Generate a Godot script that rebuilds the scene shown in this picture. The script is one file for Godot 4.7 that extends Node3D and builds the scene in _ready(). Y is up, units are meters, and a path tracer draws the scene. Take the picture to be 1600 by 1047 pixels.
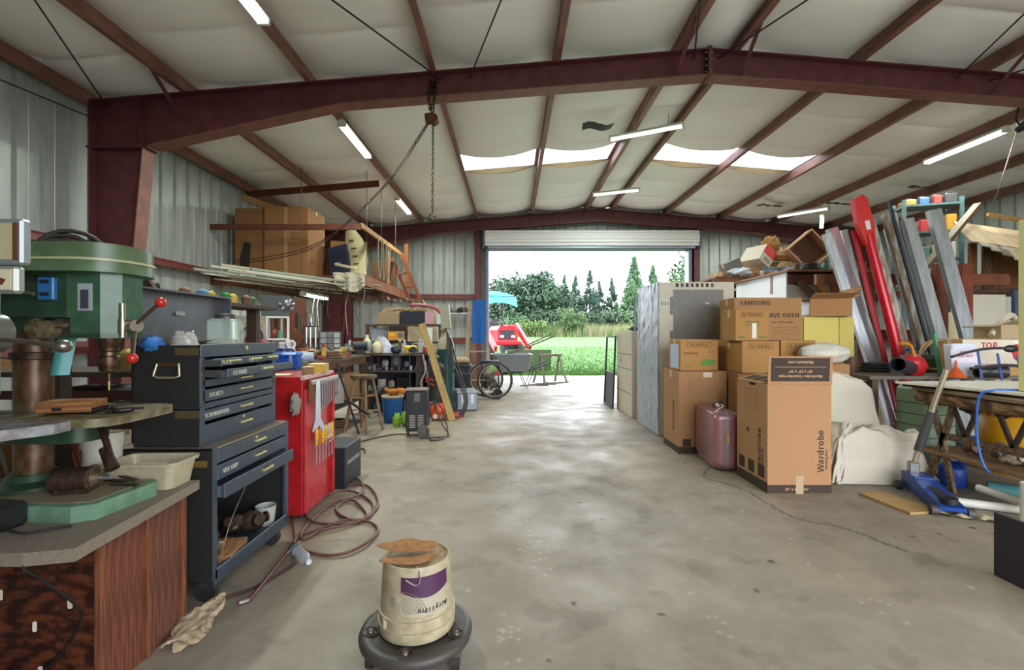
extends Node3D
# A metal workshop building seen from its near bay. Metres, y up, the eye stands at (0, 1.25, 0) and looks along -z.

class MB:
	var v := PackedVector3Array()
	var n := PackedVector3Array()
	var u := PackedVector2Array()
	var t := Transform3D.IDENTITY
	var uvs := false
	func at(p: Vector3, ry := 0.0, rx := 0.0, rz := 0.0) -> MB:
		t = Transform3D(Basis.from_euler(Vector3(rx, ry, rz)), p)
		return self
	func tri(a: Vector3, b: Vector3, c: Vector3, na: Vector3, nb: Vector3, nc: Vector3, ua := Vector2.ZERO, ub := Vector2.ZERO, uc := Vector2.ZERO):
		var flip := (b - a).cross(c - a).dot(na + nb + nc) > 0.0
		v.append(t * a); n.append((t.basis * na).normalized()); u.append(ua)
		if flip:
			v.append(t * c); n.append((t.basis * nc).normalized()); u.append(uc)
			v.append(t * b); n.append((t.basis * nb).normalized()); u.append(ub)
		else:
			v.append(t * b); n.append((t.basis * nb).normalized()); u.append(ub)
			v.append(t * c); n.append((t.basis * nc).normalized()); u.append(uc)
	func quad(a: Vector3, b: Vector3, c: Vector3, d: Vector3, nn: Vector3, uv := false) -> MB:
		if uv:
			uvs = true
			tri(a, b, c, nn, nn, nn, Vector2(0, 0), Vector2(1, 0), Vector2(1, 1))
			tri(a, c, d, nn, nn, nn, Vector2(0, 0), Vector2(1, 1), Vector2(0, 1))
		else:
			tri(a, b, c, nn, nn, nn)
			tri(a, c, d, nn, nn, nn)
		return self
	func fq(a: Vector3, b: Vector3, c: Vector3, d: Vector3, out: Vector3) -> MB:
		# flat quad whose normal is turned to the side of out
		var nn := (c - a).cross(d - b).normalized()
		if nn.dot(out) < 0.0: nn = -nn
		return quad(a, b, c, d, nn)
	func box(c: Vector3, s: Vector3, e := Vector3.ZERO, bv := 0.0) -> MB:
		var old := t
		t = t * Transform3D(Basis.from_euler(e), c)
		var h := s / 2.0
		if bv <= 0.0:
			for ax in 3:
				var i := (ax + 1) % 3
				var j := (ax + 2) % 3
				for sg in [-1.0, 1.0]:
					var nn := Vector3.ZERO; nn[ax] = sg
					var o := Vector3.ZERO; o[ax] = h[ax] * sg
					var di := Vector3.ZERO; di[i] = h[i]
					var dj := Vector3.ZERO; dj[j] = h[j]
					quad(o - di - dj, o + di - dj, o + di + dj, o - di + dj, nn)
		else:
			bv = minf(bv, 0.45 * minf(s.x, minf(s.y, s.z)))
			for ax in 3:
				var i := (ax + 1) % 3
				var j := (ax + 2) % 3
				for sg in [-1.0, 1.0]:
					var nn := Vector3.ZERO; nn[ax] = sg
					var o := Vector3.ZERO; o[ax] = h[ax] * sg
					var di := Vector3.ZERO; di[i] = h[i] - bv
					var dj := Vector3.ZERO; dj[j] = h[j] - bv
					quad(o - di - dj, o + di - dj, o + di + dj, o - di + dj, nn)
				for s1 in [-1.0, 1.0]:
					for s2 in [-1.0, 1.0]:
						var d := Vector3.ZERO; d[ax] = h[ax] - bv
						var p := Vector3.ZERO; p[i] = s1 * h[i]; p[j] = s2 * (h[j] - bv)
						var q := Vector3.ZERO; q[i] = s1 * (h[i] - bv); q[j] = s2 * h[j]
						var nn2 := Vector3.ZERO; nn2[i] = s1; nn2[j] = s2
						quad(p - d, p + d, q + d, q - d, nn2.normalized())
			for sx in [-1.0, 1.0]:
				for sy in [-1.0, 1.0]:
					for sz in [-1.0, 1.0]:
						var k := Vector3(sx, sy, sz)
						var a := Vector3(h.x, h.y - bv, h.z - bv) * k
						var b := Vector3(h.x - bv, h.y, h.z - bv) * k
						var c2 := Vector3(h.x - bv, h.y - bv, h.z) * k
						var nk := k.normalized()
						tri(a, b, c2, nk, nk, nk)
		t = old
		return self
	func bar(a: Vector3, b: Vector3, w: float, h: float, up := Vector3.UP, bv := 0.0) -> MB:
		# a box from a to b, w across and h along up
		var z := (b - a).normalized()
		if absf(z.dot(up)) > 0.98: up = Vector3.RIGHT
		var x := up.cross(z).normalized()
		var y := z.cross(x)
		var old := t
		t = t * Transform3D(Basis(x, y, z), (a + b) / 2.0)
		box(Vector3.ZERO, Vector3(w, h, a.distance_to(b)), Vector3.ZERO, bv)
		t = old
		return self
	func cyl(a: Vector3, b: Vector3, r1: float, r2 := -1.0, seg := 12, caps := true) -> MB:
		if r2 < 0.0: r2 = r1
		var z := (b - a).normalized()
		var x := (Vector3.UP if absf(z.y) < 0.9 else Vector3.RIGHT).cross(z).normalized()
		var y := z.cross(x)
		var sl := z * (r1 - r2) / maxf(a.distance_to(b), 1e-5)
		for i in seg:
			var d0 := x * cos(TAU * i / seg) + y * sin(TAU * i / seg)
			var d1 := x * cos(TAU * (i + 1) / seg) + y * sin(TAU * (i + 1) / seg)
			var n0 := (d0 + sl).normalized()
			var n1 := (d1 + sl).normalized()
			if r1 > 0.0: tri(a + d0 * r1, a + d1 * r1, b + d1 * r2, n0, n1, n1)
			if r2 > 0.0: tri(a + d0 * r1, b + d1 * r2, b + d0 * r2, n0, n1, n0)
			if caps:
				if r1 > 0.0: tri(a, a + d0 * r1, a + d1 * r1, -z, -z, -z)
				if r2 > 0.0: tri(b, b + d0 * r2, b + d1 * r2, z, z, z)
		return self
	func pipe(a: Vector3, b: Vector3, r: float, th: float, seg := 14) -> MB:
		# an open pipe with a wall
		cyl(a, b, r, r, seg, false)
		var z := (b - a).normalized()
		var x := (Vector3.UP if absf(z.y) < 0.9 else Vector3.RIGHT).cross(z).normalized()
		var y := z.cross(x)
		for i in seg:
			var d0 := x * cos(TAU * i / seg) + y * sin(TAU * i / seg)
			var d1 := x * cos(TAU * (i + 1) / seg) + y * sin(TAU * (i + 1) / seg)
			quad(a + d0 * (r - th), a + d1 * (r - th), b + d1 * (r - th), b + d0 * (r - th), -(d0 + d1).normalized())
			quad(a + d0 * (r - th), a + d1 * (r - th), a + d1 * r, a + d0 * r, -z)
			quad(b + d0 * (r - th), b + d1 * (r - th), b + d1 * r, b + d0 * r, z)
		return self
	func tube(pts: Array, r: float, seg := 6, closed := false) -> MB:
		var m := pts.size()
		var rings := []
		var nr := []
		var x := Vector3.ZERO
		for i in m:
			var d: Vector3
			if closed: d = pts[(i + 1) % m] - pts[(i + m - 1) % m]
			else: d = pts[mini(i + 1, m - 1)] - pts[maxi(i - 1, 0)]
			d = d.normalized()
			if x == Vector3.ZERO: x = (Vector3.UP if absf(d.y) < 0.9 else Vector3.RIGHT).cross(d).normalized()
			x = (x - d * x.dot(d)).normalized()
			var y := d.cross(x)
			var ring := []
			var ns := []
			for k in seg:
				var q := x * cos(TAU * k / seg) + y * sin(TAU * k / seg)
				ring.append(pts[i] + q * r); ns.append(q)
			rings.append(ring); nr.append(ns)
		for i in (m if closed else m - 1):
			var j := (i + 1) % m
			for k in seg:
				var l := (k + 1) % seg
				tri(rings[i][k], rings[i][l], rings[j][l], nr[i][k], nr[i][l], nr[j][l])
				tri(rings[i][k], rings[j][l], rings[j][k], nr[i][k], nr[j][l], nr[j][k])
		if not closed:
			for e in [[0, 1], [m - 1, m - 2]]:
				var nn: Vector3 = (pts[e[0]] - pts[e[1]]).normalized()
				for k in seg: tri(pts[e[0]], rings[e[0]][k], rings[e[0]][(k + 1) % seg], nn, nn, nn)
		return self
	func lathe(pr: Array, seg := 20, c := Vector3.ZERO, a0 := 0.0, a1 := TAU) -> MB:
		# pr: [radius, height] pairs, turned about y; sharp where a pair repeats
		for i in pr.size() - 1:
			var p := Vector2(pr[i][0], pr[i][1])
			var q := Vector2(pr[i + 1][0], pr[i + 1][1])
			if p.distance_to(q) < 1e-6: continue
			var e := (q - p).normalized()
			var nf := Vector2(e.y, -e.x)
			var n0 := nf
			var n1 := nf
			if i > 0:
				var o := Vector2(pr[i - 1][0], pr[i - 1][1])
				if o.distance_to(p) > 1e-6:
					var eo := (p - o).normalized()
					if eo.dot(e) > 0.7: n0 = (nf + Vector2(eo.y, -eo.x)).normalized()
			if i < pr.size() - 2:
				var w := Vector2(pr[i + 2][0], pr[i + 2][1])
				if w.distance_to(q) > 1e-6:
					var ew := (w - q).normalized()
					if ew.dot(e) > 0.7: n1 = (nf + Vector2(ew.y, -ew.x)).normalized()
			for k in seg:
				var b0 := a0 + (a1 - a0) * k / seg
				var b1 := a0 + (a1 - a0) * (k + 1) / seg
				var c0 := Vector3(cos(b0), 0, sin(b0))
				var c1 := Vector3(cos(b1), 0, sin(b1))
				var A := c + c0 * p.x + Vector3.UP * p.y
				var B := c + c1 * p.x + Vector3.UP * p.y
				var C := c + c1 * q.x + Vector3.UP * q.y
				var D := c + c0 * q.x + Vector3.UP * q.y
				if p.x > 1e-6: tri(A, B, C, c0 * n0.x + Vector3.UP * n0.y, c1 * n0.x + Vector3.UP * n0.y, c1 * n1.x + Vector3.UP * n1.y)
				if q.x > 1e-6: tri(A, C, D, c0 * n0.x + Vector3.UP * n0.y, c1 * n1.x + Vector3.UP * n1.y, c0 * n1.x + Vector3.UP * n1.y)
		return self
	func prism(poly: Array, z0: float, z1: float) -> MB:
		# an outline in x and y, drawn out along z
		var pv := PackedVector2Array()
		for p in poly: pv.append(Vector2(p[0], p[1]))
		var ar := 0.0
		for i in pv.size(): ar += pv[i].cross(pv[(i + 1) % pv.size()])
		if ar < 0.0: pv.reverse()
		var ix := Geometry2D.triangulate_polygon(pv)
		for i in range(0, ix.size(), 3):
			for z in [z0, z1]:
				var nn := Vector3(0, 0, 1) * signf(z - (z0 + z1) / 2.0)
				tri(Vector3(pv[ix[i]].x, pv[ix[i]].y, z), Vector3(pv[ix[i + 1]].x, pv[ix[i + 1]].y, z), Vector3(pv[ix[i + 2]].x, pv[ix[i + 2]].y, z), nn, nn, nn)
		var m := pv.size()
		for i in m:
			var a := pv[i]
			var b := pv[(i + 1) % m]
			var e := (b - a).normalized()
			var p := (a - pv[(i + m - 1) % m]).normalized()
			var q := (pv[(i + 2) % m] - b).normalized()
			var n0 := e + p if e.dot(p) > 0.86 and m > 12 else e
			var n1 := e + q if e.dot(q) > 0.86 and m > 12 else e
			var v0 := Vector3(n0.y, -n0.x, 0).normalized()
			var v1 := Vector3(n1.y, -n1.x, 0).normalized()
			tri(Vector3(a.x, a.y, z0), Vector3(b.x, b.y, z0), Vector3(b.x, b.y, z1), v0, v1, v1)
			tri(Vector3(a.x, a.y, z0), Vector3(b.x, b.y, z1), Vector3(a.x, a.y, z1), v0, v1, v0)
		return self
	func surf(nu: int, nv: int, f: Callable, cu := false) -> MB:
		# a smooth sheet through f(u, v), u and v from 0 to 1
		var g := []
		for i in nu + 1:
			var row := []
			for j in nv + 1: row.append(f.call(float(i) / nu, float(j) / nv))
			g.append(row)
		var nn := []
		for i in nu + 1:
			var row := []
			for j in nv + 1:
				var i0 := maxi(i - 1, 0)
				var i1 := mini(i + 1, nu)
				if cu and (i == 0 or i == nu): i0 = nu - 1; i1 = 1
				var du: Vector3 = g[i1][j] - g[i0][j]
				var dv: Vector3 = g[i][mini(j + 1, nv)] - g[i][maxi(j - 1, 0)]
				var q := du.cross(dv)
				row.append(q.normalized() if q.length() > 1e-12 else Vector3.UP)
			nn.append(row)
		for i in nu:
			for j in nv:
				tri(g[i][j], g[i + 1][j], g[i + 1][j + 1], nn[i][j], nn[i + 1][j], nn[i + 1][j + 1])
				tri(g[i][j], g[i + 1][j + 1], g[i][j + 1], nn[i][j], nn[i + 1][j + 1], nn[i][j + 1])
		return self
	func blob(c: Vector3, r: Vector3, amp := 0.0, sd := 1, nu := 12, nv := 8, freq := 1.5) -> MB:
		var fn := FastNoiseLite.new()
		fn.seed = sd; fn.frequency = freq
		surf(nu, nv, func(a, b):
			var th: float = a * TAU
			var ph: float = (b - 0.5) * PI
			var d := Vector3(cos(th) * cos(ph), sin(ph), -sin(th) * cos(ph))
			return c + d * r * (1.0 + amp * fn.get_noise_3dv(d * 1.3 + Vector3(sd, 0, 0))), true)
		return self
	func mesh() -> ArrayMesh:
		var ar := []
		ar.resize(Mesh.ARRAY_MAX)
		ar[Mesh.ARRAY_VERTEX] = v
		ar[Mesh.ARRAY_NORMAL] = n
		if uvs: ar[Mesh.ARRAY_TEX_UV] = u
		var m := ArrayMesh.new()
		m.add_surface_from_arrays(Mesh.PRIMITIVE_TRIANGLES, ar)
		return m

var taken := {}
var mats := {}
var tex := {}
var rng := RandomNumberGenerator.new()

func V(x: float, y: float, z: float) -> Vector3: return Vector3(x, y, z)
func numbered(called: String) -> String:
	taken[called] = taken.get(called, -1) + 1
	return called if taken[called] == 0 else "%s_%03d" % [called, taken[called]]
func tag(o: Node, label: String, category: String, group := "", kind := ""):
	o.set_meta("label", label); o.set_meta("category", category)
	if group: o.set_meta("group", group)
	if kind: o.set_meta("kind", kind)
func thing(called: String, label: String, category: String, p := Vector3.ZERO, ry := 0.0, group := "", kind := "") -> Node3D:
	var o := Node3D.new()
	o.name = numbered(called); add_child(o); o.position = p; o.rotation.y = ry
	tag(o, label, category, group, kind)
	return o
func part(parent: Node, called: String, mb: MB, m: Material, label := "") -> MeshInstance3D:
	return put(parent, called, mb.mesh(), m, label)
func put(parent: Node, called: String, me: Mesh, m: Material, label := "") -> MeshInstance3D:
	var o := MeshInstance3D.new()
	o.name = called; o.mesh = me; o.material_override = m
	parent.add_child(o, true)
	if label: o.set_meta("label", label)
	return o
func solo(called: String, label: String, category: String, mb: MB, m: Material, p := Vector3.ZERO, ry := 0.0, group := "", kind := "") -> MeshInstance3D:
	var o := MeshInstance3D.new()
	o.name = numbered(called); o.mesh = mb.mesh(); o.material_override = m
	add_child(o); o.position = p; o.rotation.y = ry
	tag(o, label, category, group, kind)
	return o
func copy_of(src: Node3D, called: String, label: String, p: Vector3, ry := 0.0, group := "") -> Node3D:
	var o: Node3D = src.duplicate()
	o.name = numbered(called); add_child(o); o.position = p; o.rotation = Vector3(0, ry, 0)
	o.set_meta("label", label)
	if group: o.set_meta("group", group)
	return o

func noise_tex(key: String, sd: int, freq: float, lo: Color, hi: Color, w := 256, h := 256, oct := 4, ty := FastNoiseLite.TYPE_SIMPLEX_SMOOTH):
	var f := FastNoiseLite.new()
	f.seed = sd; f.frequency = freq; f.noise_type = ty; f.fractal_octaves = oct
	var src := f.get_seamless_image(w, h)
	var im := Image.create(w, h, false, Image.FORMAT_RGB8)
	for y in h:
		for x in w: im.set_pixel(x, y, lo.lerp(hi, smoothstep(0.2, 0.8, src.get_pixel(x, y).r)))
	tex[key] = ImageTexture.create_from_image(im)
func speckle_tex(key: String, sd: int, base: Color, dots: Array, count: int, w := 256, most := 3):
	# matter scattered over a base: chips, drips, dust
	var im := Image.create(w, w, false, Image.FORMAT_RGB8)
	im.fill(base)
	var r := RandomNumberGenerator.new()
	r.seed = sd
	for k in count:
		var c: Color = dots[r.randi() % dots.size()]
		im.fill_rect(Rect2i(r.randi() % w, r.randi() % w, 1 + r.randi() % most, 1 + r.randi() % most), c)
	tex[key] = ImageTexture.create_from_image(im)

# kind: name of a texture; sc: repeats per metre along x, y and z
func M(hex: String, rough := 0.6, metal := 0.0, kind := "", sc := Vector3(1, 1, 1), bump := 0.0, world := false) -> StandardMaterial3D:
	var key := "%s|%s|%s|%s|%s|%s|%s" % [hex, rough, metal, kind, sc, bump, world]
	if mats.has(key): return mats[key]
	var m := StandardMaterial3D.new()
	m.albedo_color = Color(hex); m.roughness = rough; m.metallic = metal
	if kind:
		m.albedo_texture = tex[kind]
		m.uv1_triplanar = true
		m.uv1_world_triplanar = world
		m.uv1_scale = sc
		if bump > 0.0:
			m.heightmap_enabled = true; m.heightmap_texture = tex[kind]; m.heightmap_scale = bump
	mats[key] = m
	return m
func wood(hex: String, along := "x", rough := 0.7) -> StandardMaterial3D:
	var s := V(26, 26, 26)
	s["xyz".find(along)] = 1.3
	return M(hex, rough, 0.0, "grain", s, 0.05)
func card(hex := "b58a5c") -> StandardMaterial3D: return M(hex, 0.85, 0.0, "fibre", V(3, 3, 3))
func steel(hex := "b9bcbf", rough := 0.32) -> StandardMaterial3D: return M(hex, rough, 0.9, "smudge", V(4, 4, 4))
func paint(hex: String, rough := 0.45) -> StandardMaterial3D: return M(hex, rough, 0.0, "grime", V(2, 2, 2))
func dirty(hex: String, rough := 0.75) -> StandardMaterial3D: return M(hex, rough, 0.0, "dust", V(5, 5, 5))
func plastic(hex: String, rough := 0.35) -> StandardMaterial3D: return M(hex, rough, 0.0, "smudge", V(3, 3, 3))
func glass(hex: String, alpha: float, rough := 0.05) -> StandardMaterial3D:
	var key := "glass%s%s%s" % [hex, alpha, rough]
	if mats.has(key): return mats[key]
	var m := StandardMaterial3D.new()
	m.albedo_color = Color(hex, alpha); m.roughness = rough; m.transparency = BaseMaterial3D.TRANSPARENCY_ALPHA
	mats[key] = m
	return m
var sans: SystemFont
var sans_bold: SystemFont
func text(parent: Node, s: String, size: float, m: Material, p: Vector3, e := Vector3.ZERO, bold := true, stretch := 1.0, called := "lettering") -> MeshInstance3D:
	# size: height of a capital
	var tm := TextMesh.new()
	tm.text = s; tm.font = sans_bold if bold else sans; tm.font_size = 24; tm.pixel_size = size / 17.2; tm.depth = 0.0012
	tm.curve_step = 3.0
	var o := MeshInstance3D.new()
	o.name = called; o.mesh = tm; o.material_override = m
	parent.add_child(o, true)
	o.transform = Transform3D(Basis.from_euler(e) * Basis.from_scale(V(stretch, 1, 1)), p)
	return o
func arc(c: Vector3, r: float, a0: float, a1: float, k: int, ax := Vector3.RIGHT, ay := Vector3.UP) -> Array:
	var out := []
	for i in k + 1:
		var a := lerpf(a0, a1, float(i) / k)
		out.append(c + ax * cos(a) * r + ay * sin(a) * r)
	return out
func smooth(pts: Array, k := 5, closed := false) -> Array:
	var out := []
	var m := pts.size()
	for i in (m if closed else m - 1):
		var a: Vector3 = pts[(i + m - 1) % m] if closed else pts[maxi(i - 1, 0)]
		var b: Vector3 = pts[i]
		var c: Vector3 = pts[(i + 1) % m]
		var d: Vector3 = pts[(i + 2) % m] if closed else pts[mini(i + 2, m - 1)]
		for j in k: out.append(b.cubic_interpolate(c, a, d, float(j) / k))
	if not closed: out.append(pts[m - 1])
	return out
func torus(c: Vector3, R: float, r: float, ax: Vector3, ay: Vector3, k := 24, seg := 8) -> MB:
	var a := arc(c, R, 0, TAU, k, ax, ay)
	a.pop_back()
	return MB.new().tube(a, r, seg, true)

func plate(mb: MB, poly: Array, y0: float, y1: float) -> MB:
	# an outline in x and z, thick from y0 to y1
	var old := mb.t
	mb.t = mb.t * Transform3D(Basis.from_euler(V(-PI / 2, 0, 0)), Vector3.ZERO)
	var q := []
	for p in poly: q.append([p[0], -p[1]])
	mb.prism(q, y0, y1)
	mb.t = old
	return mb
func rounded(x0: float, x1: float, z0: float, z1: float, r: float, k := 5) -> Array:
	var out := []
	for c in [[x1 - r, z1 - r, 0.0], [x0 + r, z1 - r, PI / 2], [x0 + r, z0 + r, PI], [x1 - r, z0 + r, PI * 1.5]]:
		for i in k + 1:
			var a: float = c[2] + PI / 2 * i / k
			out.append([c[0] + cos(a) * r, c[1] + sin(a) * r])
	return out
func tray(mb: MB, c: Vector3, s: Vector3, th: float) -> MB:
	# an open box standing on c
	mb.box(c + V(0, th / 2, 0), V(s.x, th, s.z))
	for k in [-1.0, 1.0]:
		mb.box(c + V(k * (s.x - th) / 2, s.y / 2 + th / 2, 0), V(th, s.y - th, s.z))
		mb.box(c + V(0, s.y / 2 + th / 2, k * (s.z - th) / 2), V(s.x - 2 * th, s.y - th, th))
	return mb
func chain(mb: MB, pts: Array, link: float, r: float) -> MB:
	# oval links, every other one turned a quarter
	var d := 0.0
	var k := 0
	var total := 0.0
	for i in pts.size() - 1: total += pts[i].distance_to(pts[i + 1])
	while d < total - link:
		var left := d
		var i := 0
		while i < pts.size() - 2 and left > pts[i].distance_to(pts[i + 1]):
			left -= pts[i].distance_to(pts[i + 1]); i += 1
		var dir: Vector3 = (pts[i + 1] - pts[i]).normalized()
		var p: Vector3 = pts[i] + dir * left
		var x := (Vector3.UP if absf(dir.y) < 0.9 else Vector3.RIGHT).cross(dir).normalized()
		if k % 2 == 1: x = x.cross(dir)
		var ring := []
		for a in 8: ring.append(p + dir * (link * 0.5 + cos(TAU * a / 8) * link * 0.62) + x * sin(TAU * a / 8) * link * 0.36)
		mb.tube(ring, r, 4, true)
		d += link; k += 1
	return mb
func carton(called: String, label: String, p: Vector3, s: Vector3, ry := 0.0, hex := "b58a5c", group := "", open := false) -> Node3D:
	# a closed cardboard box with a taped seam, or an open one with four flaps; p is the middle of its base
	var o := thing(called, label, "box", p, ry, group)
	var m := card(hex)
	if not open:
		var b := MB.new().box(V(0, s.y / 2, 0), s, Vector3.ZERO, 0.004)
		part(o, "carton", b, m)
		part(o, "top_flap", MB.new().box(V(0, s.y + 0.0015, s.z * 0.25), V(s.x - 0.01, 0.003, s.z * 0.49)), m)
		part(o, "top_flap", MB.new().box(V(0, s.y + 0.0015, -s.z * 0.25), V(s.x - 0.01, 0.003, s.z * 0.49)), m)
		part(o, "tape", MB.new().box(V(0, s.y + 0.004, 0), V(s.x - 0.004, 0.001, 0.05)).box(V(s.x / 2 + 0.0005, s.y - 0.035, 0), V(0.001, 0.08, 0.05)).box(V(-s.x / 2 - 0.0005, s.y - 0.035, 0), V(0.001, 0.08, 0.05)), M("c9b48c", 0.3))
	else:
		part(o, "carton", tray(MB.new(), Vector3.ZERO, s, 0.006), m)
		for k in [[s.x / 2, 0.0, s.z, 0], [-s.x / 2, 0.0, s.z, 1], [0.0, s.z / 2, s.x, 2], [0.0, -s.z / 2, s.x, 3]]:
			var b := MB.new()
			var w: float = k[2] - 0.01
			var fl: float = minf(s.x, s.z) * 0.45
			var dx: float = [1.0, -1.0, 0.0, 0.0][k[3]]
			var dz: float = [0.0, 0.0, 1.0, -1.0][k[3]]
			var out := V(dx, 0, dz)
			var side := V(dz, 0, dx)
			var e := V(k[0], s.y, k[1])
			var up: float = 0.35 - 0.5 * (k[3] % 2)
			b.bar(e, e + (out * 0.9 + V(0, up, 0)).normalized() * fl, w, 0.005, out.cross(side).normalized() if absf(up) < 2 else Vector3.UP)
			part(o, "flap", b, m)
	return o
func bottle(called: String, label: String, p: Vector3, h: float, r: float, body: Material, cap: Material, neck := 0.4, group := "", jug := false) -> Node3D:
	var o := thing(called, label, "bottle", p, 0.0, group)
	part(o, "bottle_body", MB.new().lathe([[0, 0], [r * 0.92, 0], [r, h * 0.03], [r, h * 0.6], [r * 0.9, h * 0.7], [r * neck, h * 0.86], [r * neck, h * 0.92], [0, h * 0.92]], 14), body)
	part(o, "cap", MB.new().cyl(V(0, h * 0.9, 0), V(0, h, 0), r * neck * 1.15, r * neck * 1.1, 10), cap)
	if jug: part(o, "jug_handle", MB.new().tube(smooth([V(r * 0.4, h * 0.82, 0), V(r * 1.05, h * 0.78, 0), V(r * 1.1, h * 0.5, 0), V(r * 0.95, h * 0.45, 0)], 4), r * 0.12, 6), body)
	return o
func lump(mb: MB, c: Vector3, size: float, sd: int) -> MB:
	# an oily casting: barrel, flanges, spigots
	var r := RandomNumberGenerator.new()
	r.seed = sd
	var d := Vector3(r.randfn(), r.randfn() * 0.4, r.randfn()).normalized()
	mb.blob(c, V(1, 0.8, 0.9) * size * 0.5, 0.5, sd, 12, 8, 1.4)
	mb.cyl(c - d * size * 0.6, c + d * size * 0.62, size * 0.22, size * 0.26, 12)
	for k in 3:
		var e := Vector3(r.randfn(), r.randfn() * 0.7, r.randfn()).normalized()
		mb.cyl(c, c + e * size * 0.7, size * 0.14, size * 0.12, 8)
		mb.cyl(c + e * size * 0.58, c + e * size * 0.66, size * 0.22, size * 0.22, 8)
	return mb

const RIDGE := 2.42
const WL := -5.36
const WR := 10.2
const ZB := 1.95     # inner face of the wall behind the eye
const ZF := -13.66   # inner face of the wall with the roller door
const LAMP := 2.4
func rtop(x: float) -> float: return 4.76 - 0.0833 * absf(x - RIDGE)

func make_textures():
	noise_tex("grime", 11, 0.012, Color(0.86, 0.85, 0.83), Color(1, 1, 1), 256, 256, 5)
	noise_tex("smudge", 12, 0.02, Color(0.94, 0.94, 0.94), Color(1, 1, 1), 256, 256, 3)
	noise_tex("fibre", 13, 0.05, Color(0.955, 0.95, 0.94), Color(1, 1, 1), 256, 256, 3)
	noise_tex("grain", 14, 0.012, Color(0.76, 0.71, 0.66), Color(1.0, 1.0, 1.0), 256, 256, 6)
	noise_tex("streak", 15, 0.015, Color(0.88, 0.885, 0.89), Color(1, 1, 1), 256, 256, 5)
	noise_tex("rust", 16, 0.02, Color(0.74, 0.62, 0.54), Color(1, 1, 1), 256, 256, 5)
	noise_tex("leafy", 17, 0.03, Color(0.55, 0.6, 0.45), Color(1, 1, 1), 256, 256, 4)
	noise_tex("osb", 19, 0.022, Color(0.42, 0.30, 0.20), Color(1.0, 0.95, 0.85), 256, 256, 5, FastNoiseLite.TYPE_PERLIN)
	noise_tex("weave", 18, 0.09, Color(0.92, 0.915, 0.91), Color(1, 1, 1), 256, 256, 2)
	speckle_tex("dust", 21, Color(0.86, 0.85, 0.84), [Color(1, 1, 1), Color(0.98, 0.95, 0.88), Color(0.7, 0.68, 0.66), Color(0.78, 0.76, 0.74)], 2600, 256, 4)
	# the slab: mottled cement, dark spills, hairline cracks, dropped paint
	var w := 1024
	var im := Image.create(w, w, false, Image.FORMAT_RGB8)
	var ro := Image.create(w, w, false, Image.FORMAT_RGB8)
	var f1 := FastNoiseLite.new(); f1.seed = 5; f1.frequency = 0.006; f1.fractal_octaves = 5
	var f2 := FastNoiseLite.new(); f2.seed = 9; f2.frequency = 0.035; f2.fractal_octaves = 4
	var f3 := FastNoiseLite.new(); f3.seed = 31; f3.frequency = 0.2; f3.fractal_octaves = 2
	for y in w:
		for x in w:
			var a := f1.get_noise_2d(x, y)
			var b := f2.get_noise_2d(x, y)
			var c := f3.get_noise_2d(x, y)
			var k := 0.84 + 0.10 * a + 0.06 * b + 0.05 * c
			var warm := 0.5 + 0.5 * f1.get_noise_2d(x + 700, y - 400)
			var col := Color(0.96, 0.94, 0.91).lerp(Color(0.95, 0.88, 0.76), warm) * k
			if f2.get_noise_2d(x + 300, y + 900) > 0.34: col = col * 0.93
			im.set_pixel(x, y, Color(col.r, col.g, col.b))
			var g := clampf(0.78 - 0.3 * a - 0.25 * b + 0.1 * c, 0.5, 1.0)
			ro.set_pixel(x, y, Color(g, g, g))
	var r := RandomNumberGenerator.new(); r.seed = 77
	for k in 900:
		var d := r.randf()
		var cc := Color(0.93, 0.92, 0.89) if d < 0.35 else Color(0.42, 0.38, 0.33)
		im.fill_rect(Rect2i(r.randi() % w, r.randi() % w, 1 + r.randi() % 2, 1 + r.randi() % 2), cc)
	for k in 14:
		var p := Vector2(r.randf() * w, r.randf() * w)
		var dir := Vector2.from_angle(r.randf() * TAU)
		for s in 150 + r.randi() % 200:
			p += dir; dir = dir.rotated(r.randf_range(-0.28, 0.28))
			var q := Vector2i(posmod(int(p.x), w), posmod(int(p.y), w))
			im.set_pixelv(q, im.get_pixelv(q) * 0.62)
	# a sawn joint across the slab
	for x in w:
		var jy := int((14.0 - 5.6) / 16.2 * w)
		im.set_pixel(x, jy, im.get_pixel(x, jy) * 0.7)
	# white paint dropped in a trail down the middle of the floor (the slab is mapped 16 m by 16 m)
	for sp in [[0.1, -3.2, 8], [0.13, -2.85, 14], [0.17, -2.6, 9], [-0.03, -1.97, 16], [1.7, -2.2, 6], [0.9, -2.0, 5]]:
		for s in sp[2]:
			var px := int((sp[0] + r.randfn(0, 0.035) + 5.8) / 16.6 * w)
			var py := int((sp[1] + r.randfn(0, 0.09) + 14.0) / 16.2 * w)
			im.set_pixel(px, py, Color(0.94, 0.94, 0.92))
	tex["slab"] = ImageTexture.create_from_image(im)
	tex["slab_gloss"] = ImageTexture.create_from_image(ro)

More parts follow.
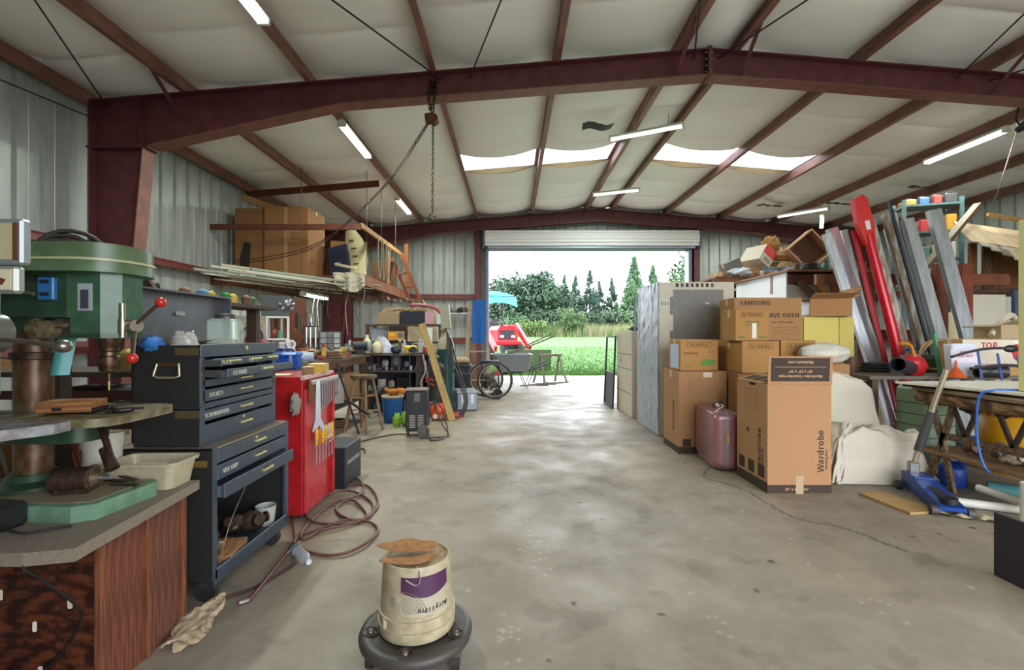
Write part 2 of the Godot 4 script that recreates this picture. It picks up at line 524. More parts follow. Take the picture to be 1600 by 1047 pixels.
func panel_mesh(width: float, hl: float, hr: float) -> ArrayMesh:
	# one ribbed sheet, width along x, inner face looking to +z, from y = 0 up to hl (start) and hr (end)
	var mb := MB.new()
	var pr := [[0.0, 0.0]]
	var x := 0.0
	while x < width - 0.02:
		for q in [[0.02, 0.0], [0.038, -0.04], [0.068, -0.04], [0.086, 0.0], [0.195, 0.0], [0.2, -0.004], [0.21, -0.004], [0.215, 0.0], [0.3048, 0.0]]:
			if x + q[0] <= width + 0.001: pr.append([x + q[0], q[1]])
		x += 0.3048
	for i in pr.size() - 1:
		var a = pr[i]; var b = pr[i + 1]
		var ya := lerpf(hl, hr, a[0] / width)
		var yb := lerpf(hl, hr, b[0] / width)
		mb.fq(V(a[0], 0, a[1]), V(b[0], 0, b[1]), V(b[0], yb, b[1]), V(a[0], ya, a[1]), Vector3.BACK)
	mb.quad(V(0, 0, -0.05), V(width, 0, -0.05), V(width, hr, -0.05), V(0, hl, -0.05), Vector3.FORWARD)
	mb.quad(V(0, hl, 0), V(width, hr, 0), V(width, hr, -0.05), V(0, hl, -0.05), Vector3.UP)
	mb.quad(V(0, 0, 0), V(0, hl, 0), V(0, hl, -0.05), V(0, 0, -0.05), Vector3.LEFT)
	mb.quad(V(width, 0, 0), V(width, hr, 0), V(width, hr, -0.05), V(width, 0, -0.05), Vector3.RIGHT)
	return mb.mesh()

func sheet_wall(called: String, label: String, a: Vector3, b: Vector3, inward: Vector3, holes: Array) -> Node3D:
	# ribbed sheets side by side from a to b (floor points); holes: [from, to, sill, head] along the wall
	var o := thing(called, label, "wall", Vector3.ZERO, 0.0, "", "structure")
	var m := M("b2b6b2", 0.42, 0.2, "smudge", V(0.9, 0.3, 0.9))
	var len := a.distance_to(b)
	var d := (b - a) / len
	var basis := Basis(d, Vector3.UP, inward)
	var shared := {}
	var s := 0.0
	while s < len - 0.05:
		var w := minf(0.9144, len - s)
		var lo := 0.0
		var cut := false
		var top0 := minf(rtop((a + d * s).x), rtop((a + d * (s + w)).x)) + 0.16
		for h in holes:
			if s < h[1] and s + w > h[0]:
				if s < h[0] - 0.01: w = h[0] - s
				else:
					w = minf(w, h[1] - s); lo = h[3]; cut = true
		var p0 := a + d * s
		var p1 := a + d * (s + w)
		var y0 := rtop(p0.x) + 0.18 - lo
		var y1 := rtop(p1.x) + 0.18 - lo
		var key := "%.3f %.3f %.3f" % [w, y0, y1]
		if not shared.has(key): shared[key] = panel_mesh(w, y0, y1)
		var q := put(o, "wall_panel", shared[key], m)
		q.transform = Transform3D(basis, p0 + Vector3.UP * lo)
		s += w
	return o

func girt(o: Node, a: Vector3, b: Vector3, inward: Vector3):
	# a Z girt: web flat against the air, two lips
	var m := paint("7a3a36")
	var mb := MB.new()
	mb.bar(a + Vector3.UP * 0.1, b + Vector3.UP * 0.1, 0.19, 0.006)
	mb.bar(a + inward * 0.095 + Vector3.UP * 0.065, b + inward * 0.095 + Vector3.UP * 0.065, 0.006, 0.075)
	mb.bar(a - inward * 0.095 + Vector3.UP * 0.135, b - inward * 0.095 + Vector3.UP * 0.135, 0.006, 0.075)
	part(o, "girt", mb, m)

func portal_frame(z: float, label: String, full := true):
	var o := thing("portal_frame", label, "steel frame", V(0, 0, z), 0.0, "", "structure")
	var m := M("683238", 0.5, 0.0, "grime", V(1.2, 1.2, 1.2))
	for s in [-1.0, 1.0]:
		var k := func(d: float, y: float) -> Vector3: return V(RIDGE + s * d, y, 0)
		# rafter: web, two flanges
		var web := MB.new()
		var pt := [[RIDGE, 4.75], [RIDGE + s * 7.58, rtop(RIDGE + 7.58) - 0.01], [RIDGE + s * 7.58, 3.55], [RIDGE + s * 6.93, 3.55], [RIDGE + s * 4.49, 4.09], [RIDGE, 4.44]]
		web.prism(pt, -0.006, 0.006)
		part(o, "rafter_web", web, m)
		var fl := MB.new()
		fl.bar(k.call(0.0, 4.752), k.call(7.58, rtop(RIDGE + 7.58) - 0.008), 0.2, 0.014)
		part(o, "top_flange", fl, m)
		var fb := MB.new()
		fb.bar(k.call(6.93, 3.55), k.call(4.49, 4.085), 0.2, 0.014)
		fb.bar(k.call(4.5, 4.083), k.call(0.0, 4.435), 0.2, 0.014)
		part(o, "bottom_flange", fb, M("885248", 0.5, 0.0, "grime", V(1.2, 1.2, 1.2)))  # paler than the web: light from below put into the colour
		var cw := MB.new()
		cw.prism([[RIDGE + s * 7.58, 0.0], [RIDGE + s * 7.25, 0.0], [RIDGE + s * 6.93, 3.55], [RIDGE + s * 7.58, 3.55]], -0.006, 0.006)
		part(o, "column_web", cw, m)
		var ci := MB.new()
		ci.bar(k.call(7.25, 0.0), k.call(6.93, 3.55), 0.014, 0.2, Vector3.FORWARD)
		part(o, "column_flange", ci, M("885248", 0.5, 0.0, "grime", V(1.2, 1.2, 1.2)))  # same lightened colour as the bottom flange
		var co := MB.new()
		co.bar(k.call(7.58, 0.0), k.call(7.58, rtop(RIDGE + 7.58)), 0.014, 0.2, Vector3.FORWARD)
		part(o, "column_flange", co, m)
		if full:
			# knee plate, stiffener, splice plates at the ridge, flange braces
			part(o, "knee_plate", MB.new().bar(k.call(7.62, 3.55), k.call(6.86, 3.55), 0.21, 0.022), m)
			part(o, "stiffener", MB.new().bar(k.call(6.95, 3.55), k.call(7.0, 4.12), 0.012, 0.19, Vector3.FORWARD), m)
			var sp := MB.new().box(V(RIDGE + s * 0.012, 4.6, 0), V(0.02, 0.38, 0.2))
			part(o, "splice_plate", sp, M("7c5a4c", 0.55, 0.2, "rust", V(3, 3, 3)))
			for j in 4:
				for zz in [-0.06, 0.06]:
					part(o, "splice_bolt", MB.new().cyl(V(RIDGE + s * 0.02, 4.48 + j * 0.08, zz), V(RIDGE + s * 0.05, 4.48 + j * 0.08, zz), 0.013, 0.013, 6), steel("8a7a70", 0.5))
			for d in [0.37, 3.42, 6.47]:
				var x: float = RIDGE + s * d
				if s > 0 or d != 3.42:
					part(o, "flange_brace", MB.new().bar(V(x + s * 0.03, rtop(x) - 0.28, 0.06), V(x, rtop(x) + 0.06, 0.62), 0.045, 0.012), m)
	return o

func make_shell():
	# floor
	var fo := thing("floor", "mottled grey concrete slab floor with cracks and paint drips", "floor", Vector3.ZERO, 0.0, "", "structure")
	var fm := StandardMaterial3D.new()
	fm.albedo_color = Color("aea8a0"); fm.albedo_texture = tex["slab"]; fm.roughness = 0.8; fm.roughness_texture = tex["slab_gloss"]
	fm.metallic_specular = 0.5
	var fb := MB.new().quad(V(-5.8, 0, -14.0), V(10.8, 0, -14.0), V(10.8, 0, 2.2), V(-5.8, 0, 2.2), Vector3.UP, true)
	fb.quad(V(-5.8, -0.2, -14.0), V(10.8, -0.2, -14.0), V(10.8, -0.2, 2.2), V(-5.8, -0.2, 2.2), Vector3.DOWN)
	part(fo, "slab", fb, fm)
	# walls
	var wl := sheet_wall("wall_left", "ribbed galvanised sheet wall behind the loft", V(WL, 0, ZB), V(WL, 0, ZF), Vector3.RIGHT, [])
	var wr := sheet_wall("wall_right", "ribbed galvanised sheet wall behind the lumber rack", V(WR, 0, ZF), V(WR, 0, ZB), Vector3.LEFT, [])
	var wf := sheet_wall("wall_front", "ribbed galvanised end wall around the open roller door", V(WL, 0, ZF), V(WR, 0, ZF), Vector3.BACK, [[4.69, 10.34, 0, 3.66]])
	var wb := sheet_wall("wall_back", "ribbed galvanised end wall with open doorways", V(WR, 0, ZB), V(WL, 0, ZB), Vector3.FORWARD, [[1.6, 5.6, 0, 3.66], [6.0, 9.6, 0, 3.66]])
	for y in [1.0, 2.25]:
		girt(wl, V(WL + 0.1, y, ZB), V(WL + 0.1, y, ZF), Vector3.RIGHT)
		girt(wr, V(WR - 0.1, y, ZB), V(WR - 0.1, y, ZF), Vector3.LEFT)
		girt(wf, V(WL, y, ZF + 0.1), V(-1.0, y, ZF + 0.1), Vector3.BACK)
		girt(wf, V(5.3, y, ZF + 0.1), V(WR, y, ZF + 0.1), Vector3.BACK)
	# posts of the front wall and the door jambs
	var pm := M("683238", 0.5, 0.0, "grime", V(1.2, 1.2, 1.2))
	for x in [-4.6, -0.95, 5.2, 8.4]:
		var h := rtop(x) - 0.3
		var pb := MB.new().box(V(x, h / 2, -13.46), V(0.012, h, 0.2)).box(V(x, h / 2, -13.36), V(0.16, h, 0.012)).box(V(x, h / 2, -13.56), V(0.16, h, 0.012))
		part(wf, "wall_post", pb, pm)
	for x in [-0.70, 5.02]:
		part(wf, "door_jamb", MB.new().box(V(x, 1.83, -13.52), V(0.09, 3.66, 0.28), Vector3.ZERO, 0.008), M("7c7f92", 0.5, 0.2, "streak", V(2, 0.5, 2)))
	part(wf, "door_header", MB.new().box(V(2.16, 3.72, -13.52), V(5.9, 0.10, 0.28), Vector3.ZERO, 0.008), M("70788c", 0.5, 0.2, "streak", V(0.5, 2, 2)))
	# ceiling: purlins, sagging insulation, roof sheet with two skylights
	var ce := thing("ceiling", "sagging white vinyl roof insulation between red purlins", "ceiling", Vector3.ZERO, 0.0, "", "structure")
	var xs := [WL]
	for k in [4, 3, 2, 1, 0]: xs.append(RIDGE - 0.37 - 1.524 * k)
	for k in 5: xs.append(RIDGE + 0.37 + 1.524 * k)
	xs.append(WR)
	var pmat := M("8f6258", 0.5, 0.0, "grime", V(1.0, 1.0, 0.6))
	for i in xs.size():
		var x: float = xs[i]
		var y := rtop(x)
		var s := 1.0 if x < RIDGE else -1.0
		if i == 0 or i == xs.size() - 1:
			y -= 0.02
			x += s * 0.1
		var mb := MB.new()
		var zc := (ZB + ZF) / 2.0
		var lz := ZB - ZF - 0.02
		mb.box(V(x, y + 0.1, zc), V(0.006, 0.2, lz))
		mb.box(V(x + s * 0.034, y + 0.003, zc), V(0.068, 0.006, lz))
		mb.box(V(x - s * 0.034, y + 0.197, zc), V(0.068, 0.006, lz))
		mb.box(V(x + s * 0.066, y + 0.012, zc), V(0.005, 0.024, lz))
		part(ce, "purlin", mb, pmat)
	var im := M("f1f2ee", 0.5)
	var rnd := RandomNumberGenerator.new(); rnd.seed = 4
	for i in xs.size() - 1:
		var x0: float = xs[i]
		var x1: float = xs[i + 1]
		var sky := x0 > -1.2 and x1 < 5.9 and not (x0 > 1.9 and x1 < 2.9)
		var spans := [[ZB, -9.0], [-9.95, ZF]] if sky else [[ZB, ZF]]
		var ph := rnd.randf() * 0.5
		var fn := FastNoiseLite.new(); fn.seed = 40 + i; fn.frequency = 0.35
		for sp in spans:
			var nz := int((sp[0] - sp[1]) / 0.035)
			var mb := MB.new()
			mb.surf(10, nz, func(a, b):
				var x := lerpf(x0, x1, a)
				var z := lerpf(sp[0], sp[1], b)
				var bow: float = 4.0 * a * (1.0 - a)
				# seams of the 1.2 m blankets hang as low rolls that bow towards the ridge of each strip
				var q := fposmod(z + ph - 0.10 * bow, 1.22) / 1.22
				var roll := 0.12 * pow(sin(q * PI), 0.3)
				var sag := bow * (0.085 + 0.03 * fn.get_noise_2d(x * 2.0, z * 2.0)) + bow * (roll - 0.07)
				return V(x, minf(rtop(x0) + 0.196, rtop(x1) + 0.196) * 0.0 + lerpf(rtop(x0), rtop(x1), a) + 0.196 - sag, z))
			part(ce, "insulation_blanket", mb, im)
		if sky:
			var ya := rtop(x0) + 0.23
			var yb := rtop(x1) + 0.23
			part(ce, "skylight_panel", MB.new().fq(V(x0, ya, -8.95), V(x1, yb, -8.95), V(x1, yb, -10.0), V(x0, ya, -10.0), Vector3.UP), glass("fff8e6", 0.45, 0.12))
			# torn brown edge of the blanket round the opening
			for e in [[-9.0, 0.035], [-9.95, -0.035]]:
				var eb := MB.new()
				eb.surf(16, 2, func(a, b):
					var x := lerpf(x0, x1, a)
					var bow: float = 4.0 * a * (1.0 - a)
					return V(x, lerpf(rtop(x0), rtop(x1), a) + 0.2 - bow * 0.10 + b * 0.10 * bow, e[0] - e[1] * b + 0.012 * fn.get_noise_2d(x * 30.0, b * 8.0)))
				part(ce, "torn_edge", eb, M("9a8560", 0.9, 0.0, "fibre", V(6, 6, 6)))
	var rm := M("b9bcc0", 0.5, 0.4)
	for s in [[WL - 0.15, -1.02, 0], [-1.02, 2.05, 1], [2.05, RIDGE, 0], [RIDGE, 2.79, 0], [2.79, 5.84, 1], [5.84, WR + 0.15, 0]]:
		var zz := [[ZB + 0.2, -8.96], [-9.99, ZF - 0.2]] if s[2] == 1 else [[ZB + 0.2, ZF - 0.2]]
		for z in zz:
			var a := V(s[0], rtop(s[0]) + 0.24, (z[0] + z[1]) / 2.0)
			var b := V(s[1], rtop(s[1]) + 0.24, (z[0] + z[1]) / 2.0)
			part(ce, "roof_sheet", MB.new().bar(a, b, absf(z[0] - z[1]), 0.03), rm)
	# frames
	portal_frame(-5.9, "dark red steel portal frame spanning the middle of the workshop")
	portal_frame(-13.3, "dark red steel portal frame over the open roller door", false)
	# bracing rods in the roof plane of the near bay
	var rods := [[-5.0, -1.2], [-0.87, -4.9], [-0.52, 1.9], [2.25, -0.2], [2.55, 5.6], [5.5, 2.9], [5.9, 9.6]]
	for q in rods:
		solo("bracing_rod", "thin dark steel bracing rod running diagonally under the white roof", "rod", MB.new().tube([V(q[0], rtop(q[0]) - 0.08, -5.88), V(q[1], rtop(q[1]) - 0.08, 1.75)], 0.009, 6), M("3a3234", 0.5, 0.5), Vector3.ZERO, 0.0, "roof bracing rods")
	solo("bracing_cable", "taut dark cable stretched to the knee of the steel frame", "cable", MB.new().tube([V(-5.15, 3.92, -5.88), V(-5.15, 3.2, 1.9)], 0.008, 6), M("3a3234", 0.5, 0.5))
	# roller door: coil of ribbed white slats above the opening
	var dr := thing("door_1", "white roller door rolled up above the wide opening", "door", V(2.2, 0, -13.3), 0.0, "", "structure")
	for k in 5:
		var y := 3.74 + k * 0.085
		var mb := MB.new()
		mb.surf(2, 6, func(a, b):
			var q: float = b * PI
			return V(lerpf(-2.95, 3.0, a), y + b * 0.085, 0.08 + 0.02 * sin(q) + 0.05 * sin(k * 0.8)))
		mb.box(V(0.02, y + 0.042, 0.02), V(5.94, 0.085, 0.06))
		part(dr, "door_slat", mb, M("f4f4f8", 0.4))
	for x in [-2.99, 3.04]:
		part(dr, "end_bracket", MB.new().box(V(x, 3.9, 0.0), V(0.05, 0.5, 0.25), Vector3.ZERO, 0.01), M("6a6f86", 0.5, 0.4))
	part(dr, "bottom_bar", MB.new().box(V(0.02, 3.7, 0.02), V(5.8, 0.06, 0.05), Vector3.ZERO, 0.01), M("9aa2b8", 0.4, 0.5))

func make_front_bench():
	var o := thing("bench_cabinet", "low brown wooden bench cabinet carrying the green drill press", "bench", V(-1.415, 0, -1.63))
	# front of stained strand board, side of two wide boards between stiles
	part(o, "front_panel", MB.new().box(V(-0.6, 0.285, -0.008), V(1.2, 0.57, 0.016)), M("5c3019", 0.55, 0.0, "osb", V(3.0, 5.0, 3.0), 0.05))
	var r := RandomNumberGenerator.new(); r.seed = 8
	for k in 9:
		var s := MB.new()
		var px := -0.36 + r.randf() * 0.33
		var py := 0.03 + r.randf() * 0.35
		plate(s.at(V(px, py, 0.0005), 0, PI / 2, r.randf_range(-0.2, 0.2)), rounded(-0.006 - 0.004 * r.randf(), 0.007, -0.012 - 0.02 * r.randf(), 0.013, 0.006), -0.001, 0.001)
		part(o, "paint_splash", s, M("d8cdb8", 0.7))
	for q in [[0.21, 0.4], [-0.01, 0.03], [-0.215, 0.03], [-0.41, 0.03]]: pass
	part(o, "side_board", MB.new().box(V(-0.008, 0.285, -0.105), V(0.016, 0.57, 0.19), Vector3.ZERO, 0.002), wood("74402a", "y"))
	part(o, "side_board", MB.new().box(V(-0.008, 0.285, -0.315), V(0.016, 0.57, 0.17), Vector3.ZERO, 0.002), wood("6d4230", "y"))
	for z in [-0.006, -0.215, -0.41]: part(o, "stile", MB.new().box(V(-0.002, 0.285, z), V(0.024, 0.57, 0.022), Vector3.ZERO, 0.002), wood("7e4a2a", "y"))
	part(o, "back_panel", MB.new().box(V(-0.6, 0.285, -0.43), V(1.2, 0.57, 0.016)), wood("6a3c24", "y"))
	part(o, "bench_top", plate(MB.new(), [[-1.2, 0.23], [-0.02, 0.235], [0.105, 0.205], [0.035, -0.47], [-1.2, -0.5]], 0.57, 0.61), M("8f8474", 0.8, 0.0, "dust", V(4, 4, 4)))

func make_drill_press():
	var o := thing("drill_press", "green bench drill press with red knobbed feed levers", "drill press", V(-1.86, 0.61, -1.85))
	var g := M("2f4a34", 0.35, 0.0, "grime", V(3, 3, 3))
	var gl := M("6f9478", 0.4, 0.0, "grime", V(3, 3, 3))
	var gt := M("5d7350", 0.35, 0.0, "grime", V(3, 3, 3))
	var iron := M("4c3a2c", 0.5, 0.6, "rust", V(4, 4, 4))
	# base casting with a raised rim
	part(o, "base", plate(MB.new(), [[-0.25, 0.2], [0.36, 0.235], [0.42, 0.2], [0.44, -0.05], [0.41, -0.08], [-0.25, -0.08]], 0.0, 0.055), gl)
	part(o, "base_bed", plate(MB.new(), [[-0.22, 0.17], [0.33, 0.2], [0.385, 0.18], [0.405, -0.04], [-0.22, -0.06]], 0.055, 0.058), dirty("8c8064"))
	part(o, "column_flange", MB.new().lathe([[0.13, 0.055], [0.13, 0.07], [0.085, 0.085], [0.075, 0.11], [0, 0.11]], 22), g)
	part(o, "column", MB.new().lathe([[0.0585, 0.08], [0.0585, 0.69], [0, 0.69]], 24), M("6f5744", 0.35, 0.35, "rust", V(5, 2.0, 5)))
	part(o, "column_ring", MB.new().lathe([[0.062, 0.545], [0.07, 0.548], [0.07, 0.572], [0.062, 0.575]], 20), iron)
	# work table on its bracket
	var tb := plate(MB.new(), rounded(-0.02, 0.44, -0.21, 0.2, 0.1), 0.315, 0.345)
	part(o, "table", tb, M("7d7a5c", 0.5, 0.1, "rust", V(3, 3, 3)))
	part(o, "table_bracket", plate(MB.new(), rounded(-0.085, 0.26, -0.09, 0.09, 0.08), 0.235, 0.315), g)
	part(o, "table_crank", MB.new().tube([V(0.3, 0.3, 0.05), V(0.36, 0.24, 0.09), V(0.38, 0.2, 0.1)], 0.012, 8).cyl(V(0.35, 0.22, 0.09), V(0.4, 0.15, 0.11), 0.017, 0.022, 10), iron)
	# head
	part(o, "head", plate(plate(MB.new(), [[-0.16, 0.09], [0.22, 0.1], [0.26, 0.08], [0.26, -0.08], [-0.16, -0.09]], 0.705, 0.87), rounded(-0.075, 0.08, -0.075, 0.075, 0.07), 0.655, 0.71), g)
	part(o, "quill_housing", plate(MB.new(), [[0.23, 0.095], [0.34, 0.095], [0.385, 0.05], [0.385, -0.05], [0.34, -0.095], [0.23, -0.095]], 0.64, 0.87), M("3f6248", 0.3, 0.0, "grime", V(3, 3, 3)))
	part(o, "housing_lip", plate(MB.new(), [[0.14, 0.10], [0.345, 0.10], [0.392, 0.052], [0.392, -0.052], [0.345, -0.1], [0.14, -0.1]], 0.628, 0.645), g)
	var cov := MB.new()
	plate(cov, rounded(-0.27, 0.42, -0.16, 0.16, 0.14, 8), 0.87, 0.91)
	part(o, "belt_cover", cov, gt)
	part(o, "cover_ridge", plate(MB.new(), rounded(-0.275, 0.425, -0.165, 0.165, 0.145, 8), 0.91, 0.919), M("a9a67e", 0.35))
	var lid := MB.new()
	plate(lid, rounded(-0.268, 0.418, -0.158, 0.158, 0.14, 8), 0.919, 0.962)
	for k in 4:
		var a := PI / 2 * (k + 1) / 4.0
		var i := 0.016 * (1.0 - cos(a))
		plate(lid, rounded(-0.268 + i, 0.418 - i, -0.158 + i, 0.158 - i, 0.14 - i, 8), 0.962 + 0.016 * sin(PI / 2 * k / 4.0), 0.962 + 0.016 * sin(a))
	part(o, "cover_lid", lid, gt)
	var np := part(o, "name_plate", MB.new().box(V(0.285, 0.78, 0.0965), V(0.052, 0.1, 0.003)), M("c4c8cc", 0.3, 0.5))
	part(np, "depth_scale", MB.new().box(V(0.285, 0.772, 0.0985), V(0.03, 0.07, 0.002)), M("3c4048", 0.4))
	var sw := part(o, "switch_box", MB.new().box(V(0.155, 0.81, 0.105), V(0.06, 0.085, 0.02), Vector3.ZERO, 0.004), plastic("2c6fa8"))
	part(sw, "switch_button", MB.new().box(V(0.155, 0.835, 0.117), V(0.03, 0.012, 0.006)), M("16202a", 0.4))
	part(sw, "switch_button", MB.new().box(V(0.155, 0.79, 0.117), V(0.03, 0.012, 0.006)), M("16202a", 0.4))
	part(o, "power_cable", MB.new().tube(smooth([V(0.12, 0.79, 0.12), V(0.02, 0.80, 0.125), V(-0.06, 0.78, 0.12), V(-0.12, 0.62, 0.09), V(-0.16, 0.3, 0.0), V(-0.15, 0.06, -0.05)], 5), 0.008, 6), M("5a5446", 0.7))
	part(o, "power_cable", MB.new().tube(smooth([V(0.12, 0.845, 0.11), V(0.0, 0.855, 0.12), V(-0.09, 0.84, 0.11), V(-0.14, 0.74, 0.04)], 5), 0.006, 6), M("2a2824", 0.7))
	part(o, "depth_stop", MB.new().cyl(V(0.17, 0.66, 0.10), V(0.17, 0.66, 0.17), 0.034, 0.034, 18).cyl(V(0.17, 0.66, 0.17), V(0.17, 0.66, 0.18), 0.012).cyl(V(0.09, 0.675, 0.12), V(0.24, 0.675, 0.12), 0.008), M("8d8468", 0.4, 0.5, "rust", V(6, 6, 6)))
	part(o, "quill", MB.new().lathe([[0.0, 0.46], [0.006, 0.46], [0.006, 0.49], [0.03, 0.5], [0.036, 0.53], [0.036, 0.555], [0.03, 0.56], [0.03, 0.575], [0.036, 0.58], [0.036, 0.605], [0.04, 0.61], [0.04, 0.632], [0, 0.632]], 18, V(0.292, 0, 0)), M("6c5a48", 0.35, 0.8, "rust", V(6, 6, 6)))
	part(o, "drill_bit", MB.new().cyl(V(0.292, 0.425, 0), V(0.292, 0.47, 0), 0.003, 0.005, 8), M("c9b070", 0.3, 0.8))
	part(o, "chip_guard", MB.new().surf(8, 6, func(a, b): return V(0.12 + a * 0.075, 0.49 + b * 0.14, 0.06 + 0.03 * sin(a * PI) - 0.03 * b)), M("3f8a86", 0.4))
	# feed hub with three levers
	part(o, "feed_hub", MB.new().cyl(V(0.38, 0.675, 0.02), V(0.44, 0.675, 0.05), 0.026, 0.024, 14).cyl(V(0.385, 0.70, 0.05), V(0.385, 0.76, 0.05), 0.011, 0.011, 8).cyl(V(0.385, 0.63, 0.05), V(0.385, 0.70, 0.05), 0.014, 0.014, 8), steel("a8a08e", 0.35))
	for e in [[V(0.43, 0.68, 0.045), V(0.545, 0.762, 0.07)], [V(0.43, 0.66, 0.045), V(0.478, 0.555, 0.12)]] :
		var lv := part(o, "feed_lever", MB.new().cyl(e[0], e[1], 0.007, 0.007, 8), M("6e5c4c", 0.35, 0.7))
		part(lv, "lever_knob", MB.new().blob(e[1], V(0.019, 0.019, 0.019), 0.0, 1, 14, 10), M("b8261c", 0.25))

func make_second_press():
	var o := thing("machine_tool", "pale blue machine with chart plate and ball ended lever", "machine", V(-1.62, 0, -1.33))
	var b := M("8fa3a6", 0.4, 0.0, "grime", V(3, 3, 3))
	part(o, "machine_base", MB.new().box(V(0, 0.04, 0), V(0.4, 0.08, 0.45), Vector3.ZERO, 0.01), b)
	part(o, "machine_column", MB.new().cyl(V(0, 0.08, 0), V(0, 1.2, 0), 0.055, 0.055, 18), M("6a5242", 0.4, 0.7))
	part(o, "machine_head", MB.new().box(V(-0.13, 1.33, -0.06), V(0.4, 0.56, 0.14), Vector3.ZERO, 0.02), b)
	var cp := part(o, "chart_plate", MB.new().box(V(0.205, 1.503, 0.03), V(0.18, 0.125, 0.03), Vector3.ZERO, 0.006), M("8e9698", 0.35, 0.3))
	part(cp, "speed_chart", MB.new().box(V(0.2, 1.503, 0.046), V(0.15, 0.098, 0.004)), M("b9ad88", 0.6, 0.0, "fibre", V(20, 60, 20)))
	part(cp, "plate_edge", MB.new().box(V(0.281, 1.503, 0.047), V(0.012, 0.1, 0.006)), M("6d4a34", 0.5, 0.3))
	var gp := part(o, "gauge", MB.new().box(V(0.20, 1.40, 0.03), V(0.16, 0.075, 0.03), Vector3.ZERO, 0.008), M("9a9c94", 0.35, 0.3))
	part(gp, "gauge_face", MB.new().box(V(0.205, 1.40, 0.046), V(0.125, 0.055, 0.003)), M("cfc7a4", 0.5))
	part(gp, "gauge_mark", MB.new().prism([[0.225, 1.41], [0.255, 1.4], [0.245, 1.385], [0.225, 1.388]], 0.047, 0.050), M("6b2f24", 0.5))
	part(o, "lever_hub", MB.new().at(V(0.2, 1.255, 0.05), 0, PI / 2).lathe([[0, 0.05], [0.03, 0.05], [0.05, 0.03], [0.055, -0.03], [0, -0.03]], 20), M("7d7c74", 0.3, 0.7))
	var lv := part(o, "ball_lever", MB.new().tube([V(0.22, 1.24, 0.1), V(0.34, 1.235, 0.1), V(0.45, 1.222, 0.1)], 0.0065, 8), steel("8c8478", 0.35))
	part(lv, "lever_ball", MB.new().blob(V(0.458, 1.221, 0.1), V(0.021, 0.017, 0.021), 0.0, 1, 14, 10), steel("8c8478", 0.3))
	part(o, "machine_table", plate(MB.new(), [[-0.3, 0.16], [0.14, 0.12], [0.262, -0.08], [0.255, -0.14], [-0.3, -0.14]], 0.955, 0.985), M("8b8e92", 0.5, 0.3, "rust", V(3, 3, 3)))

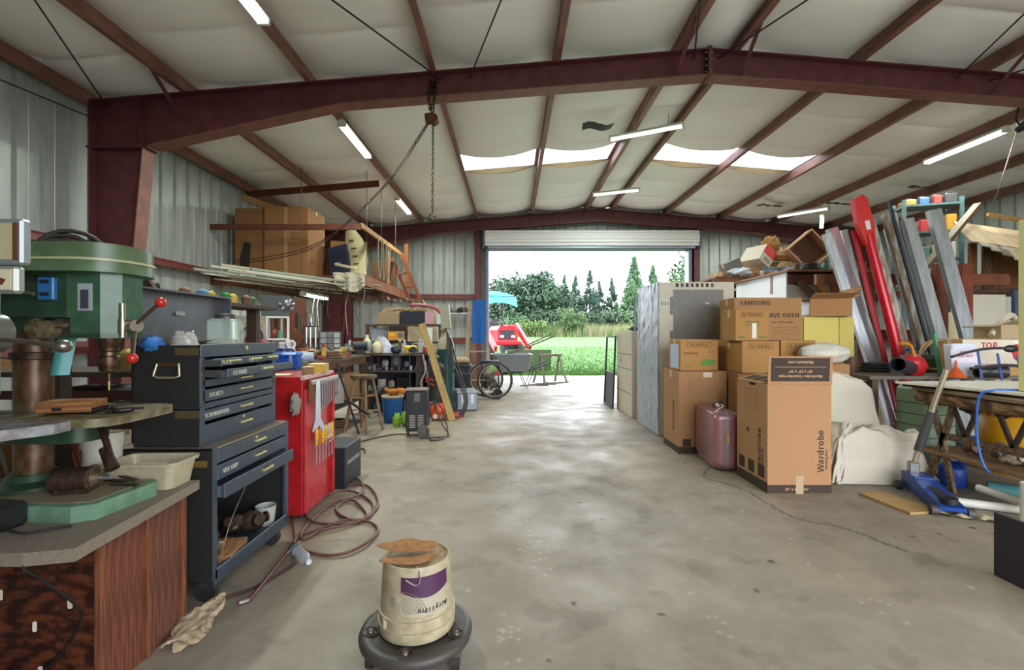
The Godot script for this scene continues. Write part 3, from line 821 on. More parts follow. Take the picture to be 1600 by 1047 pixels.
func make_bench_things():
	# things on and around the low bench
	var b := thing("wooden_block", "slotted wooden block lying on the drill press table", "block", V(-1.66, 0.955, -1.79), 0.25)
	part(b, "block", MB.new().box(V(0, 0.028, -0.01), V(0.17, 0.04, 0.11), Vector3.ZERO, 0.002), wood("9c6a3c", "x"))
	part(b, "slot", MB.new().box(V(-0.02, 0.022, 0.046), V(0.03, 0.012, 0.002)), M("1c130c", 0.9))
	solo("caliper_tool", "small dark tool lying at the edge of the drill press table", "tool", MB.new().tube(smooth([V(-0.07, 0.012, 0.02), V(-0.02, 0.022, 0.0), V(0.02, 0.012, 0.02), V(0.06, 0.014, -0.01)], 4), 0.011, 6).bar(V(-0.03, 0.012, 0.03), V(0.09, 0.016, -0.02), 0.02, 0.008).cyl(V(-0.02, 0.004, 0.0), V(-0.02, 0.03, 0.0), 0.018), M("2e2a28", 0.4, 0.5), V(-1.5, 0.955, -1.8))
	var mo := thing("electric_motor", "rusty little electric motor lying on the drill press base", "motor", V(-1.62, 0.668, -1.77), 0.3)
	part(mo, "motor_housing", MB.new().cyl(V(-0.07, 0.045, 0), V(0.05, 0.045, 0), 0.045, 0.045, 18).box(V(0, 0.008, 0), V(0.1, 0.016, 0.08)), M("4a3a30", 0.55, 0.5, "rust", V(8, 8, 8)))
	part(mo, "end_bell", MB.new().cyl(V(0.05, 0.045, 0), V(0.075, 0.045, 0), 0.045, 0.025, 18).pipe(V(0.045, 0.045, 0.0), V(0.055, 0.045, 0), 0.05, 0.01), M("6d6250", 0.5, 0.6, "rust", V(8, 8, 8)))
	part(mo, "shaft", MB.new().cyl(V(0.07, 0.045, 0), V(0.105, 0.045, 0), 0.01, 0.01, 10), steel())
	var bx := thing("charger_case", "flat black plastic case on the front of the low bench", "case", V(-1.74, 0.61, -1.56), -0.12)
	part(bx, "case_body", MB.new().box(V(-0.05, 0.042, 0), V(0.3, 0.084, 0.13), Vector3.ZERO, 0.012), dirty("1d1e20", 0.5))
	part(bx, "case_label", MB.new().box(V(-0.03, 0.045, 0.0655), V(0.06, 0.05, 0.002)), M("33363a", 0.4))
	part(bx, "cord", MB.new().tube(smooth([V(0.1, 0.03, 0.03), V(0.19, 0.012, 0.03), V(0.235, 0.008, -0.02), V(0.275, 0.006, -0.05)], 5), 0.004, 6), M("1c1c1c", 0.6))
	solo("mains_lead", "thin black cord hanging down the front of the brown bench", "cord", MB.new().tube(smooth([V(-1.443, 0.602, -1.55), V(-1.435, 0.575, -1.40), V(-1.43, 0.5, -1.45), V(-1.45, 0.3, -1.6), V(-1.6, 0.1, -1.615), V(-1.8, 0.02, -1.61)], 6), 0.004, 6), M("151515", 0.6))
	# plastic tub
	var tb := thing("plastic_tub", "translucent beige plastic tub on the bench corner", "tub", V(-1.54, 0.61, -2.035), 0.04)
	var tm := MB.new()
	var ring := func(w: float, d: float, y: float) -> Array: return [rounded(-w, w, -d, d, 0.03), y]
	var rg := [ring.call(0.125, 0.075, 0.002), ring.call(0.14, 0.088, 0.095), ring.call(0.15, 0.098, 0.096), ring.call(0.152, 0.1, 0.112), ring.call(0.143, 0.091, 0.112), ring.call(0.136, 0.085, 0.09), ring.call(0.122, 0.072, 0.006)]
	for i in rg.size() - 1:
		var A: Array = rg[i][0]; var B: Array = rg[i + 1][0]
		for k in A.size():
			var l := (k + 1) % A.size()
			var out := V(A[k][0], 0, A[k][1]) * (1.0 if i < 3 else -1.0)
			if i == 1: out = Vector3.DOWN
			if i == 3: out = Vector3.UP
			tm.fq(V(A[k][0], rg[i][1], A[k][1]), V(A[l][0], rg[i][1], A[l][1]), V(B[l][0], rg[i + 1][1], B[l][1]), V(B[k][0], rg[i + 1][1], B[k][1]), out)
	plate(tm, rg[0][0], 0.0, 0.004)
	part(tb, "tub", tm, M("b5ab8c", 0.35, 0.0, "smudge", V(4, 4, 4)))
	part(tb, "paper_note", MB.new().box(V(-0.03, 0.05, -0.05), V(0.12, 0.06, 0.003), V(-0.2, 0, 0)), M("d8d0b4", 0.7))
	solo("paper_roll", "white paper wrapped roll standing behind the drill press column", "roll", MB.new().surf(18, 6, func(a, b2): return V(cos(a * TAU), 0, -sin(a * TAU)) * (0.07 + 0.006 * sin(a * 19.0) * b2 + 0.004 * sin(b2 * 9.0)) + V(0, b2 * 0.215, 0), true).cyl(V(0, 0.18, 0), V(0, 0.2, 0), 0.06, 0.06, 14), M("cfc9b9", 0.8, 0.0, "weave", V(6, 6, 6)), V(-1.775, 0.612, -2.06))
	for k in 3:
		solo("flat_file", ["long dark flat file lying behind the small motor", "short dark steel strip lying beside the plastic tub", "thin rusty strip lying across the drill press base"][k], "file", MB.new().box(V(0, 0.004, 0), V([0.2, 0.12, 0.16][k], 0.006, 0.018), Vector3.ZERO, 0.001), M(["3a2f26", "443a30", "5a4634"][k], 0.5, 0.6), [V(-1.62, 0.668, -1.9), V(-1.5, 0.668, -1.84), V(-1.56, 0.668, -1.93)][k], [-0.25, -0.1, -0.5][k], "strips on the drill press base")
	# rag on the floor
	var fn := FastNoiseLite.new(); fn.seed = 3; fn.frequency = 5.0
	solo("rag", "crumpled dirty beige rag on the floor by the bench corner", "rag", MB.new().surf(14, 18, func(a, b2):
		var wdt: float = 0.035 + 0.05 * sin(b2 * PI)
		var y: float = 0.012 + 0.06 * b2 * b2 + 0.022 * fn.get_noise_2d(a * 1.2, b2 * 2.0) + 0.018 * sin(a * PI)
		return V((a - 0.5) * 2.0 * wdt + 0.05 * b2 + 0.02 * sin(b2 * 7.0), maxf(y, 0.004), 0.12 - b2 * 0.24 + 0.02 * sin(a * 8.0))), M("b7a283", 0.9, 0.0, "grime", V(6, 6, 6)), V(-1.36, 0, -2.0))
	# dark shelf bay behind the drill press
	var sh := thing("pipe_shelf", "dusty steel shelf of cut pipes behind the drill press", "shelf", V(-3.0, 0, -3.0))
	for y in [0.35, 0.72, 1.02]: part(sh, "shelf_board", MB.new().box(V(0, y, 0), V(1.7, 0.03, 0.5)), dirty("5b5048"))
	for x in [-0.82, 0.82]:
		for z in [-0.22, 0.22]: part(sh, "shelf_post", MB.new().box(V(x, 0.6, z), V(0.05, 1.2, 0.05)), dirty("40424a"))
	part(sh, "shelf_rail", MB.new().box(V(0, 0.9, 0.24), V(1.64, 0.05, 0.02)), dirty("5f2f2c"))
	for k in 8:
		var rr := 0.05
		solo("cut_pipe", "short dark cut pipe stacked in the shelf behind the drill press", "pipe", MB.new().pipe(V(0, rr, -0.2), V(0, rr, 0.24), rr, 0.012, 14), M(["4d3c30", "3e3834", "5e4a38"][k % 3], 0.6, 0.4, "rust", V(5, 5, 5)), V(-2.85 + (k % 5) * 0.106 + (0.053 if k > 4 else 0.0), 0.736 + (0.088 if k > 4 else 0.0), -3.0), 0.0, "cut pipes in the shelf")
	for k in 3:
		solo("lubricant_can", ["small yellow topped can on the upper pipe shelf", "little pale can on the upper pipe shelf", "brown wooden offcut on the upper pipe shelf"][k], "can", MB.new().lathe([[0, 0], [0.04, 0], [0.04, 0.1], [0.025, 0.115], [0.012, 0.13], [0, 0.13]], 12) if k < 2 else MB.new().box(V(0, 0.03, 0), V(0.16, 0.06, 0.1)), [M("b59a4c", 0.4), M("9aa8a0", 0.4), wood("a06c3c")][k], V(-2.35 - 0.42 * k, 1.036, -2.9))
	solo("red_cable", "pair of thin red leads hanging under the pipe shelf", "cable", MB.new().tube(smooth([V(-2.72, 1.03, -2.74), V(-2.66, 0.9, -2.735), V(-2.52, 0.6, -2.73), V(-2.46, 0.45, -2.73)], 5), 0.009, 6).tube(smooth([V(-2.75, 1.03, -2.74), V(-2.68, 0.88, -2.735), V(-2.55, 0.62, -2.73), V(-2.5, 0.4, -2.73)], 5), 0.009, 6), M("9c2f2a", 0.5))
	carton("carton", "small brown carton low in the shelf behind the drill press", V(-2.9, 0.366, -2.95), V(0.4, 0.24, 0.3), 0.2, "7a4f30")
	solo("grinding_wheel", "grey grinding disc standing on the pipe shelf", "disc", MB.new().cyl(V(0, 0.09, -0.015), V(0, 0.09, 0.015), 0.09, 0.09, 24).cyl(V(0, 0.09, -0.02), V(0, 0.09, 0.02), 0.02), M("7d746a", 0.8), V(-2.22, 0.736, -2.85), 0.5)

func make_tool_chests():
	var navy := M("47525f", 0.4, 0.05, "dust", V(4, 4, 4))
	var side := M("2b2a2a", 0.55, 0.0, "dust", V(3, 3, 3))
	var brass := M("d8c88c", 0.3, 0.7)
	var chalk := M("c9cbb8", 0.8)
	var ins := M("14171c", 0.8)
	# a drawer: front, pull and box, sliding along +x
	var drawer := func(o: Node, z0: float, z1: float, y0: float, y1: float, out: float, depth: float, pulls: Array, lock: bool, note := ""):
		var w := z1 - z0
		var zc := (z0 + z1) / 2.0
		var fr := part(o, "drawer", MB.new().box(V(out - 0.006, (y0 + y1) / 2, zc), V(0.014, y1 - y0 - 0.006, w), Vector3.ZERO, 0.003), navy)
		var dd := minf(depth, 0.2)
		part(fr, "drawer_box", MB.new().box(V(out - dd / 2 - 0.014, y0 + 0.01, zc), V(dd, 0.004, w - 0.02)).box(V(out - dd / 2 - 0.014, (y0 + y1) / 2 - 0.004, z0 + 0.012), V(dd, (y1 - y0) * 0.7, 0.006)).box(V(out - dd / 2 - 0.014, (y0 + y1) / 2 - 0.004, z1 - 0.012), V(dd, (y1 - y0) * 0.7, 0.006)), M("6b7480", 0.4, 0.4))
		for p in pulls:
			var y := (y0 + y1) / 2.0 + 0.004
			var mb := MB.new()
			mb.bar(V(out + 0.012, y, p - 0.05), V(out + 0.012, y, p + 0.05), 0.012, 0.01, Vector3.UP, 0.002)
			for s in [-0.042, 0.042]: mb.box(V(out + 0.006, y, p + s), V(0.012, 0.012, 0.012))
			part(fr, "drawer_pull", mb, brass)
		if lock: part(fr, "lock", MB.new().cyl(V(out, y1 - 0.012, zc), V(out + 0.006, y1 - 0.012, zc), 0.009, 0.009, 12), brass)
		if note:
			var L := MB.new()
			var r := RandomNumberGenerator.new(); r.seed = note.hash()
			# hand lettering in chalk
			text(fr, note, 0.02, chalk, V(out + 0.0015, (y0 + y1) / 2.0, z1 - 0.1), V(0, PI / 2, 0), false)
	var cabinet := func(o: Node, w: float, d: float, h: float):
		part(o, "side_panel", MB.new().box(V(-d / 2, h / 2, w / 2 - 0.006), V(d, h, 0.012), Vector3.ZERO, 0.003), side)
		part(o, "side_panel", MB.new().box(V(-d / 2, h / 2, -w / 2 + 0.006), V(d, h, 0.012), Vector3.ZERO, 0.003), side)
		part(o, "back_panel", MB.new().box(V(-d + 0.006, h / 2, 0), V(0.012, h, w - 0.024)), ins)
		part(o, "floor_panel", MB.new().box(V(-d / 2, 0.008, 0), V(d, 0.016, w - 0.024)), navy)
		for s in [-1.0, 1.0]: part(o, "front_post", MB.new().box(V(-0.01, h / 2, s * (w / 2 - 0.018)), V(0.022, h, 0.034), Vector3.ZERO, 0.003), navy)
	# rolling cabinet
	var o := thing("rolling_tool_cabinet", "dark blue steel tool cabinet on casters with an open lower bay", "tool cabinet", V(-1.366, 0.12, -2.538))
	cabinet.call(o, 0.735, 0.46, 0.61)
	part(o, "top_panel", MB.new().box(V(-0.23, 0.604, 0), V(0.46, 0.012, 0.735), Vector3.ZERO, 0.003), M("8a7f70", 0.7, 0.0, "dust", V(5, 5, 5)))
	drawer.call(o, -0.33, 0.33, 0.53, 0.598, 0.0, 0.3, [-0.03], true)
	drawer.call(o, -0.33, 0.33, 0.45, 0.525, 0.0, 0.3, [-0.03], false, "VISE GRIP")
	drawer.call(o, -0.345, 0.345, 0.372, 0.445, 0.04, 0.3, [-0.03], false)
	part(o, "front_rail", MB.new().box(V(-0.006, 0.012, 0), V(0.014, 0.07, 0.7), Vector3.ZERO, 0.003), navy)
	part(o, "name_badge", MB.new().box(V(-0.06, 0.54, 0.3685), V(0.07, 0.03, 0.002)), M("8a6a34", 0.4, 0.4))
	for x in [-0.07, -0.4]:
		for z in [-0.3, 0.3]:
			var cs := part(o, "caster", MB.new().box(V(x, -0.02, z), V(0.06, 0.05, 0.04)), steel("6c6c6c", 0.5))
			part(cs, "caster_wheel", MB.new().cyl(V(x, -0.07, z - 0.016), V(x, -0.07, z + 0.016), 0.05, 0.05, 16), M("2a2826", 0.7))
	# middle chest
	var mc := thing("middle_tool_chest", "low dark blue two drawer tool chest between cabinet and top chest", "tool chest", V(-1.44, 0.732, -2.545))
	cabinet.call(mc, 0.7, 0.31, 0.18)
	part(mc, "top_panel", MB.new().box(V(-0.155, 0.176, 0), V(0.31, 0.008, 0.7)), navy)
	drawer.call(mc, -0.32, 0.32, 0.108, 0.168, 0.0, 0.25, [-0.02], false, "SCREWDRIVERS")
	drawer.call(mc, -0.32, 0.32, 0.008, 0.098, 0.0, 0.25, [-0.02], true)
	part(mc, "name_badge", MB.new().box(V(-0.06, 0.15, 0.351), V(0.11, 0.035, 0.002)), M("4f4028", 0.6))
	# top chest with raised lid
	var tc := thing("top_tool_chest", "dark blue tool chest with open lid and pulled out drawers", "tool chest", V(-1.44, 0.913, -2.545))
	cabinet.call(tc, 0.7, 0.31, 0.29)
	part(tc, "tray_panel", MB.new().box(V(-0.155, 0.26, 0), V(0.3, 0.008, 0.68)), M("3b3530", 0.8))
	part(tc, "front_rail", MB.new().box(V(-0.004, 0.262, 0), V(0.016, 0.062, 0.7), Vector3.ZERO, 0.003), navy)
	part(tc, "tray_lock", MB.new().cyl(V(0.004, 0.268, -0.02), V(0.012, 0.268, -0.02), 0.011, 0.011, 12), brass)
	drawer.call(tc, 0.1, 0.325, 0.185, 0.228, 0.05, 0.25, [0.18], false, "PLIERS")
	drawer.call(tc, -0.13, 0.098, 0.185, 0.228, 0.05, 0.25, [-0.02], false, "SNIPS")
	drawer.call(tc, -0.33, -0.15, 0.185, 0.228, 0.03, 0.25, [-0.24], false)
	drawer.call(tc, -0.335, 0.33, 0.135, 0.18, 0.115, 0.25, [-0.02], false, "1/2 DRIVE")
	drawer.call(tc, -0.33, 0.33, 0.088, 0.13, 0.0, 0.25, [-0.02], false)
	drawer.call(tc, -0.33, 0.33, 0.02, 0.083, 0.0, 0.25, [-0.02], false, "SOCKETS")
	for s in [0.206, 0.158]: part(tc, "drawer_slide", MB.new().box(V(0.03, s, 0.333), V(0.12, 0.03, 0.008)), steel("8a8d90", 0.4))
	part(tc, "name_badge", MB.new().box(V(-0.06, 0.26, 0.351), V(0.11, 0.035, 0.002)), M("4f4028", 0.6))
	var hd := part(tc, "side_handle", MB.new().box(V(-0.14, 0.2, 0.354), V(0.1, 0.02, 0.012), Vector3.ZERO, 0.003), M("5c4a34", 0.4, 0.6))
	part(hd, "handle_bail", MB.new().tube([V(-0.19, 0.205, 0.362), V(-0.2, 0.15, 0.372), V(-0.18, 0.142, 0.374), V(-0.1, 0.142, 0.374), V(-0.08, 0.15, 0.372), V(-0.09, 0.205, 0.362)], 0.006, 8), M("b7a88a", 0.3, 0.7))
	var lid := MB.new().box(V(-0.325, 0.425, 0), V(0.008, 0.27, 0.7), V(0, 0, 0.06), 0.002)
	lid.box(V(-0.30, 0.558, 0), V(0.06, 0.008, 0.7), V(0, 0, 0.06))
	for s in [-1.0, 1.0]: lid.prism([[-0.315, 0.3], [-0.28, 0.3], [-0.27, 0.55], [-0.33, 0.56]], s * 0.35 - 0.004, s * 0.35 + 0.004)
	part(tc, "lid", lid, M("55565a", 0.4, 0.2, "smudge", V(2, 2, 2)))
	part(tc, "lid_badge", MB.new().box(V(-0.315, 0.45, 0.03), V(0.004, 0.022, 0.07), V(0, 0, 0.06)), steel("8e8e8a", 0.4))
	# contents of the open bay
	for k in 4:
		solo("engine_part", ["oily brown casting at the back of the tool cabinet bay", "bright flanged pump part in the tool cabinet bay", "oily carburettor heaped in the tool cabinet bay", "dark gear casing behind the others in the tool cabinet bay"][k], "engine part", lump(MB.new(), Vector3.ZERO, [0.13, 0.1, 0.14, 0.12][k], 60 + k), M(["4a3f33", "8f8672", "5a4e3e", "332c26"][k], 0.4, 0.6, "rust", V(9, 9, 9)), [V(-1.55, 0.2, -2.64), V(-1.47, 0.215, -2.33), V(-1.46, 0.21, -2.66), V(-1.6, 0.205, -2.45)][k], 0.0, "castings in the tool cabinet")
	var cup := thing("plastic_cup", "translucent plastic beaker in the tool cabinet bay", "cup", V(-1.45, 0.138, -2.8))
	part(cup, "beaker", MB.new().lathe([[0, 0], [0.045, 0], [0.058, 0.11], [0.054, 0.11], [0.042, 0.006], [0, 0.006]], 18), M("aeb0a6", 0.35))
	solo("wood_offcut", "pale wooden offcut lying in the tool cabinet bay", "wood", MB.new().box(V(0, 0.018, 0), V(0.14, 0.036, 0.22), Vector3.ZERO, 0.002), wood("b98a5c", "z"), V(-1.46, 0.138, -2.42), 0.2)
	solo("wire", "thin bent wire hanging from the open drawer", "wire", MB.new().tube(smooth([V(-1.35, 0.49, -2.42), V(-1.36, 0.35, -2.3), V(-1.372, 0.22, -2.25), V(-1.385, 0.15, -2.24)], 4), 0.0025, 5), M("8a7a66", 0.4, 0.6))
	# on the top chest
	var jar := thing("glass_jar", "large clear screw top jar on the blue tool chest", "jar", V(-1.6, 1.178, -2.66), 0.2)
	part(jar, "jar_body", plate(plate(MB.new(), rounded(-0.075, 0.075, -0.075, 0.075, 0.02), 0.002, 0.15), rounded(-0.066, 0.066, -0.066, 0.066, 0.025), 0.15, 0.162), glass("d5ecdf", 0.28, 0.05))
	part(jar, "lid", MB.new().lathe([[0, 0.162], [0.055, 0.162], [0.055, 0.185], [0.05, 0.19], [0, 0.19]], 20), M("4a4844", 0.4, 0.3))
	part(jar, "nails", MB.new().blob(V(0, 0.018, 0), V(0.06, 0.014, 0.06), 0.4, 2), M("b08a5c", 0.6))
	var fn := FastNoiseLite.new(); fn.seed = 6; fn.frequency = 9.0
	solo("plastic_bag", "crumpled clear plastic bag on the blue tool chest tray", "bag", MB.new().surf(16, 10, func(a, b): return V(cos(a * TAU) * (0.07 - 0.03 * b), 0.0 + 0.085 * sin(b * 1.57), -sin(a * TAU) * (0.06 - 0.045 * b)) * (1.0 + 0.25 * fn.get_noise_2d(a * 3.0, b * 2.0)), true), M("b7b2aa", 0.25, 0.0, "smudge", V(8, 8, 8)), V(-1.6, 1.178, -2.32))
	solo("shop_towel", "blue paper towel wad beside the plastic bag", "towel", MB.new().blob(V(0, 0.03, 0), V(0.04, 0.035, 0.05), 0.7, 4, 14, 10, 2.2), M("2f6fb4", 0.8), V(-1.665, 1.178, -2.2))
	solo("cardboard_sheet", "tan cardboard tray inside the open chest lid", "cardboard", MB.new().surf(10, 3, func(a, b): return V(-0.05 + b * 0.1, 0.006 + 0.03 * b + 0.03 * pow(a, 3.0), 0.2 - a * 0.42)), card("a9825a"), V(-1.66, 1.178, -2.46))
	solo("white_envelope", "flat white padded envelope on the chest tray", "envelope", MB.new().box(V(0, 0.012, 0), V(0.09, 0.02, 0.13), V(0, 0.3, 0.04), 0.008), M("cfcac0", 0.6), V(-1.53, 1.178, -2.42))
	# above the lid: hoses and little pots on a ledge behind
	var lg := thing("ledge_shelf", "narrow wooden shelf behind the raised tool chest lid", "shelf", V(-2.15, 0, -3.1))
	part(lg, "shelf_board", MB.new().box(V(0, 1.47, 0), V(0.3, 0.025, 1.9)), dirty("5a4636"))
	for z in [-0.85, 0.85]: part(lg, "shelf_leg", MB.new().box(V(0.0, 0.735, z), V(0.08, 1.46, 0.06)), dirty("4a3828"))
	for k in 7:
		solo("little_pot", ["small brown flower pot behind the chest lid", "small blue paint pot behind the chest lid", "yellow paint pot behind the chest lid", "green seedling pot on the ledge shelf", "yellow stacked pot on the ledge shelf", "brown egg carton pot on the ledge shelf", "dark green pot next to the blue one"][k], "pot", MB.new().lathe([[0, 0], [0.028, 0], [0.036, 0.055], [0.032, 0.055], [0.026, 0.005], [0, 0.005]], 12).blob(V(0, 0.055, 0), V(0.03, 0.02, 0.03), 0.6, k + 3, 8, 6), M(["7a5238", "5c86a8", "b8a338", "2f7a44", "d2b43c", "6a4a38", "3f5a38"][k], 0.6), V(-2.1 + 0.03 * (k % 2), 1.483, -3.05 - 0.13 * k), 0.0, "little pots on the ledge")
	for k in 4:
		part_hose(k)
	for k in 3:
		solo("iron_bracket", ["rusty iron bracket lying on the ledge shelf", "brown wooden wedge lying on the ledge shelf", "rusty strap iron bundle on the ledge shelf"][k], "bracket", MB.new().box(V(0, 0.03, 0), V(0.14, 0.05, 0.05), V(0.2, 0.4 * k, 0.3)).box(V(0.03, 0.06, 0.02), V(0.05, 0.1, 0.03), V(0, 0, 0.6)), M(["5a4030", "7a5638", "4a3a30"][k], 0.7, 0.2, "rust", V(6, 6, 6)), V(-2.15, 1.485, -2.45 - 0.17 * k))

func part_hose(k: int):
	var r := 0.1 + 0.012 * k
	var c := V(-2.2 + 0.02 * k, 1.485 + r, -2.28 - 0.012 * k)
	var pts := arc(c, r, 0.0, TAU, 20, V(0.75, 0, -0.6).normalized(), Vector3.UP)
	pts.pop_back()
	solo("coiled_hose", "black hose coil standing on the ledge shelf near the drill press", "hose", MB.new().tube(pts, 0.011, 6, true), M("26221e", 0.6), Vector3.ZERO, 0.0, "hose coils on the ledge")

func make_red_cabinet():
	var o := thing("red_tool_cabinet", "tall narrow red side cabinet hung with wrenches", "tool cabinet", V(-1.40, 0.03, -3.46))
	var red := M("b01a20", 0.38, 0.0, "grime", V(2.5, 2.5, 2.5))
	part(o, "cabinet_body", MB.new().box(V(-0.19, 0.47, 0), V(0.36, 0.94, 0.52), Vector3.ZERO, 0.006), red)
	part(o, "door_panel", MB.new().box(V(-0.002, 0.43, 0.07), V(0.018, 0.84, 0.36), Vector3.ZERO, 0.005), M("bf3038", 0.35, 0.0, "grime", V(2.5, 2.5, 2.5)))
	part(o, "corner_post", MB.new().box(V(0.0, 0.47, -0.24), V(0.03, 0.92, 0.04), Vector3.ZERO, 0.005), red)
	part(o, "top_lip", MB.new().box(V(-0.01, 0.93, 0), V(0.03, 0.03, 0.53), Vector3.ZERO, 0.004), M("c8a09c", 0.5))
	for z in [-0.2, 0.2]: part(o, "foot_caster", MB.new().cyl(V(-0.06, 0.0, z - 0.012), V(-0.06, 0.0, z + 0.012), 0.03, 0.03, 12), M("22201e", 0.7))
	var wr := thing("wrench_rack", "wooden wrench rack fixed on the red cabinet", "rack", V(-1.375, 0.86, -3.45))
	part(wr, "back_board", MB.new().box(V(0, 0.0, 0.16), V(0.02, 0.15, 0.11)), wood("8a5a34", "y"))
	part(wr, "rack_bar", MB.new().box(V(0.012, 0.065, -0.02), V(0.03, 0.03, 0.46), Vector3.ZERO, 0.004), M("b9aca2", 0.5, 0.2))
	part(wr, "wire_basket", MB.new().tube(arc(V(0.03, -0.33, 0.05), 0.16, 0, TAU, 18, V(0.25, 0, 0), V(0, 0, 1)), 0.003, 4).tube(arc(V(0.03, -0.37, 0.05), 0.16, 0, TAU, 18, V(0.25, 0, 0), V(0, 0, 1)), 0.003, 4), steel("b8a0a0", 0.3))
	var wrench := func(L: float) -> MB:
		var mb := MB.new()
		var w := L * 0.034
		mb.prism([[-w, -L * 0.08], [w, -L * 0.08], [w * 0.8, -L * 0.9], [-w * 0.8, -L * 0.9]], -0.003, 0.003)
		mb.pipe(V(0, -L * 0.95, -0.004), V(0, -L * 0.95, 0.004), w * 2.0, w * 0.9, 12)
		mb.prism([[-w * 2.2, 0.0], [-w * 0.9, 0.0], [-w * 0.9, -L * 0.05], [w * 0.9, -L * 0.05], [w * 0.9, 0.0], [w * 2.2, 0.0], [w * 2.2, -L * 0.07], [w, -L * 0.12], [-w, -L * 0.12], [-w * 2.2, -L * 0.07]], -0.004, 0.004)
		return mb
	var chrome := M("b8bcc2", 0.25, 0.7)
	for k in 9:
		var L := 0.22 - 0.011 * k
		solo("combination_wrench", "chrome wrench number %s from the near end of the red cabinet rack" % ["one", "two", "three", "four", "five", "six", "seven", "eight", "nine"][k], "wrench", wrench.call(L), chrome, V(-1.352, 0.925, -3.345 - 0.042 * k), PI / 2 - 0.55, "wrenches on the rack")
	var aw := thing("adjustable_wrench", "long adjustable wrench hanging on the red cabinet", "wrench", V(-1.34, 0.94, -3.28), 0.75)
	part(aw, "wrench_handle", MB.new().prism([[-0.012, 0.0], [0.012, 0.0], [0.02, -0.28], [-0.018, -0.28]], -0.006, 0.006), chrome)
	part(aw, "wrench_jaw", MB.new().prism([[-0.02, -0.27], [0.022, -0.27], [0.05, -0.34], [0.03, -0.36], [0.005, -0.31], [-0.015, -0.36], [-0.04, -0.35]], -0.009, 0.009), chrome)
	for k in 6:
		var sd := thing("screwdriver", "yellow handled screwdriver %s in the wire basket" % ["nearest the camera", "second along", "third along", "fourth along", "fifth along", "at the far end"][k], "screwdriver", V(-1.34, 0.46, -3.26 - 0.055 * k), 0.0, "screwdrivers in the basket")
		part(sd, "driver_handle", MB.new().lathe([[0, 0.03], [0.008, 0.03], [0.013, 0.05], [0.012, 0.1], [0.014, 0.13], [0.009, 0.145], [0, 0.148]], 10), M(["d8a020", "c8641c", "e0b428", "d89a20", "a8a49a", "dca828"][k], 0.3))
		part(sd, "driver_blade", MB.new().cyl(V(0, -0.1, 0), V(0, 0.04, 0), 0.0035, 0.0035, 6), chrome)
	solo("folded_glove", "grey work glove tucked into the side of the red cabinet", "glove", MB.new().blob(V(0, 0, 0), V(0.03, 0.07, 0.05), 0.45, 9, 20, 14, 2.0), M("8d857a", 0.85, 0.0, "weave", V(9, 9, 9)), V(-1.43, 0.79, -3.14))
	carton("carton", "little brown carton on top of the red cabinet", V(-1.44, 0.972, -3.35), V(0.075, 0.05, 0.09), 0.5, "8a6a48")
	carton("carton", "flat yellow carton on top of the red cabinet", V(-1.45, 0.972, -3.56), V(0.12, 0.06, 0.2), 0.2, "c9a348")
	solo("paper_sheet", "loose cream paper on top of the red cabinet", "paper", MB.new().box(V(0, 0.002, 0), V(0.18, 0.003, 0.14), V(0, 0.2, 0)), M("e0d3ae", 0.7), V(-1.64, 0.972, -3.32))
	# dark drawer unit on the floor behind
	var d := thing("floor_drawer_unit", "small black drawer box on the floor behind the red cabinet", "drawer unit", V(-1.5, 0.0, -4.05))
	part(d, "unit_body", MB.new().box(V(0, 0.17, 0), V(0.3, 0.34, 0.4), Vector3.ZERO, 0.006), M("23272e", 0.5, 0.0, "dust", V(5, 5, 5)))
	part(d, "label_strip", MB.new().box(V(0.151, 0.2, 0), V(0.003, 0.03, 0.3)), steel("a4a8ac", 0.4))
	# blue plastic toolbox behind
	var bt := thing("blue_toolbox", "bright blue plastic toolbox behind the blue chests", "toolbox", V(-1.98, 0.95, -4.15), 0.2)
	part(bt, "box_body", MB.new().box(V(0, 0.055, 0), V(0.25, 0.11, 0.2), Vector3.ZERO, 0.02), plastic("1f4fa8"))
	part(bt, "box_lid", MB.new().box(V(0, 0.13, 0), V(0.26, 0.045, 0.21), Vector3.ZERO, 0.02), plastic("2c64c0"))
	part(bt, "box_handle", MB.new().tube([V(-0.07, 0.15, 0), V(-0.06, 0.175, 0), V(0.06, 0.175, 0), V(0.07, 0.15, 0)], 0.009, 8), plastic("1a3f88"))
	for x in [-0.07, 0.07]: part(bt, "latch", MB.new().box(V(x, 0.1, 0.105), V(0.025, 0.05, 0.008)), plastic("7f9cc8"))

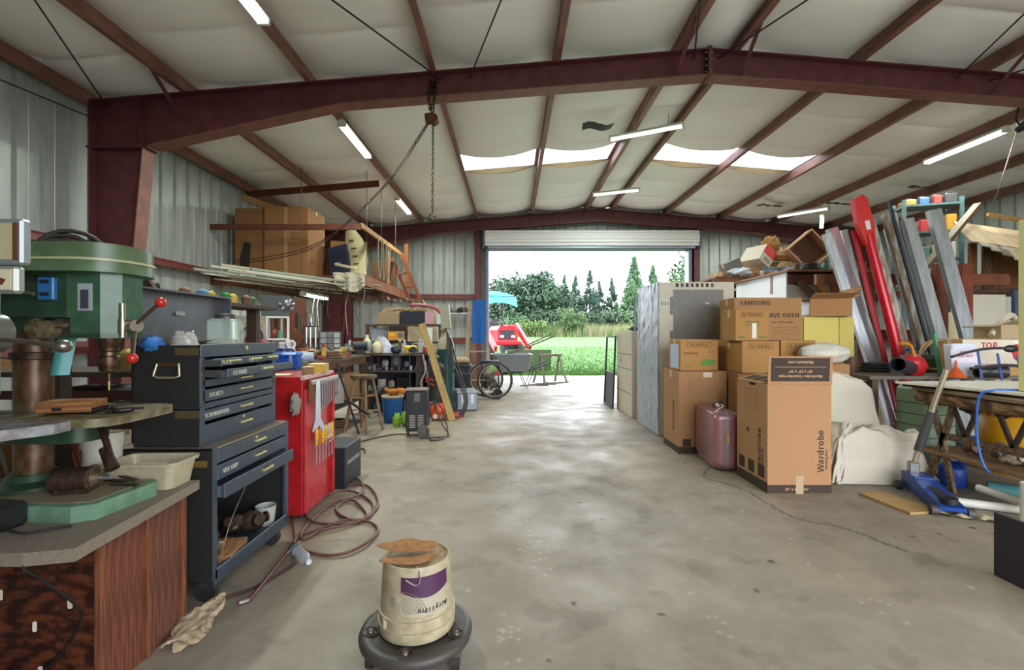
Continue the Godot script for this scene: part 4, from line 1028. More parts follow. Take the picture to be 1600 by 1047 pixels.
func make_loft():
	var o := thing("loft_platform", "timber storage loft hung under the roof along the sheet wall", "loft", V(-5.34, 0, -8.5))
	var br := wood("6b3826", "x")
	var yl := wood("b98a48", "z")
	var og := wood("9a5c30", "z")
	for k in 12: part(o, "deck_board", MB.new().box(V(1.325, 2.3, -0.14 - 0.285 * k), V(2.62, 0.025, 0.27)), wood(["7a5436", "84603e", "6e4a30"][k % 3], "x"))
	for k in 6: part(o, "joist", MB.new().box(V(0.25 + 0.46 * k, 2.22, -1.7), V(0.045, 0.135, 3.4)), wood("6a4630", "z"))
	part(o, "front_beam", MB.new().box(V(1.32, 2.22, 0.03), V(2.66, 0.16, 0.045)), br)
	part(o, "side_beam", MB.new().box(V(2.67, 2.24, -1.7), V(0.045, 0.19, 3.4)), og)
	part(o, "front_rail", MB.new().box(V(1.31, 3.17, 0.05), V(2.7, 0.1, 0.04)), br)
	part(o, "side_rail", MB.new().box(V(2.66, 3.2, -1.68), V(0.04, 0.09, 3.42)), yl)
	part(o, "rail_post", MB.new().box(V(2.63, 2.75, -1.85), V(0.06, 0.95, 0.09)), yl)
	part(o, "corner_post", MB.new().box(V(2.7, 2.83, -3.42), V(0.09, 1.4, 0.09)), og)
	for k in 4: part(o, "hanger_rod", MB.new().cyl(V([1.6, 2.62, 2.62, 2.62][k], 2.28, [0.06, -0.4, -1.4, -2.6][k]), V([1.6, 2.62, 2.62, 2.62][k], [4.22, 4.32, 4.32, 4.32][k], [0.06, -0.4, -1.4, -2.6][k]), 0.007, 0.007, 6), M("5a4a42", 0.5, 0.5))
	for k in 5: part(o, "rack_bracket", MB.new().tube([V(1.0 + 0.34 * k, 2.26, -0.1 - 0.25 * k), V(1.0 + 0.34 * k, 2.06, -0.1 - 0.25 * k), V(1.35 + 0.34 * k, 2.06, 0.1 - 0.25 * k), V(1.4 + 0.34 * k, 2.12, 0.12 - 0.25 * k)], 0.009, 5), M("3c3230", 0.6, 0.3))
	solo("roof_timber", "brown timber beam bolted crosswise under the purlins above the loft", "beam", MB.new().bar(V(-5.3, rtop(-5.3) - 0.06, -9.5), V(-2.66, rtop(-2.66) - 0.06, -9.5), 0.05, 0.12), wood("6b3826", "x"))
	# big cartons
	var a := carton("carton", "tall brown carton standing at the sheet wall end of the loft", V(-4.85, 2.315, -9.2), V(0.56, 1.28, 0.8), 0.0, "8f6440")
	part(a, "dark_tear", MB.new().prism([[-0.18, 0.1], [-0.02, 0.1], [0.02, 0.62], [-0.1, 0.66], [-0.18, 0.4]], 0.401, 0.404), M("2a2420", 0.7))
	var b := carton("carton", "tallest brown carton in the middle of the loft front", V(-4.16, 2.315, -9.15), V(0.8, 1.3, 0.8), 0.0, "96683f")
	part(b, "front_tape", MB.new().box(V(0, 0.65, 0.4015), V(0.06, 1.28, 0.002)), M("a58a62", 0.35))
	part(b, "printed_frame", MB.new().box(V(0.16, 0.85, 0.4012), V(0.2, 0.008, 0.002)).box(V(0.16, 0.66, 0.4012), V(0.2, 0.008, 0.002)).box(V(0.06, 0.755, 0.4012), V(0.008, 0.2, 0.002)), M("c4b496", 0.6))
	carton("carton", "brown carton with slanted top behind the navy panel on the loft", V(-3.35, 2.315, -9.8), V(0.7, 0.8, 0.6), 0.3, "946a42")
	carton("carton", "dark brown carton far back on the loft near the ladder", V(-3.0, 2.315, -11.2), V(0.5, 0.62, 0.5), 0.1, "6e4a30")
	solo("wood_brace", "pale timber brace lying over the loft cartons", "timber", MB.new().bar(V(-5.1, 3.86, -9.0), V(-4.4, 3.66, -9.6), 0.05, 0.12), wood("a87c44", "x"))
	# seats
	var s := thing("navy_seat_panel", "dark navy padded panel leaning on the loft cartons", "panel", V(-3.3, 2.315, -9.1), -0.15)
	part(s, "panel_pad", MB.new().box(V(0, 0.33, 0), V(0.42, 0.66, 0.08), V(-0.18, 0, 0.22), 0.02), M("232a40", 0.5, 0.0, "smudge", V(4, 4, 4)))
	part(s, "panel_strap", MB.new().box(V(0.02, 0.3, 0.08), V(0.08, 0.03, 0.02)), M("8a8a80", 0.4))
	var c := thing("cream_lounger", "cream moulded plastic lounger back standing on the loft", "lounger", V(-2.98, 2.315, -8.95), -0.35)
	part(c, "lounger_shell", MB.new().surf(10, 16, func(u, v):
		var w: float = 0.17 + 0.06 * sin(v * PI) - 0.05 * smoothstep(0.8, 1.0, v)
		return V((u - 0.5) * 2.0 * w + 0.22 * (1.0 - v) - 0.12, v * 0.92, 0.05 * sin(u * PI) - 0.12 * sin(v * 2.6))), M("c9bf96", 0.5, 0.0, "smudge", V(3, 3, 3)))
	for k in 4: part(c, "lounger_slot", MB.new().box(V(0.03 - 0.04 * k, 0.28 + 0.15 * k, -0.03 + [0.0, -0.02, -0.03, -0.01][k]), V(0.1, 0.018, 0.03)), M("4f4a3a", 0.7))
	solo("cream_tube", "short cream wooden arm poking out over the loft edge", "arm", MB.new().bar(V(-3.25, 2.55, -8.75), V(-2.75, 2.42, -8.4), 0.05, 0.05, Vector3.UP, 0.01), M("cbb894", 0.6))
	var fn := FastNoiseLite.new(); fn.seed = 12; fn.frequency = 3.0
	solo("draped_cloth", "pale cloth hanging over the front corner of the loft", "cloth", MB.new().surf(20, 16, func(u, v):
		return V(-0.28 + 0.56 * u + 0.06 * v, -0.36 * pow(v, 1.2) * (0.55 + 0.45 * sin(u * 2.8)), 0.1 * v + 0.05 * sin(u * 15.0) * (0.3 + v) + 0.04 * fn.get_noise_2d(u * 2.0, v * 2.0))), M("a8a08c", 0.9, 0.0, "weave", V(7, 7, 7)), V(-2.9, 2.36, -8.43))
	for k in 3:
		solo("rope_loop", "pale rope looped at the loft side, %s from its front" % ["first", "second", "third"][k], "rope", MB.new().tube(smooth([V(-2.64, 3.2, -9.4 - 0.35 * k), V(-2.62, 2.7, -9.3 - 0.35 * k), V(-2.63, 2.36, -9.45 - 0.3 * k), V(-2.62, 2.75, -9.55 - 0.33 * k), V(-2.63, 3.18, -9.6 - 0.35 * k)], 5), 0.01, 5), M("8f8a7e", 0.8), Vector3.ZERO, 0.0, "ropes on the loft")
	# long mouldings carried under the loft
	for k in 16:
		var t := k / 15.0
		var p := V(lerpf(-3.72, -4.72, t), 2.13 + 0.045 * (k % 3) + 0.02 * sin(k * 2.1), lerpf(-6.6, -7.35, t))
		p += V(0.42, 0, -1.0) * 0.32 * sin(k * 2.7)
		var q := p + V(1.05 + 0.12 * sin(k * 1.7), 0.02 * sin(k * 1.1), -2.5)
		solo("trim_moulding", "long thin pale moulding in the bundle slung under the loft", "moulding", MB.new().bar(p, q, 0.034 + 0.012 * (k % 2), 0.016 + 0.01 * (k % 3)), M(["b9b7a8", "8d9484", "a89f88", "77705e", "c9c6ba"][k % 5], 0.55, 0.0, "smudge", V(3, 3, 3)), Vector3.ZERO, 0.0, "mouldings slung under the loft")
	for k in 12:
		solo("scrap_stick", "short scrap stick poking out below the loft deck", "stick", MB.new().bar(V(-3.2 + 0.1 * k, 2.03 + 0.02 * (k % 3), -9.6 - 0.14 * k), V(-2.95 + 0.1 * k, 1.98 - 0.03 * (k % 4), -8.9 - 0.12 * k), 0.03, 0.025), wood(["7c6a54", "5a4c3e", "a08c6c"][k % 3], "z"), Vector3.ZERO, 0.0, "scrap sticks under the loft")
	# ladder
	var l := thing("wooden_ladder", "reddish wooden ladder leaning against the loft", "ladder", V(-1.42, 0, -11.2))
	for z in [-0.2, 0.2]: part(l, "ladder_rail", MB.new().bar(V(z * 0.8, 0.0, z), V(-1.3 + z * 0.8, 3.1, z), 0.08, 0.035, Vector3.BACK), wood("8a4a2e", "y"))
	for k in 9: part(l, "ladder_rung", MB.new().cyl(V(-0.13 * (k + 0.7) - 0.16, 0.31 * (k + 0.7), -0.2), V(-0.13 * (k + 0.7) + 0.16, 0.31 * (k + 0.7), 0.2), 0.016, 0.016, 8), wood("b07c50", "z"))

func make_hoist():
	var o := thing("chain_hoist", "rusty chain hoist hanging from the steel frame", "hoist", V(-0.98, 3.88, -5.78))
	part(o, "sling_chain", chain(chain(MB.new(), [V(-0.02, 0.55, -0.12), V(-0.03, 0.25, 0), V(0, 0.08, 0)], 0.045, 0.009), [V(0.03, 0.55, -0.12), V(0.035, 0.25, 0), V(0.01, 0.08, 0)], 0.045, 0.009), M("4a3a34", 0.5, 0.6, "rust", V(9, 9, 9)))
	part(o, "top_hook", MB.new().tube(smooth([V(0, 0.06, 0), V(0.03, 0.1, 0), V(0, 0.14, 0), V(-0.03, 0.1, 0)], 4), 0.01, 6), M("4a3a34", 0.5, 0.6))
	part(o, "hoist_block", MB.new().box(V(-0.02, 0, 0), V(0.11, 0.12, 0.08), V(0, 0, 0.12), 0.012).cyl(V(0.03, -0.01, -0.06), V(0.03, -0.01, 0.06), 0.055, 0.055, 16), M("6e3c24", 0.5, 0.4, "rust", V(9, 9, 9)))
	part(o, "load_chain", chain(MB.new(), [V(0.02, -0.06, 0), V(0.012, -1.12, 0)], 0.032, 0.006), M("43352f", 0.45, 0.7))
	part(o, "hook", MB.new().tube(smooth([V(0.012, -1.1, 0), V(0.012, -1.14, 0), V(-0.02, -1.17, 0), V(-0.025, -1.21, 0), V(0.012, -1.235, 0), V(0.04, -1.21, 0), V(0.038, -1.185, 0)], 4), 0.01, 8), M("4f3e36", 0.4, 0.7))
	var a := smooth([V(-0.03, -0.05, 0), V(-0.82, -0.5, -1.0), V(-2.2, -1.09, -2.1), V(-3.4, -1.27, -2.58), V(-4.0, -1.3, -2.68)], 5)
	var b := smooth([V(-0.05, -0.06, 0), V(-0.88, -0.55, -0.98), V(-2.2, -1.14, -2.08), V(-3.4, -1.32, -2.58), V(-4.0, -1.34, -2.68)], 5)
	part(o, "hand_chain", chain(MB.new(), a, 0.036, 0.0042), M("43352f", 0.45, 0.7))
	part(o, "hand_chain", chain(MB.new(), b, 0.036, 0.0042), M("43352f", 0.45, 0.7))

func make_lights():
	# twin and single tube strips, all the same kind of lamp
	var body := M("d9dcd6", 0.45)
	var tube := StandardMaterial3D.new()
	tube.albedo_color = Color("f2f6f0"); tube.roughness = 0.3
	tube.emission_enabled = true; tube.emission = Color(0.93, 1.0, 0.95); tube.emission_energy_multiplier = 0.9
	var list := [
		[V(-2.27, 4.13, -3.75), 0.0, 1.22, 2, "twin tube strip light at the top edge of the near roof"],
		[V(-2.33, 4.15, -7.1), 0.0, 1.22, 2, "twin tube strip light near the chain hoist"],
		[V(-2.42, 4.13, -10.6), 0.0, 1.22, 2, "twin tube strip light over the loft post"],
		[V(2.22, 4.62, -7.9), 1.1, 1.22, 1, "slanting single strip light below the ridge with a torn end"],
		[V(2.45, 4.62, -11.2), 1.2, 1.1, 1, "small strip light under the ridge near the roller door"],
		[V(6.97, 4.16, -7.35), 0.02, 1.3, 2, "twin tube strip light over the leaning metal channels"],
		[V(6.9, 4.17, -11.3), 0.75, 1.1, 1, "crooked strip light hanging over the box pile"],
		[V(-3.85, 2.02, -9.3), 0.0, 1.1, 2, "strip light fixed under the loft"]]
	for q in list:
		var o := thing("strip_light", q[4], "lamp", q[0], q[1], "strip lights")
		var L: float = q[2]
		part(o, "lamp_housing", MB.new().prism([[-0.06, 0.0], [0.06, 0.0], [0.035, 0.045], [-0.035, 0.045]], -L / 2, L / 2), body)
		for s in ([-0.035, 0.035] if q[3] == 2 else [0.0]):
			part(o, "lamp_tube", MB.new().cyl(V(s, -0.028, -L / 2 + 0.03), V(s, -0.028, L / 2 - 0.03), 0.017, 0.017, 12), tube)
		for e in [-1.0, 1.0]: part(o, "lamp_socket", MB.new().box(V(0, -0.022, e * (L / 2 - 0.015)), V(0.12, 0.055, 0.03), Vector3.ZERO, 0.004), M("c8cbc4", 0.4))
		part(o, "lamp_hanger", MB.new().cyl(V(0, 0.04, L * 0.3), V(0, 0.24, L * 0.3), 0.004, 0.004, 5), M("7a6a60", 0.5, 0.5))
		var al := AreaLight3D.new()
		al.name = "light"
		al.area_size = Vector2(0.1, L - 0.1)
		al.light_energy = LAMP
		al.light_color = Color(0.96, 1.0, 0.95)
		al.shadow_enabled = true
		al.position = V(0, -0.05, 0); al.rotation = V(-PI / 2, 0, 0)
		o.add_child(al)
	# torn vinyl by the slanting strip
	var fn := FastNoiseLite.new(); fn.seed = 5; fn.frequency = 6.0
	solo("torn_flap", "dark torn vinyl flap at the end of the slanting strip light", "flap", MB.new().surf(14, 5, func(u, v): return V(-0.5 * u, -0.03 * sin(u * 6.0) - 0.10 * u * (1.0 - v), (v - 0.5) * 0.22 * (1.0 - u * 0.8) + 0.03 * fn.get_noise_2d(u * 3.0, v * 3.0))), M("4c4a46", 0.7), V(1.62, 4.62, -7.65), 0.1)
	for k in 3:
		solo("torn_flap", ["frayed brown insulation tear near the box pile", "frayed dark insulation tear over the red pole", "small frayed insulation tear above the lumber rack"][k], "flap", MB.new().surf(12, 4, func(u, v): return V((u - 0.5) * 0.7, -0.05 - 0.05 * fn.get_noise_2d(u * 5.0 + k, v * 4.0), (v - 0.5) * 0.16 * (0.6 + 0.4 * sin(u * 9.0)))), M(["7d6a48", "5a5650", "6a6860"][k], 0.85, 0.0, "rust", V(6, 6, 6)), [V(6.3, 4.46, -11.6), V(7.6, 4.34, -11.0), V(8.3, 4.28, -9.6)][k], 0.2)
	var pt := thing("hanging_strip", "cream insulation strip dangling beside the crooked light", "strip", V(7.35, 3.78, -11.3))
	part(pt, "strip_tail", MB.new().surf(3, 8, func(u, v): return V((u - 0.5) * 0.1, v * 0.62, 0.03 * sin(v * 5.0))), M("cfc4a0", 0.8))
	var sp := thing("flood_lamp", "small black flood lamp clamped to a purlin", "lamp", V(6.62, 3.95, -6.15), 0.4)
	part(sp, "lamp_head", MB.new().at(Vector3.ZERO, 0, 1.1).lathe([[0, -0.08], [0.035, -0.08], [0.05, -0.02], [0.075, 0.07], [0.068, 0.07], [0, 0.05]], 16), M("22242c", 0.4))
	part(sp, "lamp_clamp", MB.new().tube([V(0, 0.02, -0.04), V(0, 0.12, -0.08), V(0, 0.26, -0.05)], 0.012, 6), M("22242c", 0.4))
	solo("ceiling_cord", "pale cord sagging along the purlin over the metal channels", "cord", MB.new().tube(smooth([V(6.6, 3.95, -6.2), V(8.2, 3.75, -8.0), V(9.6, 3.86, -9.5)], 8), 0.008, 5), M("c4bda8", 0.7))

func make_wall_bench():
	var o := thing("wall_workbench", "long dark workbench cluttered with tools along the sheet wall side", "workbench", V(-2.2, 0, -4.4))
	part(o, "bench_top", MB.new().box(V(-0.42, 0.93, -1.4), V(0.84, 0.045, 3.4), Vector3.ZERO, 0.004), M("6d5a48", 0.75, 0.0, "grain", V(8, 8, 1)))
	for z in [0.2, -1.3, -2.9]:
		for x in [-0.06, -0.78]: part(o, "bench_leg", MB.new().box(V(x, 0.455, z), V(0.09, 0.91, 0.09)), wood("5c4636", "y"))
	part(o, "bench_shelf", MB.new().box(V(-0.42, 0.3, -1.4), V(0.74, 0.03, 3.2)), dirty("4a4038"))
	part(o, "apron", MB.new().box(V(-0.03, 0.87, -1.4), V(0.03, 0.08, 3.3)), wood("6a4c38", "z"))
	# back board with tools
	var pb := thing("tool_board", "brown tool board with hanging tools above the wall bench", "tool board", V(-2.93, 0.955, -6.25), 0.5)
	part(pb, "board", MB.new().box(V(0, 0.42, 0), V(0.42, 0.7, 0.02)), wood("7f4d30", "y"))
	part(pb, "board_frame", MB.new().box(V(-0.2, 0.3, -0.02), V(0.04, 0.6, 0.04)).box(V(0.2, 0.3, -0.02), V(0.04, 0.6, 0.04)), wood("5f3c28", "y"))
	for k in 6: part(pb, "hung_tool", MB.new().cyl(V(-0.15 + 0.06 * k, 0.62 - 0.03 * (k % 3), 0.022), V(-0.15 + 0.06 * k, 0.4 - 0.05 * (k % 2), 0.022), 0.012, 0.018, 8), M(["26221e", "c8c4b8", "3a2c24", "8a3a2a", "26221e", "55504a"][k], 0.5))
	for k in 4:
		var pts := arc(V(-2.83 + 0.03 * k, 1.28 - 0.07 * k, -6.1 + 0.02 * k), 0.11 + 0.02 * k, PI, TAU, 10, V(0.9, 0, -0.4), Vector3.UP)
		solo("hung_cord", "loop of cord %s hanging below the tool board" % ["red", "black", "tan", "brown"][k], "cord", MB.new().tube(pts, 0.008, 5), M(["7a3a2c", "2a2624", "8a6a58", "54342a"][k], 0.7), Vector3.ZERO, 0.0, "cords under the tool board")
	# upright white board with a hose ring, white frame, vent box
	var ub := thing("ring_board", "pale board with a big hose ring behind the glass jar", "board", V(-2.93, 0.955, -5.35), 0.45)
	part(ub, "board", MB.new().box(V(0, 0.26, 0), V(0.28, 0.5, 0.02)), M("a39a88", 0.7, 0.0, "grime", V(4, 4, 4)))
	part(ub, "hose_ring", torus(V(0, 0.28, 0.025), 0.11, 0.012, Vector3.RIGHT, Vector3.UP), M("3c3a34", 0.5))
	part(ub, "red_handle", MB.new().cyl(V(-0.02, 0.28, 0.03), V(0.03, 0.38, 0.03), 0.012), M("8c3a2c", 0.5))
	var wf := thing("white_shelf_box", "white open shelf box beside the ring board", "shelf", V(-2.78, 1.2, -5.65), 0.4)
	part(wf, "shelf_frame", MB.new().box(V(0, 0.0, 0), V(0.24, 0.02, 0.2)).box(V(0, 0.26, 0), V(0.24, 0.02, 0.2)).box(V(-0.11, 0.13, 0), V(0.02, 0.25, 0.2)).box(V(0.11, 0.13, 0), V(0.02, 0.25, 0.2)), M("d8d8d2", 0.5))
	part(wf, "shelf_post", MB.new().box(V(0, -0.12, 0), V(0.12, 0.23, 0.12)), M("8d8678", 0.7))
	part(wf, "green_tin", MB.new().cyl(V(0.03, 0.01, 0.02), V(0.03, 0.1, 0.02), 0.04), M("5f8a78", 0.4))
	part(wf, "copper_knob", MB.new().blob(V(-0.04, 0.07, 0.05), V(0.04, 0.05, 0.04), 0.0, 3), M("8a4a34", 0.4, 0.4))
	var gb := thing("grey_vent_box", "dark grey metal cabinet on the shelf box above the wall bench", "cabinet", V(-2.84, 1.475, -5.72), 0.4)
	part(gb, "cabinet_body", MB.new().box(V(0, 0.12, 0), V(0.3, 0.24, 0.2), Vector3.ZERO, 0.005), M("4a4e50", 0.5, 0.2))
	part(gb, "valve_cluster", lump(MB.new(), V(0.12, 0.14, 0.1), 0.13, 5), M("8d9296", 0.35, 0.7))
	var rb := thing("red_tool_bag", "dark red tool bag on the wall bench behind the blue toolbox", "bag", V(-2.72, 0.955, -5.0), 0.3)
	part(rb, "bag_body", MB.new().prism([[-0.2, 0], [0.2, 0], [0.17, 0.2], [0.05, 0.26], [-0.16, 0.24]], -0.1, 0.1), M("8a1c26", 0.6, 0.0, "weave", V(8, 8, 8)))
	part(rb, "bag_handle", MB.new().tube(arc(V(0, 0.22, 0), 0.08, 0, PI, 8), 0.012, 6), M("5c1018", 0.6))
	bottle("oil_bottle", "brown oil bottle with a white cap beside the glass jar", V(-2.5, 0.955, -4.6), 0.26, 0.06, M("5a4240", 0.35), M("e4e2da", 0.4), 0.45, "", true)
	bottle("spray_bottle", "pale blue bottle on the wall bench by the red bag", V(-2.55, 0.955, -4.82), 0.18, 0.035, M("8fa8c8", 0.35), M("b8c4d4", 0.4))
	solo("detergent_pack", "white and pink detergent pack next to the red tool bag", "pack", MB.new().box(V(0, 0.11, 0), V(0.17, 0.22, 0.1), V(0, 0.3, 0.1), 0.02).box(V(0.01, 0.07, 0.052), V(0.13, 0.07, 0.01), V(0, 0.3, 0.1)), M("c9bccc", 0.5, 0.0, "grime", V(9, 9, 9)), V(-2.6, 0.955, -5.5))
	solo("tape_roll", "white masking tape roll lying over the blue toolbox", "tape", MB.new().pipe(V(-0.02, 0.04, -0.02), V(0.02, 0.04, 0.02), 0.04, 0.018, 18), M("e2dccc", 0.6), V(-1.96, 1.128, -4.2))
	solo("poster_tube", "pale blue rolled tube lying behind the blue toolbox", "tube", MB.new().pipe(V(-0.28, 0.05, 0.05), V(0.2, 0.06, -0.1), 0.045, 0.006, 14), M("9fb0c4", 0.5), V(-2.12, 0.98, -4.5))
	# trophy with three chrome columns
	var tr := thing("trophy", "tall trophy with three chrome columns on the wall bench", "trophy", V(-2.62, 0.955, -6.2))
	part(tr, "trophy_base", MB.new().box(V(0, 0.03, 0), V(0.2, 0.06, 0.14), Vector3.ZERO, 0.005), M("4a3428", 0.4))
	for k in 3: part(tr, "trophy_column", MB.new().cyl(V(-0.06 + 0.06 * k, 0.06, 0.02 * (k % 2)), V(-0.06 + 0.06 * k, 0.4, 0.02 * (k % 2)), 0.012, 0.012, 10), M("d4d8dc", 0.15, 0.95))
	part(tr, "trophy_plate", MB.new().box(V(0, 0.405, 0), V(0.18, 0.015, 0.1)), M("2c2a28", 0.4))
	part(tr, "trophy_figure", MB.new().lathe([[0, 0.41], [0.02, 0.415], [0.008, 0.45], [0.014, 0.5], [0.01, 0.53], [0.016, 0.55], [0, 0.57]], 10).tube([V(-0.03, 0.57, 0), V(0, 0.51, 0), V(0.03, 0.57, 0)], 0.006, 5), M("d4d8dc", 0.2, 0.95))
	# nuts-and-bolts cabinet and grinder
	var oc := thing("parts_organizer", "grey steel parts organizer with small drawers on the wall bench", "organizer", V(-2.62, 0.955, -6.85), 0.35)
	part(oc, "organizer_shell", MB.new().box(V(0, 0.17, -0.02), V(0.3, 0.34, 0.16), Vector3.ZERO, 0.004), M("4c4844", 0.5, 0.2))
	for k in 12: part(oc, "small_drawer", MB.new().box(V(-0.09 + 0.09 * (k % 3), 0.05 + 0.08 * (k / 3), 0.066), V(0.08, 0.068, 0.015), Vector3.ZERO, 0.003), M(["8d9094", "6a6660", "a4a8a8"][k % 3], 0.4))
	var gr := thing("bench_grinder", "dark bench grinder with grey wheels at the end of the wall bench", "grinder", V(-2.3, 0.955, -7.2), 0.2)
	part(gr, "grinder_motor", MB.new().cyl(V(-0.1, 0.13, 0), V(0.1, 0.13, 0), 0.07, 0.07, 16).box(V(0, 0.04, 0), V(0.12, 0.08, 0.12)), M("2e3238", 0.5, 0.3))
	for s in [-1.0, 1.0]: part(gr, "grinder_wheel", MB.new().cyl(V(s * 0.13, 0.13, 0), V(s * 0.16, 0.13, 0), 0.085, 0.085, 20), M("8f959c", 0.6))
	for k in 14:
		var nm: String = ["brown oily casting", "dark gear housing", "small rusty pulley", "yellow plastic clamp", "grey pipe fitting", "tan spool of cord", "black coupling"][k % 7]
		var wh: String = " on the near half of the wall bench" if k < 7 else " on the far half of the wall bench"
		solo("bench_part", nm + wh, "machine part", lump(MB.new(), V(0, 0.065, 0), 0.115 + 0.02 * (k % 3), 200 + k), M(["5c4028", "332e2a", "6e4a30", "b89a30", "6c6c68", "a08a60", "24211e"][k % 7], 0.5, 0.3, "rust", V(8, 8, 8)), V(-2.43, 0.957, -4.85 - 0.19 * k), 0.0, "parts on the wall bench")
	for k in 6:
		carton("carton", ["pink folded carton under the wall bench", "grey carton under the wall bench", "lilac carton under the far wall bench", "brown carton under the wall bench near the red cabinet", "white carton under the wall bench", "tan carton at the far end under the wall bench"][k], V(-2.5 + 0.05 * (k % 2), 0.317, -4.5 - 0.5 * k), V(0.3, 0.3 + 0.04 * (k % 3), 0.26), 0.2 * k, ["b89aa4", "7a7a78", "a89ab0", "8a6444", "bdb8b0", "9c7a54"][k])
	solo("prop_bar", "dark angled iron bar leaning on the wall bench front", "bar", MB.new().bar(V(-1.9, 0.02, -5.9), V(-2.16, 0.9, -5.85), 0.035, 0.02).bar(V(-2.0, 0.42, -5.88), V(-1.72, 0.3, -5.7), 0.03, 0.02), M("2a2624", 0.6, 0.4))

func make_cross_bench():
	var o := thing("cross_workbench", "dark workbench with lower shelves across the end of the wall bench", "workbench", V(-1.85, 0, -7.55))
	part(o, "bench_top", MB.new().box(V(0, 0.95, -0.2), V(1.16, 0.04, 0.72), Vector3.ZERO, 0.004), M("74685c", 0.75, 0.0, "grain", V(1, 8, 8)))
	part(o, "steel_post", MB.new().box(V(0.4, 0.465, 0.08), V(0.1, 0.93, 0.1)), M("4f4640", 0.6, 0.2, "rust", V(4, 4, 4)))
	part(o, "steel_post", MB.new().box(V(0.53, 0.465, 0.02), V(0.05, 0.93, 0.05)), M("2c3244", 0.5, 0.2))
	for x in [-0.52, 0.5]: part(o, "bench_leg", MB.new().box(V(x, 0.465, -0.5), V(0.07, 0.93, 0.07)), M("3a3a40", 0.6, 0.2))
	part(o, "bench_leg", MB.new().box(V(-0.52, 0.465, 0.1), V(0.05, 0.93, 0.05)), M("8a8a8c", 0.5, 0.3))
	part(o, "middle_shelf", MB.new().box(V(-0.08, 0.68, -0.2), V(0.92, 0.03, 0.6)), dirty("5c5048"))
	part(o, "lower_shelf", MB.new().box(V(-0.08, 0.34, -0.2), V(0.92, 0.03, 0.6)), dirty("4a4a52"))
	part(o, "back_panel", MB.new().box(V(0, 0.5, -0.53), V(1.1, 0.86, 0.02)), M("262c38", 0.6))
	for k in 10:
		var mid := k < 5
		solo("scrap_metal", "%s bent metal scrap on the %s shelf of the cross workbench" % [["silver", "grey", "tan", "navy", "pale"][k % 5], "middle" if mid else "lower"], "scrap metal", MB.new().bar(V(-0.12, 0.02, 0.02), V(0.12, 0.03 + 0.02 * (k % 3), -0.03), 0.05, 0.015).bar(V(0.0, 0.03, 0.0), V(0.15, 0.08 - 0.02 * (k % 2), 0.08), 0.03, 0.01).cyl(V(-0.08, 0.0, -0.08), V(-0.08, 0.07, -0.08), 0.03), M(["aeb4bc", "6c7078", "8d8478", "3c4250", "b9b4aa"][k % 5], 0.4, 0.5), V(-2.28 + 0.19 * (k % 5), 0.697 if mid else 0.357, -7.58), PI / 2, "scrap under the cross workbench")
	var white := M("dcd9cc", 0.4)
	bottle("white_jug", "tall cream bottle at the near corner of the cross workbench", V(-2.26, 0.972, -7.42), 0.28, 0.06, M("d8cfa8", 0.4), M("e6e0cc", 0.4), 0.35)
	bottle("white_jug", "cream jug with handle in front of the plastic sack", V(-2.1, 0.972, -7.4), 0.2, 0.075, M("d5cba8", 0.4), M("cfc6a4", 0.4), 0.4, "", true)
	bottle("green_bottle", "dark green jar beside the cream bottle", V(-2.18, 0.972, -7.5), 0.1, 0.05, M("1f4a34", 0.3), M("20382c", 0.4), 0.6)
	bottle("water_bottle", "clear water bottle behind the yellow power tool", V(-1.72, 0.972, -7.6), 0.2, 0.035, glass("dfe8f0", 0.35), M("e8e8ec", 0.4), 0.4)
	bottle("water_bottle", "clear water bottle near the steel post of the cross workbench", V(-1.44, 0.972, -7.45), 0.21, 0.035, glass("dfe8f0", 0.35), M("e8e8ec", 0.4), 0.4)
	var fn := FastNoiseLite.new(); fn.seed = 21; fn.frequency = 4.0
	solo("plastic_sack", "white and lavender plastic sack on the cross workbench", "bag", MB.new().surf(18, 10, func(a, b): return V(0.14 * cos(a * TAU) * (1.0 - 0.55 * b) - 0.1 * b, 0.24 * b, -0.09 * sin(a * TAU) * (1.0 - 0.5 * b)) * (1.0 + 0.3 * fn.get_noise_2d(a * 4.0, b * 3.0)), true), M("c4c4d8", 0.35, 0.0, "smudge", V(6, 6, 6)), V(-1.96, 0.972, -7.5))
	solo("black_sack", "small black bundle in front of the plastic sack", "bag", MB.new().blob(V(0, 0.05, 0), V(0.08, 0.06, 0.07), 0.6, 7), M("20242e", 0.5), V(-1.8, 0.972, -7.36))
	var yt := thing("power_tool", "yellow and black power tool on the cross workbench", "power tool", V(-1.58, 0.972, -7.42), 0.1)
	part(yt, "tool_body", MB.new().box(V(0, 0.08, 0), V(0.2, 0.07, 0.08), Vector3.ZERO, 0.02), M("d2b81c", 0.4))
	part(yt, "tool_grip", MB.new().box(V(-0.06, 0.04, 0), V(0.05, 0.1, 0.06), V(0, 0, 0.2), 0.01), M("c9ae20", 0.4))
	part(yt, "tool_motor", MB.new().cyl(V(0.04, 0.05, -0.05), V(0.04, 0.05, 0.06), 0.05, 0.05, 14), M("26242a", 0.4))
	solo("red_tin", "small red tin at the edge of the cross workbench", "tin", MB.new().lathe([[0, 0], [0.04, 0], [0.04, 0.09], [0.03, 0.1], [0, 0.1]], 14), M("a8222a", 0.4), V(-1.345, 0.972, -7.4))
	solo("red_tin", "little red and white cup at the cream bottle", "tin", MB.new().lathe([[0, 0], [0.03, 0], [0.04, 0.07], [0.035, 0.07], [0, 0.01]], 14), M("b8545a", 0.4), V(-2.35, 0.972, -7.35))
	# stacked storage behind the bench
	var st := thing("storage_rack", "low storage rack behind the cross workbench carrying boxes", "rack", V(-1.85, 0, -8.35))
